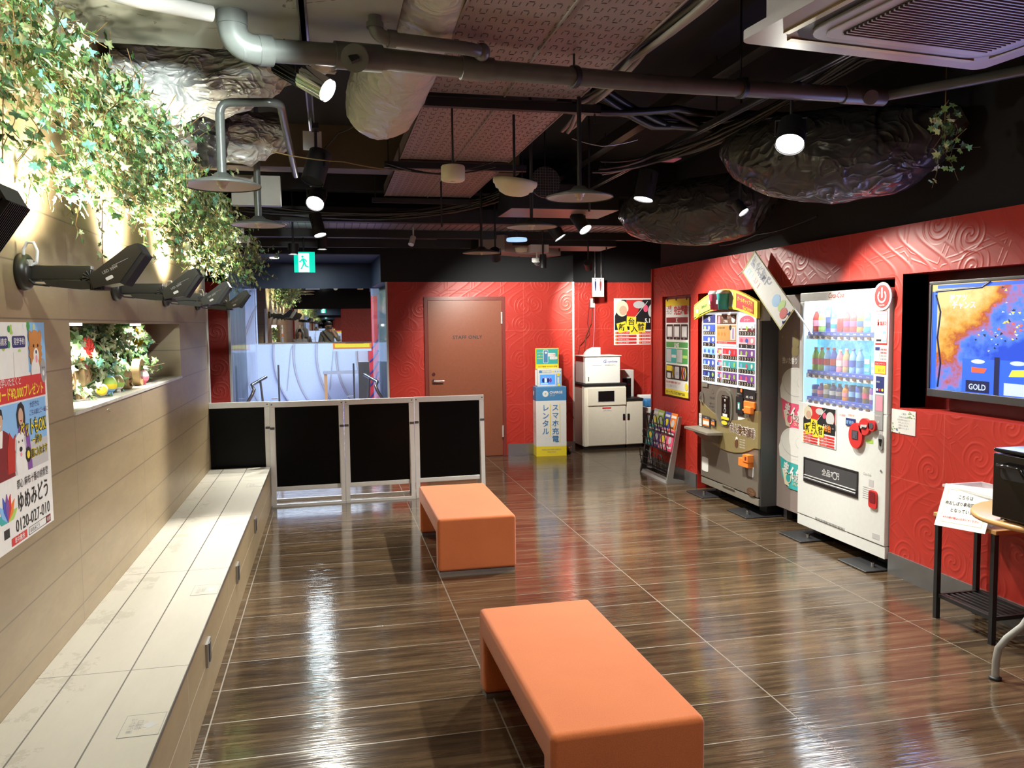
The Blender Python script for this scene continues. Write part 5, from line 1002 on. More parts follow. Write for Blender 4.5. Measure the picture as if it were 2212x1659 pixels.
def prod(b, x0, x1, z, m_, n, big):
    b.rect(x0, x1, z+0.032, z+0.095, m_, 0.010); b.rect(x0, x1, z, z+0.032, 'black', 0.0105)
    r = random.Random(int(x0*100+z*1000))
    for k in range(3):
        xx = x0+(x1-x0)*(k+0.5)/3; b.disc(xx, z+0.062, 0.024 if big else 0.018, r.choice(['sky_ink', 'paper', 'lime_ink', 'rose_ink', 'light_grey', 'blue_ink']), 0.011+0.0003*k, 12, ry=0.02)
    b.rect(x0+0.005, x0+(x1-x0)*0.55, z+0.036, z+0.046, 'paper', 0.0125)
    for k in range(n):
        xx = x0+(x1-x0)*(k+0.5)/n; b.disc(xx, z+0.016, 0.011, 'paper' if big else 'cream', 0.0115, 10, ry=0.013); b.disc(xx-0.003, z+0.016, 0.006, 'black', 0.0122, 8, ry=0.009)
for x0, x1, ms in cols:
    for i, z in enumerate(PZ): prod(b, x0, x1, z, ms[i], 3 if i == 1 or (i == 2 and x0 < .1) else 6, i == 1)
for i, z in enumerate(PZ[2:]): prod(b, 0.345, 0.425, z, 'rose_ink', 2, False); prod(b, 0.445, 0.705, z, ['red_ink', 'teal_ink', 'purple_ink'][i], 6, False)
b.rect(0.055, 0.30, 1.585, 1.66, 'navy_ink', 0.010); 
for k in range(3): 
    a = PI*k/3; b.tube([(0.185-0.025*math.cos(a), 1.62-0.025*math.sin(a), 0.011), (0.185+0.025*math.cos(a), 1.62+0.025*math.sin(a), 0.011)], 0.004, 'paper', 5)
b.disc(0.87, 1.595, 0.125, 'rose_ink', 0.0100, 30, ry=0.05); b.rect(0.74, 1.0, 1.54, 1.59, 'print_glow', 0.0108); b.text('コーヒー', 0.87, 1.600, 0.026, 'paper', 0.0115, 'CENTER', bold=0.02)
b.build('product_panel', gm)
b = MB(VF); b.box(0.335, 0.71, 1.385, 1.665, 0.012, 0.016, 'paper'); b.rect(0.345, 0.70, 1.575, 1.655, 'brown_ink', 0.0175); b.rect(0.345, 0.70, 1.43, 1.565, 'wood_light', 0.0175); b.rect(0.345, 0.70, 1.405, 1.425, 'red_ink', 0.0175)
b.text('オリジナルブレンド', 0.44, 1.625, 0.020, 'paper', 0.0185); b.text('ご案内', 0.47, 1.588, 0.026, 'paper', 0.0185, bold=0.02); b.disc(0.65, 1.615, 0.03, 'paper', 0.0185); b.prism([(0.36, 1.58), (0.41, 1.58), (0.405, 1.645), (0.375, 1.645)], 0.0175, 0.0185, 'pink_ink')
for k in range(3): b.prism([(0.385+0.055*k, 1.47), (0.40+0.055*k, 1.49), (0.385+0.055*k, 1.51), (0.37+0.055*k, 1.49)], 0.0175, 0.019, 'orange_ink')
b.text('香り豊かな珈琲', 0.36, 1.535, 0.020, 'brown_ink', 0.0185); b.disc(0.60, 1.545, 0.022, 'black', 0.0185); b.rect(0.60, 0.69, 1.44, 1.55, 'light_grey', 0.0180); b.rect(0.64, 0.655, 1.45, 1.54, 'purple_ink', 0.019); b.text('ご利用ありがとうございます', 0.36, 1.409, 0.014, 'paper', 0.0185); b.build('notice_board', gm)
# arched header
b = MB(VF); N = 20; top = []; bot = []
for i in range(N+1):
    f = i/N; x_ = -0.06+1.16*f; top.append((x_, 1.735+0.14*math.sin(PI*(f*0.92+0.04)) - 0.0*f)); bot.append((x_, 1.605+0.105*math.sin(PI*(f*0.92+0.04))))
b.strip(top, bot, 0.02, 0.045, 'yellow_ink'); b.build('arched_header', gm)
b = MB(VF); seg = lambda f0, f1, dz, m_, h: b.strip([(q[0], q[1]-dz) for q in top[f0:f1+1]], [(q[0], q[1]+dz) for q in bot[f0:f1+1]], 0.045, h, m_)
seg(0, 6, 0.010, 'black', 0.047); seg(0, 6, 0.016, 'lime_ink', 0.048); seg(7, 13, 0.020, 'light_grey', 0.047); seg(14, 19, 0.020, 'red_ink', 0.048)
b.text('オールキャップで', 0.775, 1.775, 0.044, 'yellow_ink', 0.050, bold=0.02, rot=-0.22, sx=0.72); b.text('飲み口付き!!', 0.86, 1.695, 0.044, 'yellow_ink', 0.050, bold=0.02, rot=-0.22, sx=0.72)
b.text('温度設定', 0.10, 1.715, 0.028, 'black', 0.050, rot=0.20); b.text('10', 0.23, 1.74, 0.045, 'orange_ink', 0.050, rot=0.16, bold=0.02); b.disc(0.015, 1.68, 0.04, 'yellow_ink', 0.050, 16, ry=0.045); b.disc(0.015, 1.695, 0.022, 'paper', 0.0515, 14); b.rect(0.34, 0.40, 1.695, 1.725, 'red_ink', 0.049); b.build('header_print', gm)
for x_, m_, lab in ((0.43, 'rose_ink', 1), (0.58, 'teal_ink', 0)):
    b = MB(VF @ Matrix.Translation((x_, 1.70, 0.075)) @ Matrix.Rotation(-PI/2, 4, 'X'))
    b.lathe([(0.001, 0), (0.042, 0), (0.058, 0.135)], m_, 20); b.lathe([(0.061, 0.135), (0.063, 0.147), (0.054, 0.152), (0.052, 0.165), (0.001, 0.167)], 'white', 20); b.M = VF @ Matrix.Translation((x_, 1.70, 0.132)); b.text('挽', 0, 0.05, 0.04, 'paper', 0.001, 'CENTER', bold=0.03); cupo = b.build('cup_ornament', gm)
    cupo.location = (0, 0, 0)
# control area
b = MB(VF); b.rrect(0.32, 0.625, 0.68, 1.02, 0.12, 'taupe_light', 0, 0.012); b.rrect(0.35, 0.60, 0.71, 0.995, 0.10, 'taupe', 0.012, 0.016); b.rrect(0.455, 0.59, 0.755, 0.955, 0.015, 'black_gloss', 0.016, 0.022); b.text('▼', 0.52, 0.90, 0.03, 'paper', 0.023, 'CENTER'); b.text('カップ取出口', 0.52, 0.935, 0.016, 'paper', 0.023, 'CENTER'); b.disc(0.52, 0.865, 0.018, 'grey_ink', 0.023); b.disc(0.52, 0.825, 0.02, 'light_grey', 0.023); b.disc(0.52, 0.825, 0.013, 'black', 0.0245)
b.rect(0.48, 0.565, 0.77, 0.795, 'paper', 0.0235); b.rect(0.455, 0.595, 0.745, 0.768, 'yellow_ink', 0.024); b.disc(0.51, 0.715, 0.055, 'yellow_ink', 0.0235, 18, ry=0.018); b.build('cup_door', gm)
b = MB(VF); b.tube([(0.035, 0.95, 0.01), (0.05, 0.94, 0.03), (0.045, 0.88, 0.035), (0.03, 0.85, 0.01)], 0.009, 'chrome'); b.build('door_handle', gm)
b = MB(VF); b.text('ご購入方法', 0.175, 0.90, 0.022, 'dark_grey', 0.001); b.disc(0.24, 0.965, 0.022, 'dark_grey', 0.001); b.disc(0.24, 0.965, 0.018, 'taupe', 0.0015); b.text('お金を入れて', 0.165, 0.85, 0.018, 'dark_grey', 0.001); b.text('ボタンを押す', 0.165, 0.82, 0.018, 'dark_grey', 0.001); b.text('取り出して下さい', 0.165, 0.79, 0.016, 'dark_grey', 0.001)
b.build('instruction_print', gm); MB(VF).rect(0.03, 0.15, 1.0, 1.045, 'taupe_light', 0.009).build('name_plate', gm)
b = MB(VF); b.rrect(0.70, 0.82, 0.82, 0.965, 0.01, 'black', 0, 0.014); b.rect(0.735, 0.775, 0.855, 0.915, 'teal_ink', 0.0155); b.rect(0.743, 0.767, 0.865, 0.905, 'paper', 0.0165); b.build('card_reader', gm)
b = MB(VF); b.rect(0.715, 0.81, 0.972, 1.04, 'black', 0.011); b.disc(0.79, 1.02, 0.017, 'orange_ink', 0.0125); b.text('電子マネー', 0.762, 0.982, 0.015, 'paper', 0.0125, 'CENTER'); b.build('card_sticker', gm); b = MB(VF); b.rect(0.83, 1.02, 0.955, 1.03, 'black', 0.010); b.text('お札・硬貨', 0.925, 0.965, 0.024, 'paper', 0.0115, 'CENTER', bold=0.02); b.build('note_slot_plate', gm); b = MB(VF); b.rect(0.72, 0.87, 0.725, 0.79, 'paper', 0.003); b.rect(0.735, 0.85, 0.765, 0.768, 'grey_ink', 0.004); b.rect(0.735, 0.84, 0.75, 0.753, 'grey_ink', 0.004); b.build('notice_sticker', gm)
b = MB(VF); b.box(0.84, 1.02, 0.88, 0.94, 0.0, 0.02, 'orange_ink').box(0.90, 1.01, 0.84, 0.90, 0.01, 0.05, 'orange_ink').box(0.865, 0.90, 0.855, 0.875, 0.02, 0.045, 'orange_ink'); b.build('coin_slot', gm, 0.008, 3)
gold_t = [(0, 0.87), (0.06, 0.845), (0.15, 0.81), (0.27, 0.775), (0.40, 0.752), (0.53, 0.745), (0.66, 0.752), (0.80, 0.775), (0.92, 0.81), (1.0, 0.85), (1.06, 0.87)]
gold_b = [(0, 0.56), (0.06, 0.545), (0.15, 0.520), (0.27, 0.495), (0.40, 0.477), (0.53, 0.47), (0.66, 0.475), (0.80, 0.495), (0.92, 0.53), (1.0, 0.56), (1.06, 0.565)]
b = MB(VF); b.strip(gold_t, gold_b, 0.0, 0.007, 'gold'); b.box(0.985, 1.065, 0.565, 0.87, -0.06, 0.0075, 'gold'); b.build('gold_band', gm)
b = MB(VF); 
for bold_, m_, h_ in ((0.06, 'paper', 0.0085), (0.012, 'brown_ink', 0.0098)):
    for i, ch in enumerate('まん挽き珈琲'):
        b.text(ch, 0.62+0.072*i, 0.655-0.002*i, 0.088, m_, h_+0.0001*i, 'CENTER', bold=bold_, rot=0.03)
b.disc(0.71, 0.60, 0.018, 'paper', 0.0085); b.disc(0.705, 0.555, 0.030, 'brown_ink', 0.0085, ry=0.035); b.disc(0.715, 0.58, 0.016, 'brown_ink', 0.009, ry=0.02)
for k in range(4): b.text('GRIND COFFEE', 0.76, 0.60-0.022*k, 0.014, 'paper', 0.0085)
b.build('gold_lettering', gm)
b = MB(VF); b.add([(-0.05, 0.625, 0.0), (0.46, 0.62, 0.0), (0.44, 0.618, 0.15), (-0.04, 0.625, 0.15), (-0.05, 0.60, 0.0), (0.46, 0.595, 0.0), (0.44, 0.600, 0.15), (-0.04, 0.605, 0.15)], [(0, 1, 2, 3), (7, 6, 5, 4), (3, 2, 6, 7), (0, 3, 7, 4), (1, 5, 6, 2)], 'taupe_light'); b.add([(0.0, 0.60, 0.0), (0.42, 0.60, 0.0), (0.40, 0.60, 0.11), (0.02, 0.60, 0.11), (0.05, 0.50, 0.0), (0.38, 0.50, 0.0)], [(0, 4, 3), (1, 2, 5), (3, 4, 5, 2)], 'taupe'); b.build('side_tray', gm)
for k, (x0, x1, z0, z1, m_) in enumerate(((0.0, 0.055, 0.63, 0.745, 'paper'), (0.075, 0.22, 0.632, 0.735, 'dark_grey'), (0.245, 0.325, 0.655, 0.725, 'dark_grey'))):
    b = MB(VF @ Matrix.Translation((0, 0, 0.02))); b.box(x0, x1, z0, z1, -0.004, 0, m_)
    b.rect(x0+0.006, x1-0.006, z0+0.012, z1-0.028, 'orange_ink' if k else 'light_grey', 0.0012); b.rect(x0+0.012, x1-0.012, z0+0.022, z1-0.045, 'paper', 0.002); b.text('ご案内', (x0+x1)/2, z1-0.022, 0.014, 'red_ink' if k == 0 else 'paper', 0.0012, 'CENTER')
    o = b.build('tray_card'); o.location = (3.37, 7.10, 0.002); tag(o, ('white notice card with red mark at the left of the coffee machine tray', 'dark framed orange notice card on the coffee machine tray', 'small orange notice card right of the framed one')[k], 'card', 'notice cards on the coffee machine tray')
b = MB(VF); b.box(0.82, 0.98, 0.395, 0.46, 0.0, 0.05, 'orange_ink').box(0.90, 0.985, 0.44, 0.50, 0.0, 0.055, 'orange_ink').box(0.94, 0.965, 0.455, 0.485, 0.055, 0.057, 'dark_red_ink'); b.build('coin_return', gm, 0.012, 3)
b = MB(VF); b.rrect(0.905, 0.99, 0.315, 0.40, 0.012, 'light_grey', 0, 0.003); b.rrect(0.03, 0.16, 0.215, 0.345, 0.015, 'paper', 0, 0.003); b.disc(0.955, 0.19, 0.075, 'brown_ink', 0.003, 28, ry=0.034); b.text('Coffee', 0.955, 0.195, 0.026, 'gold', 0.004, 'CENTER'); b.text('MACHINE', 0.955, 0.175, 0.020, 'gold', 0.004, 'CENTER'); b.box(0.43, 0.66, 0.1525, 0.1585, 0.0, 0.006, 'taupe_light'); b.build('lower_stickers', gm)
b = MB(VF); b.box(1.062, 1.075, 0.09, 1.76, -0.16, -0.02, 'dark_grey'); b.box(1.062, 1.12, 1.60, 1.77, -0.06, -0.005, 'light_grey'); b.build('side_trim', gm)

# ------------------------------------------------------------------ mauve machine between the two
mm = thing('mauve_vending_machine', 'mauve machine with large printed coffee cups, between the two vending machines', 'vending machine', (3.53, 6.03, 0))
W = 0.50; b = MB(VF); b.box(0, W, 0.09, 1.80, -0.6, 0, 'mauve'); b.build('cabinet_body', mm, 0.005)
b = MB(VF); b.box(0.03, 0.08, 0, 0.09, -0.1, -0.05, 'steel').box(0.4, 0.45, 0, 0.09, -0.1, -0.05, 'steel').box(0.0, W, 0.02, 0.09, -0.5, -0.15, 'black'); b.build('leg_frame', mm)
def cup_print(b, cy, m_, h):
    cx_ = 0.29; b.prism([(cx_-0.24, cy+0.02), (cx_+0.21, cy+0.02), (cx_+0.21, cy-0.20), (cx_+0.10, cy-0.285), (cx_-0.10, cy-0.285), (cx_-0.20, cy-0.20)], 0.0, h, m_)
    b.prism([(cx_-0.25, cy+0.03), (cx_-0.235, cy-0.045), (cx_-0.12, cy-0.075), (cx_+0.05, cy-0.08), (cx_+0.21, cy-0.05), (cx_+0.21, cy+0.12), (cx_+0.08, cy+0.19), (cx_-0.08, cy+0.19), (cx_-0.2, cy+0.13)], 0.0, h+0.0008, 'white')
    b.disc(cx_-0.02, cy+0.08, 0.205, 'white', h+0.0016, 36, ry=0.125); b.disc(cx_-0.02, cy+0.085, 0.185, 'light_grey', h+0.0020, 36, ry=0.110); b.disc(cx_-0.02, cy+0.088, 0.180, 'white', h+0.0026, 36, ry=0.105); b.disc(cx_+0.06, cy+0.09, 0.06, 'light_grey', h+0.0032, 20, ry=0.045); b.disc(cx_+0.06, cy+0.093, 0.055, 'white', h+0.0036, 20, ry=0.040)
    b.text('まん挽', cx_-0.19, cy-0.155, 0.105, 'paper', h+0.003, bold=0.05, rot=-0.25, sx=0.9)
    b.disc(cx_-0.10, cy-0.205, 0.042, 'cream', h+0.003, 18); b.disc(cx_-0.10, cy-0.205, 0.032, m_, h+0.0036, 18); b.prism([(cx_-0.19, cy-0.14), (cx_-0.16, cy-0.15), (cx_-0.09, cy-0.27), (cx_-0.15, cy-0.26)], 0, h+0.0034, 'cream')
    for k, s_ in enumerate(('GRIND', 'COFFEE', 'ON A')): b.text(s_, cx_-0.04, cy-0.19-0.03*k, 0.032, 'cream', h+0.003, bold=0.01)
b = MB(VF); cup_print(b, 1.03, 'rose_ink', 0.0015); b.build('red_cup_print', mm)
b = MB(VF); cup_print(b, 0.56, 'teal_ink', 0.0062); b.build('green_cup_print', mm)
b = MB(VF)
b.text('挽いた香り', 0.07, 1.265, 0.055, 'paper', 0.002, bold=0.03, sx=0.8); b.build('slogan_lettering', mm); b = MB(VF); b.disc(0.25, 1.36, 0.055, 'gold', 0.0015, 20, ry=0.04); b.disc(0.26, 1.43, 0.048, 'gold', 0.002, 20); b.disc(0.255, 1.50, 0.022, 'gold', 0.0024, 14, ry=0.03); b.disc(0.07, 1.47, 0.009, 'steel', 0.004); b.text('GRIND COFFEE ON A', 0.06, 1.64, 0.022, 'taupe_light', 0.002); b.text('Saturday, Sun and Mon', 0.06, 1.61, 0.013, 'taupe_light', 0.002)
b.tube([(0.30, 1.48, 0.002), (0.345, 1.52, 0.002), (0.345, 1.60, 0.002), (0.31, 1.62, 0.002)], 0.003, 'gold', 6); b.tube([(0.0, 1.13, 0.001), (W, 1.13, 0.001)], 0.0015, 'dark_grey', 5); b.build('front_print', mm)

# ------------------------------------------------------------------ cloth flag jutting out above the machines
fl = thing('small_flag', 'small pale yellow cloth flag on a white pole tilted above the coffee machine', 'flag', (3.36, 5.46, 1.64))
P0 = Vector((0, 0, 0)); dirp = Vector((-0.02, 0.60, 0.50)); sidep = Vector((-0.04, 0.19, -0.105))
b = MB(); b.tube([P0-dirp*0.28, P0+dirp*1.02], 0.006, 'white', 8); b.build('pole', fl)
A = dirp*0.93; B = A+sidep*1.15; b = MB(); b.tube([A-sidep*0.1, A+sidep*1.25], 0.004, 'white', 6); b.build('cross_bar', fl)
mat('flag_cloth', (0.62, 0.60, 0.30), 0.8)
rgt = (-sidep).normalized(); 
fr = Matrix(((0, 0, 0, 0),)*4)
upv = dirp.normalized(); sd_ = (-sidep - upv*(-sidep).dot(upv)).normalized()
fr = frame(P0+sidep*1.0, sd_, upv); L = dirp.length*0.93; Wf = sidep.length*0.97
b = MB(fr); b.box(0, Wf, -0.01, L, -0.002, 0.002, 'flag_cloth'); b.rect(0.012, Wf-0.012, 0.0, L-0.02, 'paper', 0.0030)
for i, ch in enumerate('喫茶部で'): b.text(ch, Wf*0.70, L-0.115-0.085*i, 0.088, 'navy_ink', 0.004, 'CENTER', bold=0.03)
for i, ch in enumerate('コーヒー'): b.text(ch, Wf*0.28, L-0.10-0.062*i, 0.062, ['teal_ink', 'sky_ink', 'pink_ink', 'pink_ink'][i], 0.004, 'CENTER', bold=0.02)
b.disc(Wf*0.55, 0.20, 0.05, 'sky_ink', 0.004, 18, ry=0.05); b.disc(Wf*0.62, 0.12, 0.05, 'lime_ink', 0.0045, 16, ry=0.035); b.disc(Wf*0.5, 0.06, 0.045, 'red_ink', 0.005, 16, ry=0.04); b.tube([(Wf*0.3, 0.02, 0.004), (Wf*0.25, 0.005, 0.004), (Wf*0.40, 0.0, 0.004)], 0.004, 'blue_ink', 5); b.tube([(Wf*0.6, 0.02, 0.004), (Wf*0.75, 0.01, 0.004), (Wf*0.62, 0.0, 0.004)], 0.004, 'blue_ink', 5)
b.build('cloth', fl)

# ------------------------------------------------------------------ notice, television
b = MB(frame((3.419, 4.49, 0.898), RW, UP)); b.box(0, 0.215, 0, 0.147, 0, 0.002, 'paper')
b.text('ご案内', 0.11, 0.118, 0.015, 'grey_ink', 0.003, 'CENTER')
for k, s_ in enumerate(('ご利用のお客様へ', 'お飲み物は当店にて', 'お楽しみください', '皆様のご協力を', 'お願いいたします')): b.text(s_, 0.11, 0.098-0.017*k, 0.0125, 'grey_ink', 0.003, 'CENTER')
r = random.Random(9)
for k in range(26):
    x_, y_ = (r.uniform(0.15, 0.213), r.uniform(0.105, 0.145)) if k % 2 else (r.uniform(0.002, 0.10), r.uniform(0.002, 0.03) if k % 4 else r.uniform(0.0, 0.07)*0.9)
    if not k % 4: x_ = r.uniform(0.002, 0.02)
    b.disc(x_, y_, 0.0055, 'leaf_mid' if k % 3 else 'lime_ink', 0.0030+0.00003*k, 7, ry=0.003)
b.disc(0.052, 0.02, 0.006, 'blue_ink', 0.0042, 8); tag(b.build('wall_notice'), 'small white notice with green leaf border on the red wall beside the vending machine', 'notice')
tv = thing('television', 'large wall television showing a fiery blue game scene', 'television', (3.50, 4.275, 1.14))
fr = VF; W = 1.22; H = 0.68; b = MB(fr); b.box(0, W, 0, H, -0.05, 0.0, 'black'); b.box(0, W, 0, 0.045, 0.0, 0.012, 'dark_grey').box(0, W, H-0.02, H, 0, 0.012, 'dark_grey').box(0, 0.018, 0.045, H-0.02, 0, 0.012, 'dark_grey').box(W-0.018, W, 0.045, H-0.02, 0, 0.012, 'dark_grey'); b.build('bezel', tv, 0.003)
tvs = MB(); tvs.M = frame((0, 0, 0), RW, UP); tvs.rect(0.018, W-0.018, 0.045, H-0.02, 'tv_picture', 0.002)
o = tvs.build('screen', tv)
b = MB(VF); h = 0.003
b.tube([(0.05, 0.60, h), (0.09, 0.50, h), (0.07, 0.35, h), (0.10, 0.20, h), (0.08, 0.06, h)], 0.006, 'tv_dark', 4); b.tube([(0.05, 0.62, h), (0.40, 0.63, h), (0.46, 0.66, h)], 0.008, 'tv_dark', 4); b.rect(0.02, 0.06, 0.05, 0.62, 'tv_blue', 0.0026); b.rect(0.06, 1.18, 0.635, 0.655, 'tv_blue', 0.0026)
for k, (x0, x1) in enumerate(((0.27, 0.50), (0.54, 0.77), (0.81, 1.04))):
    b.rect(x0, x1, 0.045, 0.235, 'tv_blue', 0.0032); b.rect(x1, x1+0.035, 0.045, 0.25, 'tv_dark', 0.0034); b.disc((x0+x1)/2, 0.222, 0.05, 'tv_pale', 0.0036, 16, ry=0.012)
    b.prism([(x0+0.07, 0.16), (x1-0.07, 0.16), (x1-0.05, 0.185), (x0+0.07, 0.19)] if k == 0 else [(x0+0.06, 0.15), (x1-0.05, 0.155), (x1-0.07, 0.19), (x0+0.08, 0.185)], 0.003, 0.0042, 'tv_red' if k == 0 else 'tv_yellow')
    b.rect(x0+0.03, x1-0.03, 0.05, 0.115, 'tv_dark' if k != 1 else 'tv_pale', 0.004)
b.text('GOLD', 0.385, 0.065, 0.045, 'tv_pale', 0.0046, 'CENTER', bold=0.02); b.text('激アツ', 0.16, 0.56, 0.045, 'tv_pale', 0.0046, bold=0.02); b.text('チャンス', 0.18, 0.52, 0.045, 'tv_pale', 0.0046, bold=0.02)
r = random.Random(4)
for k in range(60):
    a = r.uniform(0, 2*PI); c = (0.62+r.gauss(0, 0.12), 0.42+r.gauss(0, 0.08)); s_ = r.uniform(0.006, 0.016)
    b.prism([(c[0]+s_*math.cos(a+q), c[1]+s_*math.sin(a+q)*0.6) for q in (0, 2.1, 3.6)], 0.003, 0.0038+0.00002*k, r.choice(['tv_red', 'tv_pale', 'tv_yellow', 'tv_dark']))
b.rect(0.90, 1.15, 0.52, 0.60, 'tv_dark', 0.004); b.text('777', 0.93, 0.53, 0.07, 'tv_red', 0.005, bold=0.05); b.build('screen_graphics', tv)
b = MB(frame((3.50, 4.275, 1.14), RW, UP)); b.box(0.3, 0.9, 0.15, 0.5, -0.15, -0.05, 'dark_grey'); b.M = Matrix.Identity(4); o = b.build('wall_bracket'); o.parent = tv; o.matrix_parent_inverse = Matrix.Translation((-3.50, -4.275, -1.14))
area('screen_light', (3.47, 3.75, 1.48), (2.0, 3.75, 1.45), 9.0, 1.1, 0.6, (0.35, 0.45, 1.0))

# ------------------------------------------------------------------ side shelf, basket, sign, round table, towel warmer
st = thing('side_shelf', 'narrow black metal side shelf with wooden top against the red wall', 'shelf', (3.27, 3.54, 0))
for x_ in (-0.13, 0.115):
    for y_ in (0.18, -0.20): MB().box(x_-0.012, x_+0.013, y_-0.0, y_+0.024, 0, 0.55, 'black').build('leg', st)
MB().box(-0.145, 0.14, -0.21, 0.215, 0.55, 0.572, 'wood_light').build('wooden_top', st, 0.003)
b = MB(); b.box(-0.13, -0.11, -0.19, 0.19, 0.115, 0.135, 'black').box(0.11, 0.128, -0.19, 0.19, 0.115, 0.135, 'black').box(-0.12, 0.12, -0.19, -0.175, 0.115, 0.135, 'black').box(-0.12, 0.12, 0.175, 0.19, 0.115, 0.135, 'black')
for k in range(6): b.box(-0.10+0.034*k, -0.086+0.034*k, -0.18, 0.18, 0.12, 0.132, 'black')
b.build('slatted_shelf', st)
bs = thing('plastic_basket', 'clear white plastic basket on the side shelf', 'basket', (3.27, 3.55, 0.5725))
b = MB(); zt = 0.155
for x0, x1, y0, y1 in ((-0.11, -0.105, -0.16, 0.16), (0.105, 0.11, -0.16, 0.16), (-0.105, 0.105, -0.16, -0.155), (-0.105, 0.105, 0.155, 0.16), (-0.105, 0.105, -0.155, 0.155)):
    b.box(x0, x1, y0, y1, 0, 0.005 if x1-x0 > 0.1 and y1-y0 > 0.1 else zt, 'clear_plastic')
b.build('basket_body', bs)
b = MB(); b.box(-0.122, -0.105, -0.172, 0.172, zt-0.012, zt, 'clear_plastic').box(0.105, 0.122, -0.172, 0.172, zt-0.012, zt, 'clear_plastic').box(-0.105, 0.105, -0.172, -0.155, zt-0.012, zt, 'clear_plastic').box(-0.105, 0.105, 0.155, 0.172, zt-0.012, zt, 'clear_plastic')
for k in range(7): b.box(-0.09+0.027*k, -0.085+0.027*k, 0.16, 0.163, 0.02, zt-0.015, 'clear_plastic')
b.build('rim', bs)
su = Vector((3.150, 3.70, 0.735)); sl = Vector((3.065, 3.675, 0.525)); upv = (su-sl).normalized(); rt = Vector((0.05, -1, 0)); rt = (rt-upv*rt.dot(upv)).normalized()
b = MB(frame(sl, rt, upv)); L = (su-sl).length; b.box(0, 0.315, 0, L, -0.002, 0, 'paper')
for q in ((0.03, 0.285, L-0.028, L-0.026), (0.03, 0.285, 0.026, 0.028), (0.03, 0.032, 0.03, L-0.03), (0.283, 0.285, 0.03, L-0.03)): b.rect(*q, 'cream', 0.001)
b.text('こちらは', 0.15, L-0.072, 0.024, 'black', 0.001, 'CENTER', bold=0.008); b.text('布おしぼり専用回収BOX', 0.158, L-0.108, 0.0225, 'black', 0.001, 'CENTER', bold=0.008); b.text('となっています', 0.158, L-0.144, 0.024, 'black', 0.001, 'CENTER', bold=0.008); b.text('※その他の物は入れないでください', 0.04, L-0.182, 0.0145, 'red_ink', 0.001, bold=0.01)
tag(b.build('paper_sign'), 'white paper sign with Japanese lines hanging over the basket edge', 'sign')
rt_ = thing('round_table', 'round wooden table with curved grey metal legs at the right edge', 'table', (3.06, 2.90, 0))
MB().lathe([(0.001, 0.722), (0.328, 0.722), (0.348, 0.728), (0.350, 0.738), (0.346, 0.748), (0.34, 0.750), (0.001, 0.750)], 'wood_light', 64).build('table_top', rt_)
for k in range(4):
    a = math.radians(152-90*k); c, s_ = math.cos(a), math.sin(a)
    b = MB(); b.tube([(c*q, s_*q, z) for q, z in ((0.10, 0.715), (0.06, 0.60), (0.065, 0.45), (0.09, 0.34), (0.14, 0.25), (0.20, 0.19), (0.232, 0.14), (0.24, 0.08), (0.24, 0.012))], 0.0155, 'grey_metal', 12); lg = b.build('leg', rt_)
    MB().lathe([(0.001, 0), (0.026, 0), (0.026, 0.010), (0.018, 0.014), (0.001, 0.014)], 'black', 18, (c*0.24, s_*0.24, 0)).build('foot', lg)
MB().lathe([(0.001, 0.700), (0.13, 0.700), (0.13, 0.722), (0.001, 0.722)], 'grey_metal', 24).build('hub', rt_)
tw = thing('towel_warmer', 'glossy black towel warmer cabinet standing on the round table', 'appliance', (2.725, 2.935, 0.7505), 0.03)
b = MB(VF); b.box(0, 0.42, 0.012, 0.285, -0.30, -0.03, 'fridge_black'); b.box(0, 0.42, 0.288, 0.305, -0.31, 0.0, 'black_gloss'); b.build('casing', tw, 0.008, 3)
b = MB(VF); b.box(0.003, 0.417, 0.014, 0.283, -0.028, 0.0, 'fridge_black'); dr = b.build('door', tw, 0.006, 3)
b = MB(VF); b.rrect(0.045, 0.175, 0.18, 0.235, 0.02, 'black', 0, 0.003); b.tube([(0.05, 0.235, 0.004), (0.055, 0.24, 0.028), (0.165, 0.24, 0.028), (0.17, 0.20, 0.006)], 0.009, 'black_gloss', 10); b.build('handle', dr)
b = MB(VF)
for x_ in (0.05, 0.36): b.lathe([(0.001, 0), (0.018, 0), (0.014, 0.012), (0.001, 0.012)], 'chrome', 14, (x_, 0, -0.02), 'y')
b.build('foot', tw)

# ------------------------------------------------------------------ ceiling: beam, pipes, ducts
struct(boxes('ceiling_beam', [(-1.05, 0.30, -2.92, 3.85, 2.80, CEIL)], mat_='concrete'))
struct(boxes('ceiling_cross_beam', [(-1.05, 1.60, 6.87, 7.10, 2.86, CEIL)], mat_='brown_beam'))
struct(boxes('ceiling_joist', [(-1.05, 3.5, 7.95, 8.1, 2.86, CEIL)], mat_='black'))
pp = thing('drain_pipe', 'thick dark grey drain pipe crossing the ceiling with elbow and cleanout', 'pipe', (0.15, 3.59, 2.72))
off = Vector(pp.location)
def T(*pts): return [Vector(q)-off for q in pts]
R_ = 0.045; b = MB(); b.tube(T((-0.30, 3.40, 2.665), (0.148, 3.52, 2.700), (0.651, 3.586, 2.696), (1.556, 3.675, 2.703), (2.724, 3.742, 2.720)), [R_, R_, R_*0.95, R_*0.88, R_*0.85], 'pipe_grey', 20); b.build('pipe_run', pp)
arc = lambda a, b_, c, n=8: [Vector(a)*(1-t)**2 + Vector(b_)*2*t*(1-t) + Vector(c)*t*t for t in [i/n for i in range(n+1)]]
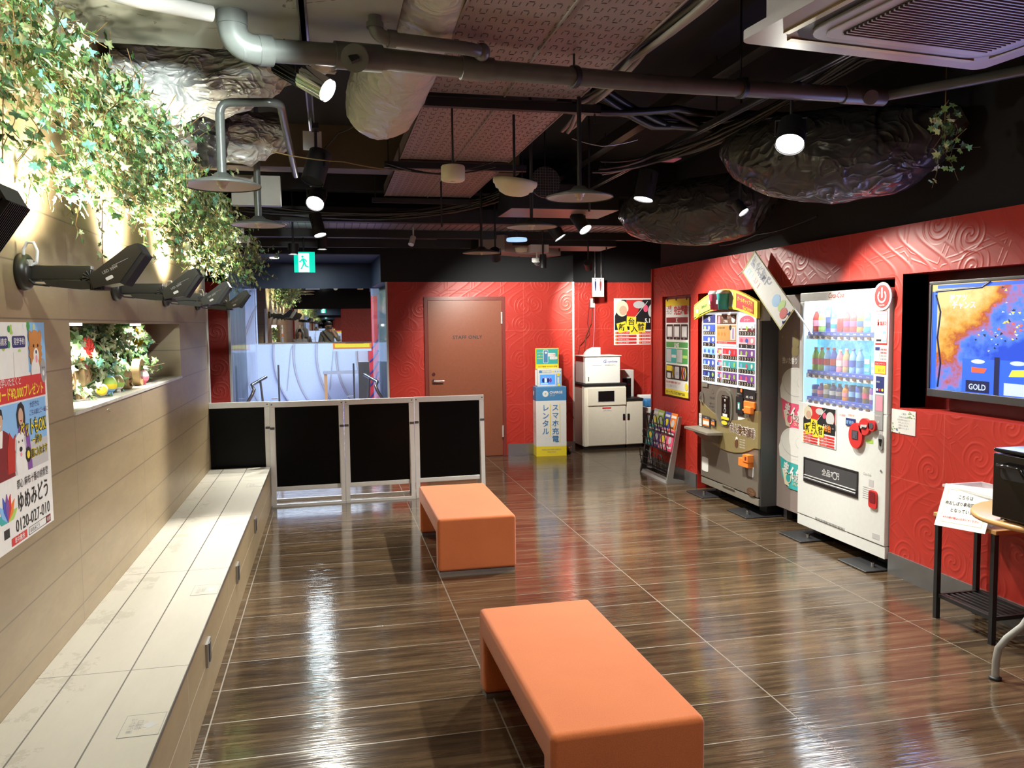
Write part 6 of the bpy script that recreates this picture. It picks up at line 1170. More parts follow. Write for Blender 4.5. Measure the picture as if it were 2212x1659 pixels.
b = MB(); b.tube([q-off for q in arc((-0.22, 3.42, 2.67), (-0.333, 3.40, 2.66), (-0.333, 3.40, 2.76))], R_*1.22, 'pipe_grey', 20); b.tube(T((-0.333, 3.40, 2.75), (-0.333, 3.40, 2.80)), R_*1.3, 'pipe_grey', 20); b.tube(T((-0.24, 3.415, 2.668), (-0.19, 3.43, 2.673)), R_*1.3, 'pipe_grey', 20); b.build('elbow', pp)
b = MB(); b.tube(T((0.05, 3.494, 2.692), (0.24, 3.534, 2.70)), R_*1.22, 'pipe_grey', 20); b.tube(T((0.145, 3.52, 2.70), (0.128, 3.43, 2.665)), R_*1.1, 'pipe_grey', 20); b.tube(T((0.131, 3.445, 2.671), (0.127, 3.425, 2.662)), R_*1.22, 'pipe_grey', 20)
fq = frame(Vector((0.126, 3.42, 2.660))-off, (0.96, -0.26, 0), (0.12, 0.45, 0.88)); b.M = fq @ Matrix.Rotation(0.5, 4, 'Z'); b.box(-0.018, 0.018, -0.018, 0.018, -0.005, 0.008, 'black'); b.build('cleanout_cap', pp)
b = MB(); b.tube(T((0.58, 3.577, 2.697), (0.72, 3.593, 2.697)), R_*1.15, 'pipe_grey', 20); b.tube(T((0.65, 3.586, 2.70), (0.66, 3.56, 2.75)), 0.036, 'pipe_grey', 16); b.build('tee_joint', pp)
b = MB(); b.tube(T((2.52, 3.73, 2.717), (2.76, 3.744, 2.720)), R_*1.02, 'pipe_grey', 20); b.tube(T((2.66, 3.74, 2.72), (2.645, 3.68, 2.695)), 0.036, 'pipe_grey', 16); b.tube(T((2.74, 3.742, 2.720), (3.05, 3.50, 2.745), (3.45, 3.15, 2.78)), 0.026, 'pipe_grey', 16); b.build('end_joint', pp)
b = MB()
for x_, y_, z_ in ((1.10, 3.63, 2.70), (1.95, 3.697, 2.709)): b.tube(T((x_, y_, z_), (x_, y_, 3.2)), 0.005, 'black', 6); b.tube(T((x_-0.012, y_-0.004, z_-0.001), (x_+0.012, y_+0.004, z_+0.001)), R_*1.08, 'black', 20)
b.build('pipe_hanger', pp)
o = MB().tube([(-0.40, 3.36, 2.775), (-0.62, 3.24, 2.765), (-1.0, 3.02, 2.765)], 0.030, 'pipe_white', 16).build('branch_pipe'); tag(o, 'pale branch pipe under the concrete beam at the top left', 'pipe')
b = MB(); b.tube([q for q in [Vector((0.205, 3.34, 2.80))] + arc((0.205, 3.34, 2.765), (0.205, 3.34, 2.725), (0.26, 3.36, 2.725)) + [Vector((0.58, 3.44, 2.732))] + arc((0.58, 3.44, 2.732), (0.66, 3.47, 2.735), (0.66, 3.55, 2.745))], 0.027, 'pipe_grey', 16)
b.tube([(0.205, 3.34, 2.755), (0.205, 3.34, 2.775)], 0.034, 'pipe_grey', 16); b.tube([(0.255, 3.358, 2.725), (0.285, 3.366, 2.726)], 0.034, 'pipe_grey', 16); b.ball((0.655, 3.49, 2.738), 0.037, 'pipe_grey'); tag(b.build('small_pipe'), 'thinner grey pipe running above the drain pipe and ending in a round elbow', 'pipe')
# conduit loop over the left pendant lamp
b = MB(); b.tube(arc((-0.48, 4.19, 2.60), (-0.48, 4.19, 2.66), (-0.42, 4.18, 2.66)) + arc((-0.26, 4.15, 2.66), (-0.20, 4.15, 2.66), (-0.20, 4.22, 2.66)) + [Vector((-0.20, 5.98, 2.64))], 0.020, 'pipe_grey', 14); tag(b.build('conduit_pipe'), 'dark bent conduit pipe leading away above the left disc lamp', 'pipe')
# silver wrapped round duct
def lumpy(name, label, cat, pts, rad, m_, n=56, amp=0.03, fr_=5.0, seed=0.0, sub=6, squash=1.0, group=None):
    """closed swept body with creased, uneven wrapping"""
    P = [Vector(q) for q in pts]; path = []; rr = []
    for i in range(len(P)-1):
        for k in range(sub): t_ = k/sub; path.append(P[i].lerp(P[i+1], t_)); rr.append(rad[i]*(1-t_)+rad[i+1]*t_)
    path.append(P[-1]); rr.append(rad[-1])
    vs = []; up = Vector((0, 0, 1))
    for i, q in enumerate(path):
        d = (path[min(i+1, len(path)-1)]-path[max(i-1, 0)]).normalized(); s_ = d.cross(up).normalized(); u_ = s_.cross(d)
        for k in range(n):
            a = 2*PI*k/n; dirv = s_*math.cos(a)+u_*math.sin(a)*squash; p0 = q+dirv*rr[i]
            nn = noise.noise(p0*fr_+Vector((seed, 0, 0))) + 0.7*(1-abs(2.2*noise.noise(Vector((p0.x*fr_*1.6, p0.y*fr_*1.1, p0.z*fr_*2.4+seed)))))**2
            vs.append(p0+dirv.normalized()*nn*amp*min(1, rr[i]/0.1))
    b = MB(); fs = [(i*n+k, i*n+(k+1) % n, (i+1)*n+(k+1) % n, (i+1)*n+k) for i in range(len(path)-1) for k in range(n)]
    b.add(vs, fs, m_, True); b.add(vs[:n], [tuple(range(n))[::-1]], m_); b.add(vs[-n:], [tuple(range(n))], m_)
    return tag(b.build(name), label, cat, group)
lumpy('wrapped_duct', 'fat silver wrapped round duct hanging behind the drain pipe, left of the panels', 'duct', [(0.50, 2.2, 3.02), (0.46, 3.2, 2.99), (0.39, 3.9, 2.93), (0.33, 4.35, 2.83), (0.30, 4.62, 2.79), (0.295, 4.78, 2.79), (0.29, 4.86, 2.80)], [0.19, 0.19, 0.19, 0.19, 0.185, 0.14, 0.03], 'duct_wrap', amp=0.014)
lumpy('wrapped_duct', 'silver foil wrapped duct above the ivy at the upper left', 'duct', [(-1.04, 4.55, 2.86), (-0.80, 4.6, 2.83), (-0.50, 4.62, 2.90), (-0.15, 4.55, 3.0), (0.05, 4.5, 3.05)], [0.16, 0.19, 0.16, 0.13, 0.10], 'silver_film', amp=0.05, seed=3)
lumpy('wrapped_duct', 'second silver foil wrapped duct, behind the bent conduit pipe', 'duct', [(-0.98, 5.3, 2.76), (-0.75, 5.35, 2.76), (-0.45, 5.4, 2.77), (-0.22, 5.4, 2.79)], [0.10, 0.14, 0.15, 0.09], 'silver_film', amp=0.04, seed=7)
lumpy('wrapped_duct', 'dark plastic wrapped duct piece between ivy and the left disc lamp', 'duct', [(-1.0, 5.0, 2.95), (-0.75, 4.95, 2.92), (-0.62, 4.95, 2.7), (-0.62, 4.98, 2.5)], [0.12, 0.14, 0.10, 0.05], 'black_film', amp=0.04, seed=9)
lumpy('plastic_bag_duct', 'huge black plastic wrapped unit hanging above the television wall', 'duct', [(2.50, 4.95, 2.70), (2.58, 4.85, 2.66), (2.72, 4.66, 2.60), (2.95, 4.42, 2.56), (3.15, 4.22, 2.56), (3.27, 4.04, 2.62), (3.38, 3.90, 2.70)], [0.06, 0.17, 0.24, 0.27, 0.25, 0.18, 0.05], 'black_film', amp=0.020, seed=2, fr_=2.0)
lumpy('plastic_bag_duct', 'black plastic wrapped unit hanging farther back above the coffee machine', 'duct', [(2.50, 6.80, 2.55), (2.58, 6.72, 2.52), (2.75, 6.5, 2.49), (3.0, 6.25, 2.48), (3.2, 6.02, 2.51), (3.28, 5.92, 2.56), (3.40, 5.80, 2.64)], [0.08, 0.19, 0.25, 0.27, 0.25, 0.17, 0.05], 'black_film', amp=0.018, seed=5, fr_=2.0)
# perforated panels
def panel(label, x0, x1, y0, y1, z, nx, ny, m_='mauve_panel'):
    t_ = thing('perforated_panel', label, 'ceiling panel', ((x0+x1)/2, (y0+y1)/2, z), group='perforated ceiling panels'); X, Y = (x1-x0)/2, (y1-y0)/2
    b = MB(); b.box(-X, X, -Y, Y, 0.0, 0.012, m_); b.box(-X, -X+0.006, -Y, Y, -0.006, 0.10, m_); b.box(X-0.006, X, -Y, Y, -0.006, 0.10, m_); b.box(-0.004, 0.004, -Y, Y, -0.008, 0.0, 'taupe_light' if nx else m_)
    dx, dy = 2*X/nx, 2*Y/ny
    for i in range(nx):
        for k in range(ny):
            cx_, cy_ = -X+dx*(i+0.5), -Y+dy*(k+0.5)
            b.box(cx_-dx*0.27, cx_-dx*0.21, cy_-dy*0.18, cy_+dy*0.14, -0.0012, 0.0, 'brown_slot'); b.box(cx_+dx*0.21, cx_+dx*0.27, cy_-dy*0.18, cy_+dy*0.14, -0.0012, 0.0, 'brown_slot')
            sg = 1 if i % 2 else -1
            b.box(cx_-dx*0.20, cx_+dx*0.20, cy_+sg*dy*0.30-0.0025, cy_+sg*dy*0.30+0.0025, -0.0012, 0.0, 'brown_slot')
    b.build('panel_sheet', t_)
    return t_
panel('nearest perforated mauve ceiling panel, crossed by the drain pipe', 0.53, 1.34, 1.6, 4.35, 2.80, 15, 30)
panel('perforated mauve ceiling panel between the two black cross bars', 0.53, 1.34, 4.45, 6.10, 2.80, 15, 18)
panel('farthest perforated mauve ceiling panel, above the smoke detector', 0.53, 1.34, 6.20, 7.85, 2.80, 15, 18)
for y_, z_, lab in ((4.40, 2.74, 'black cross bar under the perforated panels, nearer one'), (6.14, 2.74, 'black cross bar under the perforated panels, middle one'), (7.88, 2.74, 'black cross bar under the perforated panels, farthest one')):
    b = MB(); b.box(0.42, 1.48, y_-0.02, y_+0.02, z_, z_+0.045, 'black'); b.tube([(0.45, y_, z_+0.04), (0.45, y_, 3.2)], 0.005, 'black', 6); b.tube([(1.45, y_, z_-0.05), (1.45, y_, 3.2)], 0.005, 'black', 6); tag(b.build('support_bar'), lab, 'bar')
# ribbed metal underside at the back
b = MB(); b.box(-1.05, 3.5, 8.32, 8.85, 2.60, 2.66, 'ribbed_panel')
for k in range(60): b.box(-1.03+0.075*k, -1.022+0.075*k, 8.32, 8.85, 2.596, 2.60, 'dark_grey')
tag(b.build('ribbed_ceiling_panel'), 'wide ribbed metal panel strip across the rear ceiling', 'ceiling panel')
b = MB(); b.box(-1.05, 1.2, 9.05, 9.30, 2.55, 2.60, 'ribbed_panel')
for k in range(30): b.box(-1.03+0.075*k, -1.022+0.075*k, 9.05, 9.30, 2.546, 2.55, 'dark_grey')
tag(b.build('ribbed_ceiling_panel'), 'narrow ribbed metal strip just in front of the lobby opening', 'ceiling panel')
for (x0, x1, y0, y1, z0, z1), lab in (((-1.05, 3.5, 8.86, 8.94, 2.52, 2.62), 'black beam between the two ribbed ceiling strips'), ((-1.05, 3.5, 8.20, 8.30, 2.60, 2.74), 'black beam in front of the wide ribbed strip'), ((-1.05, 1.6, 9.34, 9.40, 2.46, 2.58), 'black rail in front of the lobby opening')):
    tag(boxes('ceiling_rail', [(x0, x1, y0, y1, z0, z1)], mat_='black'), lab, 'rail')
for x0, x1, y0, y1, z, lab in ((1.6, 2.6, 7.2, 7.8, 2.62, 'flat taupe air duct underside behind the right disc lamps'), (1.9, 3.2, 8.95, 9.55, 2.46, 'taupe flat duct panel near the back wall above the toilet sign')):
    b = MB(); b.box(x0, x1, y0, y1, z, z+0.22, 'black'); b.box(x0, x1, y0, y1, z-0.004, z, 'mauve_panel'); tag(b.build('flat_duct'), lab, 'duct')
b = MB(); pts = [(1.75, 8.9), (1.95, 9.15), (2.25, 9.35), (2.6, 9.45)]
for i in range(len(pts)-1):
    a, c = Vector((*pts[i], 0)), Vector((*pts[i+1], 0)); nrm = Vector((-(c-a).y, (c-a).x, 0)).normalized()*0.16
    b.add([(a.x-nrm.x, a.y-nrm.y, 2.38), (a.x+nrm.x, a.y+nrm.y, 2.38), (c.x+nrm.x, c.y+nrm.y, 2.38), (c.x-nrm.x, c.y-nrm.y, 2.38), (a.x-nrm.x, a.y-nrm.y, 2.56), (a.x+nrm.x, a.y+nrm.y, 2.56), (c.x+nrm.x, c.y+nrm.y, 2.56), (c.x-nrm.x, c.y-nrm.y, 2.56)], [(0, 1, 2, 3), (0, 4, 5, 1), (2, 6, 7, 3), (0, 3, 7, 4), (4, 7, 6, 5)], 'mauve_panel')
tag(b.build('curved_duct'), 'curved taupe duct panel bending above the toilet corner', 'duct')
# air conditioner cassette
ac = thing('ceiling_air_conditioner', 'large grey ceiling air conditioner cassette at the upper right', 'air conditioner', (1.32, 2.52, 2.50), math.radians(6.5))
S = 1.02; fr = frame((0, 0, 0), (1, 0, 0), (0, -1, 0))   # local: x right, y toward the camera, normal down
mat('ac_grey', (0.30, 0.29, 0.32), 0.35); mat('ac_white', (0.42, 0.41, 0.43), 0.35)
b = MB(fr); b.rrect(0, S, 0, S, 0.04, 'ac_white', -0.03, 0.0); b.rrect(0.05, S-0.05, 0.05, S-0.05, 0.04, 'ac_white', -0.30, -0.02); b.build('panel_frame', ac, 0.004)
b = MB(fr); b.rrect(0.10, S-0.10, 0.10, S-0.10, 0.10, 'black', 0.0, 0.003); b.build('air_slot', ac)
b = MB(fr); b.rrect(0.135, S-0.135, 0.135, S-0.135, 0.09, 'ac_grey', 0.0, 0.014); b.rrect(0.175, S-0.175, 0.175, S-0.175, 0.05, 'ac_white', 0.014, 0.020); b.build('inner_panel', ac, 0.003)
b = MB(fr); b.rrect(0.215, S-0.215, 0.215, S-0.215, 0.03, 'black', 0.020, 0.022)
for k in range(34): y_ = 0.225+0.0172*k; b.box(0.22, S-0.22, y_, y_+0.006, 0.022, 0.028, 'ac_grey')
b.build('intake_grille', ac)
for q in ((0.13, S-0.13, 0.075, 0.098), (0.13, S-0.13, S-0.098, S-0.075)):
    MB(fr).box(q[0], q[1], q[2], q[3], 0.0, 0.006, 'gold').build('air_vane', ac)
for q in ((0.075, 0.098, 0.13, S-0.13), (S-0.098, S-0.075, 0.13, S-0.13)):
    MB(fr).box(q[0], q[1], q[2], q[3], 0.0, 0.006, 'gold').build('air_vane', ac)
b = MB(); b.box(0.1, 0.9, -0.9, -0.1, 0.30, 0.32, 'black'); 
for x_ in (0.1, 0.9):
    for y_ in (-0.9, -0.1): b.tube([(x_, y_, 0.1), (x_, y_, 0.70)], 0.006, 'black', 6)
b.build('hanger_rods', ac)
# tracks
def track(label, x, y0, y1, z):
    t_ = thing('lighting_track', label, 'track', (x, (y0+y1)/2, z)); L = (y1-y0)/2
    b = MB(); b.box(-0.018, 0.018, -L, L, 0.0, 0.03, 'black').box(-0.018, -0.010, -L, L, -0.006, 0.0, 'steel').box(0.010, 0.018, -L, L, -0.006, 0.0, 'steel'); b.build('rail', t_)
    b = MB(); n = max(2, int((y1-y0)/1.6))
    for k in range(n+1): yy = -L+0.05+(2*L-0.1)*k/n; b.tube([(0, yy, 0.03), (0, yy, 3.2-z)], 0.005, 'black', 6)
    b.build('suspension_rods', t_)
track('black lighting track on the left carrying the bright finned spotlight', -0.07, 1.2, 9.6, 2.80)
track('black lighting track on the right with pale lit edges', 2.33, 2.6, 8.9, 2.80)
tag(boxes('cable_trunking', [(2.16, 2.24, 2.0, 8.2, 2.98, 3.06)], mat_='lamp_black'), 'long dark trunking bar running beside the right lighting track', 'trunking')
# spotlights
def spotlight(label, x, y, zt, zc, aim, L, r, lit, power=0.0, fins=False, yoke=True, ang=58):
    t_ = thing('track_spotlight', label, 'spotlight', (x, y, zt)); c = Vector((0, 0, zc-zt)); d = (Vector(aim)-Vector((x, y, zc))).normalized()
    MB().box(-0.02, 0.02, -0.06, 0.06, -0.03, 0.0, 'black').build('track_adapter', t_)
    b = MB(); b.tube([(0, 0, -0.02), tuple(c+Vector((0, 0, r)))], 0.009, 'black', 8); s_ = d.cross(Vector((0, 0, 1))); s_ = s_.normalized() if s_.length > 1e-3 else Vector((1, 0, 0))
    if yoke: b.tube([c-s_*r*1.08, c-s_*r*1.08+Vector((0, 0, r*1.1)), c+s_*r*1.08+Vector((0, 0, r*1.1)), c+s_*r*1.08], 0.006, 'black', 6)
    b.build('stem', t_)
    b = MB()
    if fins:
        b.tube([c-d*L*0.55, c-d*0.0], r*0.72, 'black', 20); m0 = d.orthogonal().normalized(); m1 = d.cross(m0)
        for k in range(16):
            a = 2*PI*k/16; e = m0*math.cos(a)+m1*math.sin(a); q = m1*math.cos(a)-m0*math.sin(a)
            P = [c-d*L*0.58+e*r*0.6, c+d*0.0+e*r*0.6, c+d*0.0+e*r*1.05, c-d*L*0.50+e*r*1.05]
            b.add([p+q*0.0022 for p in P]+[p-q*0.0022 for p in P], [(0, 1, 2, 3), (7, 6, 5, 4), (0, 4, 5, 1), (2, 6, 7, 3), (1, 5, 6, 2), (0, 3, 7, 4)], 'black')
        b.tube([c+d*0.0, c+d*L*0.5], r, 'chrome', 28, False)
    else:
        b.tube([c-d*L*0.5, c+d*L*0.5], r, 'black', 28, False); b.tube([c-d*L*0.5, c-d*L*0.5-d*0.004], r, 'black', 28)
        b.tube([c+d*L*0.05, c+d*L*0.09], r*1.02, 'black', 28)
    b.build('lamp_housing', t_)
    b = MB(); b.tube([c+d*(L*0.5-0.012), c+d*(L*0.5-0.008)], r*0.94, 'lit_white' if lit else 'black_gloss', 28); b.build('lens', t_)
    if power: spot('spot_light', Vector((x, y, zc))+d*(L*0.5+0.02), aim, power, ang, 0.7)
    return t_
spotlight('big finned spotlight with a chrome front behind the drain pipe on the left', -0.08, 3.72, 2.795, 2.665, (0.65, 3.30, 2.16), 0.27, 0.050, True, 45, fins=True, ang=120)
spotlight('unlit black cylinder spotlight hanging by a cable on the left track', -0.05, 5.15, 2.795, 2.545, (-0.5, 4.7, 1.0), 0.19, 0.068, False)
spotlight('round lit spotlight on the left track, pointing down at the bench', -0.07, 6.75, 2.795, 2.60, (-0.70, 4.60, 0.42), 0.14, 0.070, True, 620, ang=44)
spotlight('small lit spotlight tilted forward under the left track', -0.08, 7.85, 2.795, 2.52, (0.5, 7.2, 0.0), 0.20, 0.055, True, 200, ang=100)
spotlight('small spotlight pointing straight down in front of the exit sign', -0.05, 8.7, 2.795, 2.46, (-0.05, 8.6, 0.0), 0.17, 0.048, True, 170, ang=110)
spotlight('small downlight left of the green exit sign', -0.32, 8.3, 3.195, 2.34, (-0.32, 8.2, 0.0), 0.10, 0.045, True, 130, ang=110)
spotlight('very bright round spotlight at the upper right, under the right track', 2.33, 3.88, 2.795, 2.545, (1.25, 2.6, 0.2), 0.14, 0.072, True, 260, ang=135)
spotlight('lit black cylinder spotlight on the right track near the plastic wrapped unit', 2.33, 5.86, 2.795, 2.61, (1.7, 5.7, 0.0), 0.21, 0.072, True, 460, ang=115)
spotlight('small lit spotlight in front of the far plastic wrapped unit', 2.72, 5.15, 3.195, 2.36, (3.42, 4.1, 0.8), 0.09, 0.036, True, 190, ang=88)
spotlight('black cylinder spotlight tilted right below the right disc lamp', 2.33, 7.5, 2.795, 2.54, (3.2, 6.2, 0.6), 0.19, 0.062, True, 280, ang=95)
spotlight('black cylinder spotlight tilted down behind the right disc lamps', 2.33, 8.4, 2.795, 2.57, (3.3, 8.0, 1.0), 0.20, 0.065, True, 80, ang=60)
spotlight('lit spotlight near the back wall aimed toward the charging stand', 1.62, 8.05, 3.195, 2.28, (2.25, 9.75, 1.10), 0.12, 0.050, True, 210, ang=92)
spotlight('small dark spotlight aimed at the poster corner at the back right', 2.85, 8.9, 3.195, 2.24, (3.6, 10.4, 1.3), 0.12, 0.040, True, 170, ang=80)
spotlight('small dark spotlight beside the dome camera', 2.25, 8.6, 3.195, 2.26, (2.25, 8.6, 0.0), 0.14, 0.035, False)
spotlight('added black spotlight on the left track near the camera, aimed at the near ivy', -0.07, 2.0, 2.795, 2.60, (-0.85, 3.35, 2.35), 0.16, 0.05, True)  # this spotlight and the next are added to brighten the ivy
spotlight('added black spotlight on the left track, aimed at the ivy farther along', -0.07, 2.35, 2.795, 2.60, (-0.80, 5.2, 2.32), 0.16, 0.05, True)
spot('spot_light', (-0.13, 2.12, 2.57), (-0.85, 3.35, 2.38), 120, 62, 0.8, (0.90, 1.0, 0.97), 0.04)  # cool beams of the two added ivy spotlights
spot('spot_light', (-0.11, 2.50, 2.58), (-0.80, 5.2, 2.35), 190, 38, 0.8, (0.90, 1.0, 0.97), 0.04)
for k, (gx, gy, gz, gp) in enumerate(FILL_LAMPS):  # housings made up for the added fill downlights
    o = MB().lathe([(0.001, 0.005), (0.075, 0.005), (0.082, 0.0), (0.085, 0.12), (0.001, 0.12)], 'black', 28).lathe([(0.001, 0.003), (0.074, 0.003)], 'lit_white', 28).tube([(0, 0, 0.12), (0, 0, 3.2-gz)], 0.01, 'black', 8).build('fill_downlight'); o.location = (gx, gy, gz)
    tag(o, ('added round fill downlight above the near bench, left of the air conditioner', 'added round fill downlight just this side of the air conditioner', 'added round fill downlight behind the photographer on the left', 'added round fill downlight behind the photographer on the right', 'added round fill downlight directly above the photographer')[k], 'light')
# white tags on the track
tag(boxes('track_tag', [(-0.125, -0.015, 5.20, 5.22, 2.66, 2.77)], mat_='white'), 'white plate on the left track above the unlit cylinder spotlight', 'plate')
tag(boxes('track_tag', [(-0.12, -0.02, 6.80, 6.82, 2.70, 2.78)], mat_='white'), 'white plate on the left track above the lit round spotlight', 'plate')
# disc pendant lamps
def pendant(label, x, y, z, r, top):
    t_ = thing('disc_pendant_lamp', label, 'pendant lamp', (x, y, z), group='dark disc pendant lamps')
    MB().lathe([(r, -0.004), (r+0.003, 0.0), (r, 0.006), (r*0.6, 0.026), (0.05, 0.042), (0.03, 0.06), (0.001, 0.06)], 'pipe_grey', 56).build('lamp_shade', t_)
    MB().lathe([(0.03, 0.036), (r*0.6, 0.020), (r-0.004, 0.0)], 'enamel', 56).build('shade_lining', t_)
    MB().tube([(0, 0, 0.055), (0, 0, top-z)], 0.022 if x < 0 else 0.012, 'pipe_grey' if x < 0 else 'black', 14).build('pole', t_)
    b = MB(); b.lathe([(0.001, 0.034), (0.030, 0.034), (0.034, 0.020), (0.024, 0.012), (0.024, 0.004), (0.001, 0.004)], 'bulb', 18); b.ball((0, 0, -0.002), 0.016, 'bulb', 12, 8); b.build('lamp_holder', t_)
pendant('disc pendant lamp nearest the ivy on the left', -0.48, 4.19, 2.27, 0.178, 2.61)
pendant('second disc pendant lamp on the left, behind the nearest one', -0.44, 5.77, 2.27, 0.178, 3.199)
pendant('large disc pendant lamp at centre right beside the dome detector', 1.33, 4.30, 2.27, 0.178, 3.199)
pendant('middle disc pendant lamp behind the large one on the right', 1.40, 5.66, 2.27, 0.178, 3.199)
pendant('farthest disc pendant lamp near the lit back spotlight', 1.43, 7.77, 2.27, 0.178, 3.199)
# detectors and cameras
o = MB().lathe([(0.001, 0.0), (0.055, 0.0), (0.062, 0.006), (0.064, 0.012), (0.064, 0.075), (0.058, 0.082), (0.001, 0.082)], 'detector_cream', 40).lathe([(0.001, -0.003), (0.012, -0.003), (0.014, 0.0)], 'light_grey', 14).build('smoke_detector'); o.location = (0.665, 4.42, 2.36); tag(o, 'cream cylinder detector hanging under the perforated panels', 'detector')
tag(MB().tube([(0.665, 4.42, 2.44), (0.665, 4.42, 2.74)], 0.006, 'black', 6).build('detector_stem'), 'thin black stem holding the cylinder detector', 'rod')
o = MB().lathe([(0.001, -0.055), (0.05, -0.050), (0.085, -0.034), (0.092, -0.020), (0.108, -0.016), (0.116, 0.004), (0.126, 0.010), (0.130, 0.026), (0.128, 0.040), (0.10, 0.046), (0.001, 0.046)], 'detector_cream', 48).build('dome_detector'); o.location = (1.07, 4.73, 2.39); o.rotation_euler = (0.10, 0.12, 0); tag(o, 'large cream tiered dome detector right of the cylinder detector', 'detector')
tag(MB().tube([(1.07, 4.73, 2.43), (1.07, 4.73, 2.80)], 0.008, 'black', 6).build('detector_stem'), 'thin black stem holding the tiered dome detector', 'rod')
o = MB().lathe([(0.001, 0), (0.10, 0), (0.105, 0.01), (0.10, 0.03), (0.001, 0.032)], 'lit_panel', 30).build('round_ceiling_light'); o.location = (1.85, 8.1, 2.42); tag(o, 'flat round white ceiling light behind the disc lamps', 'light')
tag(MB().tube([(1.85, 8.1, 2.45), (1.85, 8.1, 3.2)], 0.008, 'black', 6).build('light_rod'), 'black rod holding the flat round ceiling light', 'rod')
def cctv(label, x, y, z, top):
    t_ = thing('dome_camera', label, 'camera', (x, y, z)); MB().lathe([(0.001, 0.05), (0.055, 0.05), (0.058, 0.04), (0.056, 0.01), (0.040, 0.0), (0.001, 0.0)], 'white', 28).build('housing', t_)
    b = MB(); b.ball((0, 0, 0.0), 0.034, 'dome_glass', 20, 12); b.build('lens_dome', t_); MB().tube([(0, 0, 0.05), (0, 0, top-z)], 0.012, 'white', 10).build('stem', t_)
cctv('white dome security camera in front of the ivy end', -0.66, 7.0, 2.27, 2.40); cctv('white dome security camera hanging in the middle near the back wall', 2.20, 8.66, 2.25, 2.42)
b = MB(); b.box(2.12, 2.32, 8.62, 8.72, 2.36, 2.44, 'white'); b.lathe([(0.001, 0), (0.06, 0.01), (0.07, 0.05), (0.001, 0.06)], 'detector_cream', 24, (2.03, 8.68, 2.36)); tag(b.build('speaker_box'), 'white junction box and speaker above the middle dome camera', 'box')
tag(MB().tube([(0.87, 8.6, 2.50), (0.84, 8.55, 2.42)], 0.03, 'aluminium', 14).tube([(0.87, 8.6, 2.48), (0.87, 8.6, 2.60)], 0.008, 'aluminium', 8).build('bullet_camera'), 'small grey bullet camera on the rear ceiling rail', 'camera')
# exit sign
ex = thing('exit_sign', 'green and white running person exit sign above the lobby opening', 'sign', (-0.345, 9.05, 2.165))
MB().box(0, 0.215, 0.0, 0.03, 0, 0.215, 'white').build('sign_case', ex)
b = MB(frame((0, 0, 0), (1, 0, 0), UP)); b.rect(0, 0.215, 0, 0.215, 'exit_green', 0.002); b.rect(0.045, 0.155, 0.004, 0.20, 'exit_white', 0.003)
b.disc(0.088, 0.165, 0.013, 'exit_green', 0.004, 14); h_ = 0.004
for P in (((0.078, 0.145), (0.10, 0.15), (0.115, 0.11), (0.092, 0.095)), ((0.092, 0.10), (0.115, 0.105), (0.095, 0.065), (0.075, 0.03), (0.062, 0.035), (0.082, 0.07)), ((0.10, 0.11), (0.118, 0.105), (0.125, 0.075), (0.15, 0.065), (0.15, 0.052), (0.112, 0.06)), ((0.080, 0.145), (0.062, 0.12), (0.048, 0.125), (0.048, 0.112), (0.068, 0.106), (0.088, 0.13)), ((0.10, 0.148), (0.125, 0.135), (0.135, 0.11), (0.125, 0.105), (0.115, 0.125), (0.098, 0.132))): b.prism(list(P), 0.003, h_, 'exit_green')
b.build('sign_face', ex); MB().tube([(0.1, 0.015, 0.215), (0.1, 0.015, 0.38)], 0.008, 'black', 8).build('stem', ex)
o = MB().lathe([(0.001, 0), (0.05, 0), (0.055, 0.012), (0.001, 0.012)], 'lit_soft', 20).build('recessed_light'); o.location = (-0.62, 10.3, 2.406); tag(o, 'small round recessed light in the navy soffit', 'light')
# cables
def cab(label, pts, r=0.006, m_='black', n=1, spread=0.02, seed=0, name='ceiling_cable'):
    rr = random.Random(seed); b = MB(); P = [Vector(q) for q in pts]
    for k in range(n):
        off_ = [Vector((rr.gauss(0, spread), rr.gauss(0, spread), rr.gauss(0, spread))) for _ in P]; Q = []
        for i in range(len(P)-1):
            a, c = P[i]+off_[i], P[i+1]+off_[i+1]
            for s_ in range(6): t_ = s_/6; q = a.lerp(c, t_); q.z -= 0.10*(c-a).length*t_*(1-t_); Q.append(q)
        Q.append(P[-1]+off_[-1]); b.tube(Q, r, m_, 6)
    return tag(b.build(name), label, 'cable')
cab('thick bundle of dark cables sagging beside the right track', [(2.15, 6.4, 2.82), (2.30, 5.4, 2.74), (2.48, 4.9, 2.80), (2.75, 3.9, 2.98), (3.0, 3.0, 3.0)], 0.010, 'lamp_black', 10, 0.03, 1, 'cable_bundle')
cab('bundle of dark cables crossing the ceiling behind the drain pipe at right', [(1.45, 4.7, 2.95), (2.1, 4.9, 2.90), (2.8, 5.0, 2.92), (3.45, 4.9, 2.98)], 0.022, 'lamp_black', 5, 0.05, 2, 'cable_bundle')
cab('cable bundle running along the right edge of the perforated panels', [(1.42, 1.8, 2.86), (1.42, 3.6, 2.84), (1.46, 4.6, 2.85), (1.6, 5.4, 2.90)], 0.014, 'taupe_light', 6, 0.02, 3, 'cable_bundle')
cab('dark cable bundle hanging in front of the rear black beam', [(-0.9, 8.1, 2.72), (0.3, 8.05, 2.66), (1.2, 8.0, 2.70), (1.7, 7.7, 2.86)], 0.010, 'lamp_black', 7, 0.03, 4, 'cable_bundle')
cab('thin orange twine stretched across the ceiling at the left', [(-0.26, 4.5, 2.50), (0.1, 4.55, 2.47), (0.47, 4.7, 2.46)], 0.003, 'stem', 1, 0, 5)
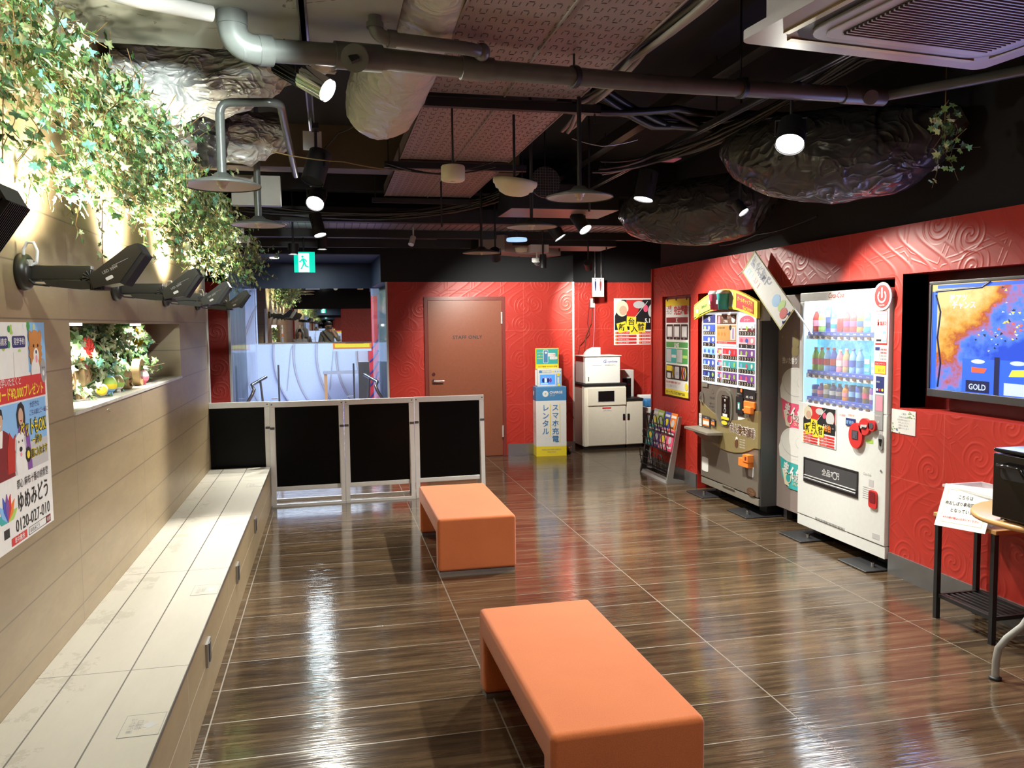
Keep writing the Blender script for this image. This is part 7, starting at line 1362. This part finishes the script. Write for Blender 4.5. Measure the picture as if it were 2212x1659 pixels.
cab('short orange cable end at the left of the near cross bar', [(0.50, 4.3, 2.80), (0.43, 4.38, 2.76), (0.42, 4.42, 2.70), (0.46, 4.42, 2.69)], 0.006, 'orange_ink', 1, 0, 6)
cab('black power cable looping down to the cylinder spotlight', [(0.22, 4.95, 2.78), (0.08, 5.1, 2.74), (0.0, 5.15, 2.66)], 0.005, 'black', 1, 0, 7)
cab('small black wire loop above the finned spotlight', [(-0.16, 3.6, 2.72), (-0.185, 3.6, 2.76), (-0.15, 3.6, 2.775), (-0.10, 3.6, 2.73)], 0.004, 'black', 1, 0, 8)
cab('black cable hanging in a curve behind the dome detector', [(0.45, 6.1, 2.74), (0.8, 6.0, 2.68), (1.2, 5.95, 2.76)], 0.006, 'black', 2, 0.02, 9)
cab('thin grey wire curling between the right track rods', [(1.5, 5.0, 2.74), (1.7, 5.0, 2.70), (1.95, 5.05, 2.76)], 0.003, 'steel', 1, 0, 10)
cab('dark cable drooping along the top of the red wall', [(3.46, 5.4, 2.35), (3.42, 6.2, 2.30), (3.45, 6.9, 2.28)], 0.006, 'lamp_black', 1, 0, 11)
for k, (x_, y_, lab) in enumerate(((1.90, 5.9, 'black ceiling rod beside the fan grille'), (2.6, 9.2, 'black rod left of the rear wrapped unit'), (3.1, 9.0, 'black rod at the far right of the rear ceiling'), (0.95, 7.0, 'black rod behind the dome detector'))):
    tag(MB().tube([(x_, y_, 2.42), (x_, y_, 3.2)], 0.008, 'black', 6).build('ceiling_rod'), lab, 'rod')
b = MB(frame((1.62, 6.55, 2.62), (1, 0, 0), UP)); b.disc(0.12, 0.12, 0.125, 'black', 0.0, 32, t=0.03)
for k in range(11): q = 0.12-0.11+0.022*k; hh = math.sqrt(max(0.0001, 0.0152-(q-0.12)**2)); b.box(q-0.0015, q+0.0015, 0.12-hh, 0.12+hh, 0.001, 0.004, 'taupe'); b.box(0.12-hh, 0.12+hh, q-0.0015, q+0.0015, 0.001, 0.004, 'taupe')
b.tube([(0.12, 0.24, -0.015), (0.12, 0.575, -0.015)], 0.006, 'black', 6); tag(b.build('fan_grille'), 'round dark mesh fan grille behind the right disc lamp', 'grille')
tag(boxes('junction_box', [(-0.62, -0.30, 5.9, 5.98, 2.42, 2.62)], mat_='taupe'), 'olive metal junction box behind the second left disc lamp', 'box')
tag(boxes('flag_plate', [(2.36, 2.54, 5.70, 5.84, 2.785, 2.793)], mat_='pink_ink'), 'small pink lit plate under the right track', 'plate')

# ------------------------------------------------------------------ the two people seen in the mirror
def skin_mesh(name, chains, m_, parent=None, sub=2):
    """chains: list of point lists [(x,y,z,r),...]; points shared by position are welded into one surface"""
    vs = []; rs = []; es = []; key = {}
    def vid(q):
        k = tuple(round(c, 4) for c in q[:3])
        if k not in key: key[k] = len(vs); vs.append(q[:3]); rs.append(q[3])
        return key[k]
    for ch in chains:
        ids = [vid(q) for q in ch]; es += [(a, c) for a, c in zip(ids[:-1], ids[1:]) if a != c]
    me = bpy.data.meshes.new(name); me.from_pydata(vs, es, []); me.materials.append(M(m_))
    o = bpy.data.objects.new(name, me); COL.objects.link(o)
    if parent: o.parent = parent
    s = o.modifiers.new('skin', 'SKIN'); s.use_smooth_shade = True
    for i, r in enumerate(rs): me.skin_vertices[0].data[i].radius = (r, r)
    me.skin_vertices[0].data[0].use_root = True
    q = o.modifiers.new('sub', 'SUBSURF'); q.levels = sub; q.render_levels = sub
    return o
def hand(w, d, side, curl):
    """palm chain and five bent fingers; w wrist point, d direction of the fingers, side thumb direction, curl bending direction"""
    w, d, s_, c = Vector(w), Vector(d).normalized(), Vector(side).normalized(), Vector(curl).normalized(); ch = []; palm = w+d*0.045
    ch.append([(*w, 0.024), (*palm, 0.030)])
    for k, L in enumerate((0.070, 0.078, 0.072, 0.058)):
        b0 = w+d*0.085+s_*(0.030-0.020*k); ch.append([(*palm, 0.030), (*b0, 0.011), (*(b0+(d*0.75+c*0.65).normalized()*L*0.45), 0.0085), (*(b0+(d*0.75+c*0.65).normalized()*L*0.45+(d*0.2+c).normalized()*L*0.4), 0.0075)])
    t0 = w+d*0.03+s_*0.032; ch.append([(*palm, 0.030), (*t0, 0.012), (*(t0+(d*0.6+s_*0.6).normalized()*0.035), 0.010), (*(t0+(d*0.8+s_*0.1+c*0.3).normalized()*0.062), 0.008)])
    return ch
def person(label, x, y, hgt, hood):
    p = thing('person', label, 'person', (x, y, 0)); k = hgt/1.70; Z = lambda *q: tuple(v*k for v in q)
    pel = Z(0, 0, 0.92, 0.13); ch = []
    ch.append([pel, Z(0, 0.0, 1.08, 0.12), Z(0, 0.0, 1.25, 0.14), Z(0, 0.0, 1.37, 0.11), Z(0, 0.01, 1.45, 0.052), Z(0, 0.015, 1.50, 0.055), Z(0, 0.025, 1.56, 0.080), Z(0, 0.02, 1.63, 0.082), Z(0, 0.01, 1.67, 0.055)])
    for s in (-1, 1):
        ch.append([pel, Z(s*0.10, 0, 0.86, 0.095), Z(s*0.11, 0.02, 0.48, 0.060), Z(s*0.115, -0.01, 0.10, 0.040), Z(s*0.12, 0.02, 0.04, 0.042), Z(s*0.13, 0.15, 0.03, 0.035)])
    top = Z(0, 0.0, 1.37, 0.11)
    if not hood:   # right hand raised with the phone in front of the face, left hand supporting
        e1 = Z(0.26, 0.08, 1.20, 0.042); w1 = Z(0.10, 0.21, 1.455, 0.028); ch.append([top, Z(0.17, 0, 1.38, 0.065), e1, w1]); ch += hand(w1[:3], (-0.25, 0.1, 1), (-1, 0.2, 0), (-0.4, 1, 0))
        w2 = Z(-0.25, 0.03, 0.85, 0.026); ch.append([top, Z(-0.17, 0, 1.38, 0.065), Z(-0.24, -0.02, 1.10, 0.042), w2]); ch += hand(w2[:3], (0, 0.15, -1), (0.3, 1, 0), (1, 0, 0))
    else:
        for s in (-1, 1):
            w1 = Z(s*0.22, 0.04, 0.85, 0.026); ch.append([top, Z(s*0.16, 0, 1.37, 0.06), Z(s*0.22, -0.02, 1.10, 0.04), w1]); ch += hand(w1[:3], (0, 0.1, -1), (0, 1, 0), (-s, 0, 0))
    skin_mesh('body', ch, 'skin', p)
    gar = 'hood_grey' if hood else 'shirt_grey'; up_ = []
    up_.append([Z(0, 0, 0.95, 0.155), Z(0, 0.0, 1.08, 0.150), Z(0, 0.0, 1.25, 0.160), Z(0, 0.0, 1.37, 0.125), Z(0, 0.005, 1.43, 0.07)])
    tp = Z(0, 0.0, 1.37, 0.125)
    if not hood:
        up_.append([tp, Z(0.17, 0, 1.38, 0.082), Z(0.26, 0.08, 1.20, 0.060), Z(0.19, 0.14, 1.32, 0.052)]); up_.append([tp, Z(-0.17, 0, 1.38, 0.082), Z(-0.24, -0.02, 1.10, 0.058), Z(-0.245, 0.0, 1.0, 0.05)])
    else:
        for s in (-1, 1): up_.append([tp, Z(s*0.16, 0, 1.37, 0.078), Z(s*0.22, -0.02, 1.10, 0.056), Z(s*0.22, 0.03, 0.90, 0.045)])
    skin_mesh('jacket' if hood else 'shirt', up_, gar, p)
    skin_mesh('trousers', [[Z(0, 0, 0.96, 0.150), Z(0, 0, 0.90, 0.145)]]+[[Z(0, 0, 0.90, 0.145), Z(s*0.10, 0, 0.80, 0.110), Z(s*0.11, 0.02, 0.48, 0.078), Z(s*0.115, -0.01, 0.12, 0.06)] for s in (-1, 1)], 'trouser_dark', p)
    for s in (-1, 1): skin_mesh('shoe', [[Z(s*0.12, -0.03, 0.045, 0.048), Z(s*0.125, 0.06, 0.04, 0.046), Z(s*0.13, 0.17, 0.035, 0.038)]], 'black', p, 1)
    hz = 1.60*k; b = MB()
    b.ball((0, 0.0*k, hz+0.035*k), (0.092*k, 0.098*k, 0.085*k), 'hair_black', 20, 12) if not hood else b.ball((0, -0.005, hz+0.03*k), (0.095*k, 0.095*k, 0.09*k), 'hair_black', 20, 12)
    if hood:
        for s in (-1, 1): b.tube([Vector((s*0.07, 0.055, 1.63))*k, Vector((s*0.085, 0.06, 1.53))*k, Vector((s*0.08, 0.08, 1.42))*k], [0.028, 0.030, 0.018], 'hair_black', 10)
    b.build('hair', p)
    b = MB(); fy = 0.103*k
    for s in (-1, 1): b.ball((s*0.032*k, fy, 1.595*k), (0.012, 0.007, 0.007), 'white', 10, 6); b.ball((s*0.032*k, fy+0.006, 1.595*k), 0.005, 'black', 8, 6); b.tube([(s*0.018*k, fy+0.002, 1.615*k), (s*0.045*k, fy-0.004, 1.615*k)], 0.003, 'hair_black', 5); b.ball((s*0.088*k, 0.015, 1.58*k), (0.010, 0.016, 0.028), 'skin', 8, 6)
    b.ball((0, fy+0.008, 1.570*k), (0.012, 0.016, 0.018), 'skin', 10, 6); b.tube([(-0.022*k, fy-0.003, 1.537*k), (0, fy+0.002, 1.535*k), (0.022*k, fy-0.003, 1.537*k)], 0.004, 'feather_red', 6); b.build('face', p)
    if hood:
        b = MB(); n = 26; vs = []; prof = [(0.150, 1.36, 0.02), (0.135, 1.45, 0.04), (0.130, 1.55, 0.05), (0.125, 1.63, 0.05), (0.095, 1.70, 0.03), (0.045, 1.745, 0.0)]
        for r, z, fwd in prof:
            for i in range(n+1): a = math.radians(-235+290*i/n); vs.append((r*math.cos(a)*k, (r*math.sin(a)*0.95-0.005)*k, z*k))
        fs = [(j*(n+1)+i, j*(n+1)+i+1, (j+1)*(n+1)+i+1, (j+1)*(n+1)+i) for j in range(len(prof)-1) for i in range(n)]
        b.add(vs, fs, 'hood_grey', True); h = b.build('hood', p); s_ = h.modifiers.new('s', 'SOLIDIFY'); s_.thickness = 0.012
    else:
        b = MB(); b.tube([Vector(q)*k for q in ((-0.13, 0.11, 1.42), (-0.02, 0.165, 1.28), (0.12, 0.15, 1.10), (0.17, 0.05, 0.98), (0.10, -0.16, 1.05), (-0.08, -0.15, 1.32), (-0.13, 0.0, 1.455), (-0.13, 0.11, 1.42))], 0.014, 'black', 6); b.build('bag_strap', p)
        b = MB(); b.ball((0, 0.02, 1.655*k), (0.102*k, 0.108*k, 0.06*k), 'black', 20, 10); b.build('cap', p)
    return p
person('person in grey shirt and cap holding up a phone, seen in the lobby mirror', -0.02, -0.36, 1.70, False)
person('person in a grey hooded jacket beside the photographer, seen in the lobby mirror', -0.78, -0.45, 1.50, True)
b = MB(); b.box(-0.075, 0.075, -0.115, -0.106, 1.515, 1.590, 'black'); b.box(0.02, 0.06, -0.106, -0.103, 1.545, 1.580, 'dark_grey'); tag(b.build('phone', None, 0.003), 'black phone held up by the photographer, seen in the lobby mirror', 'phone')
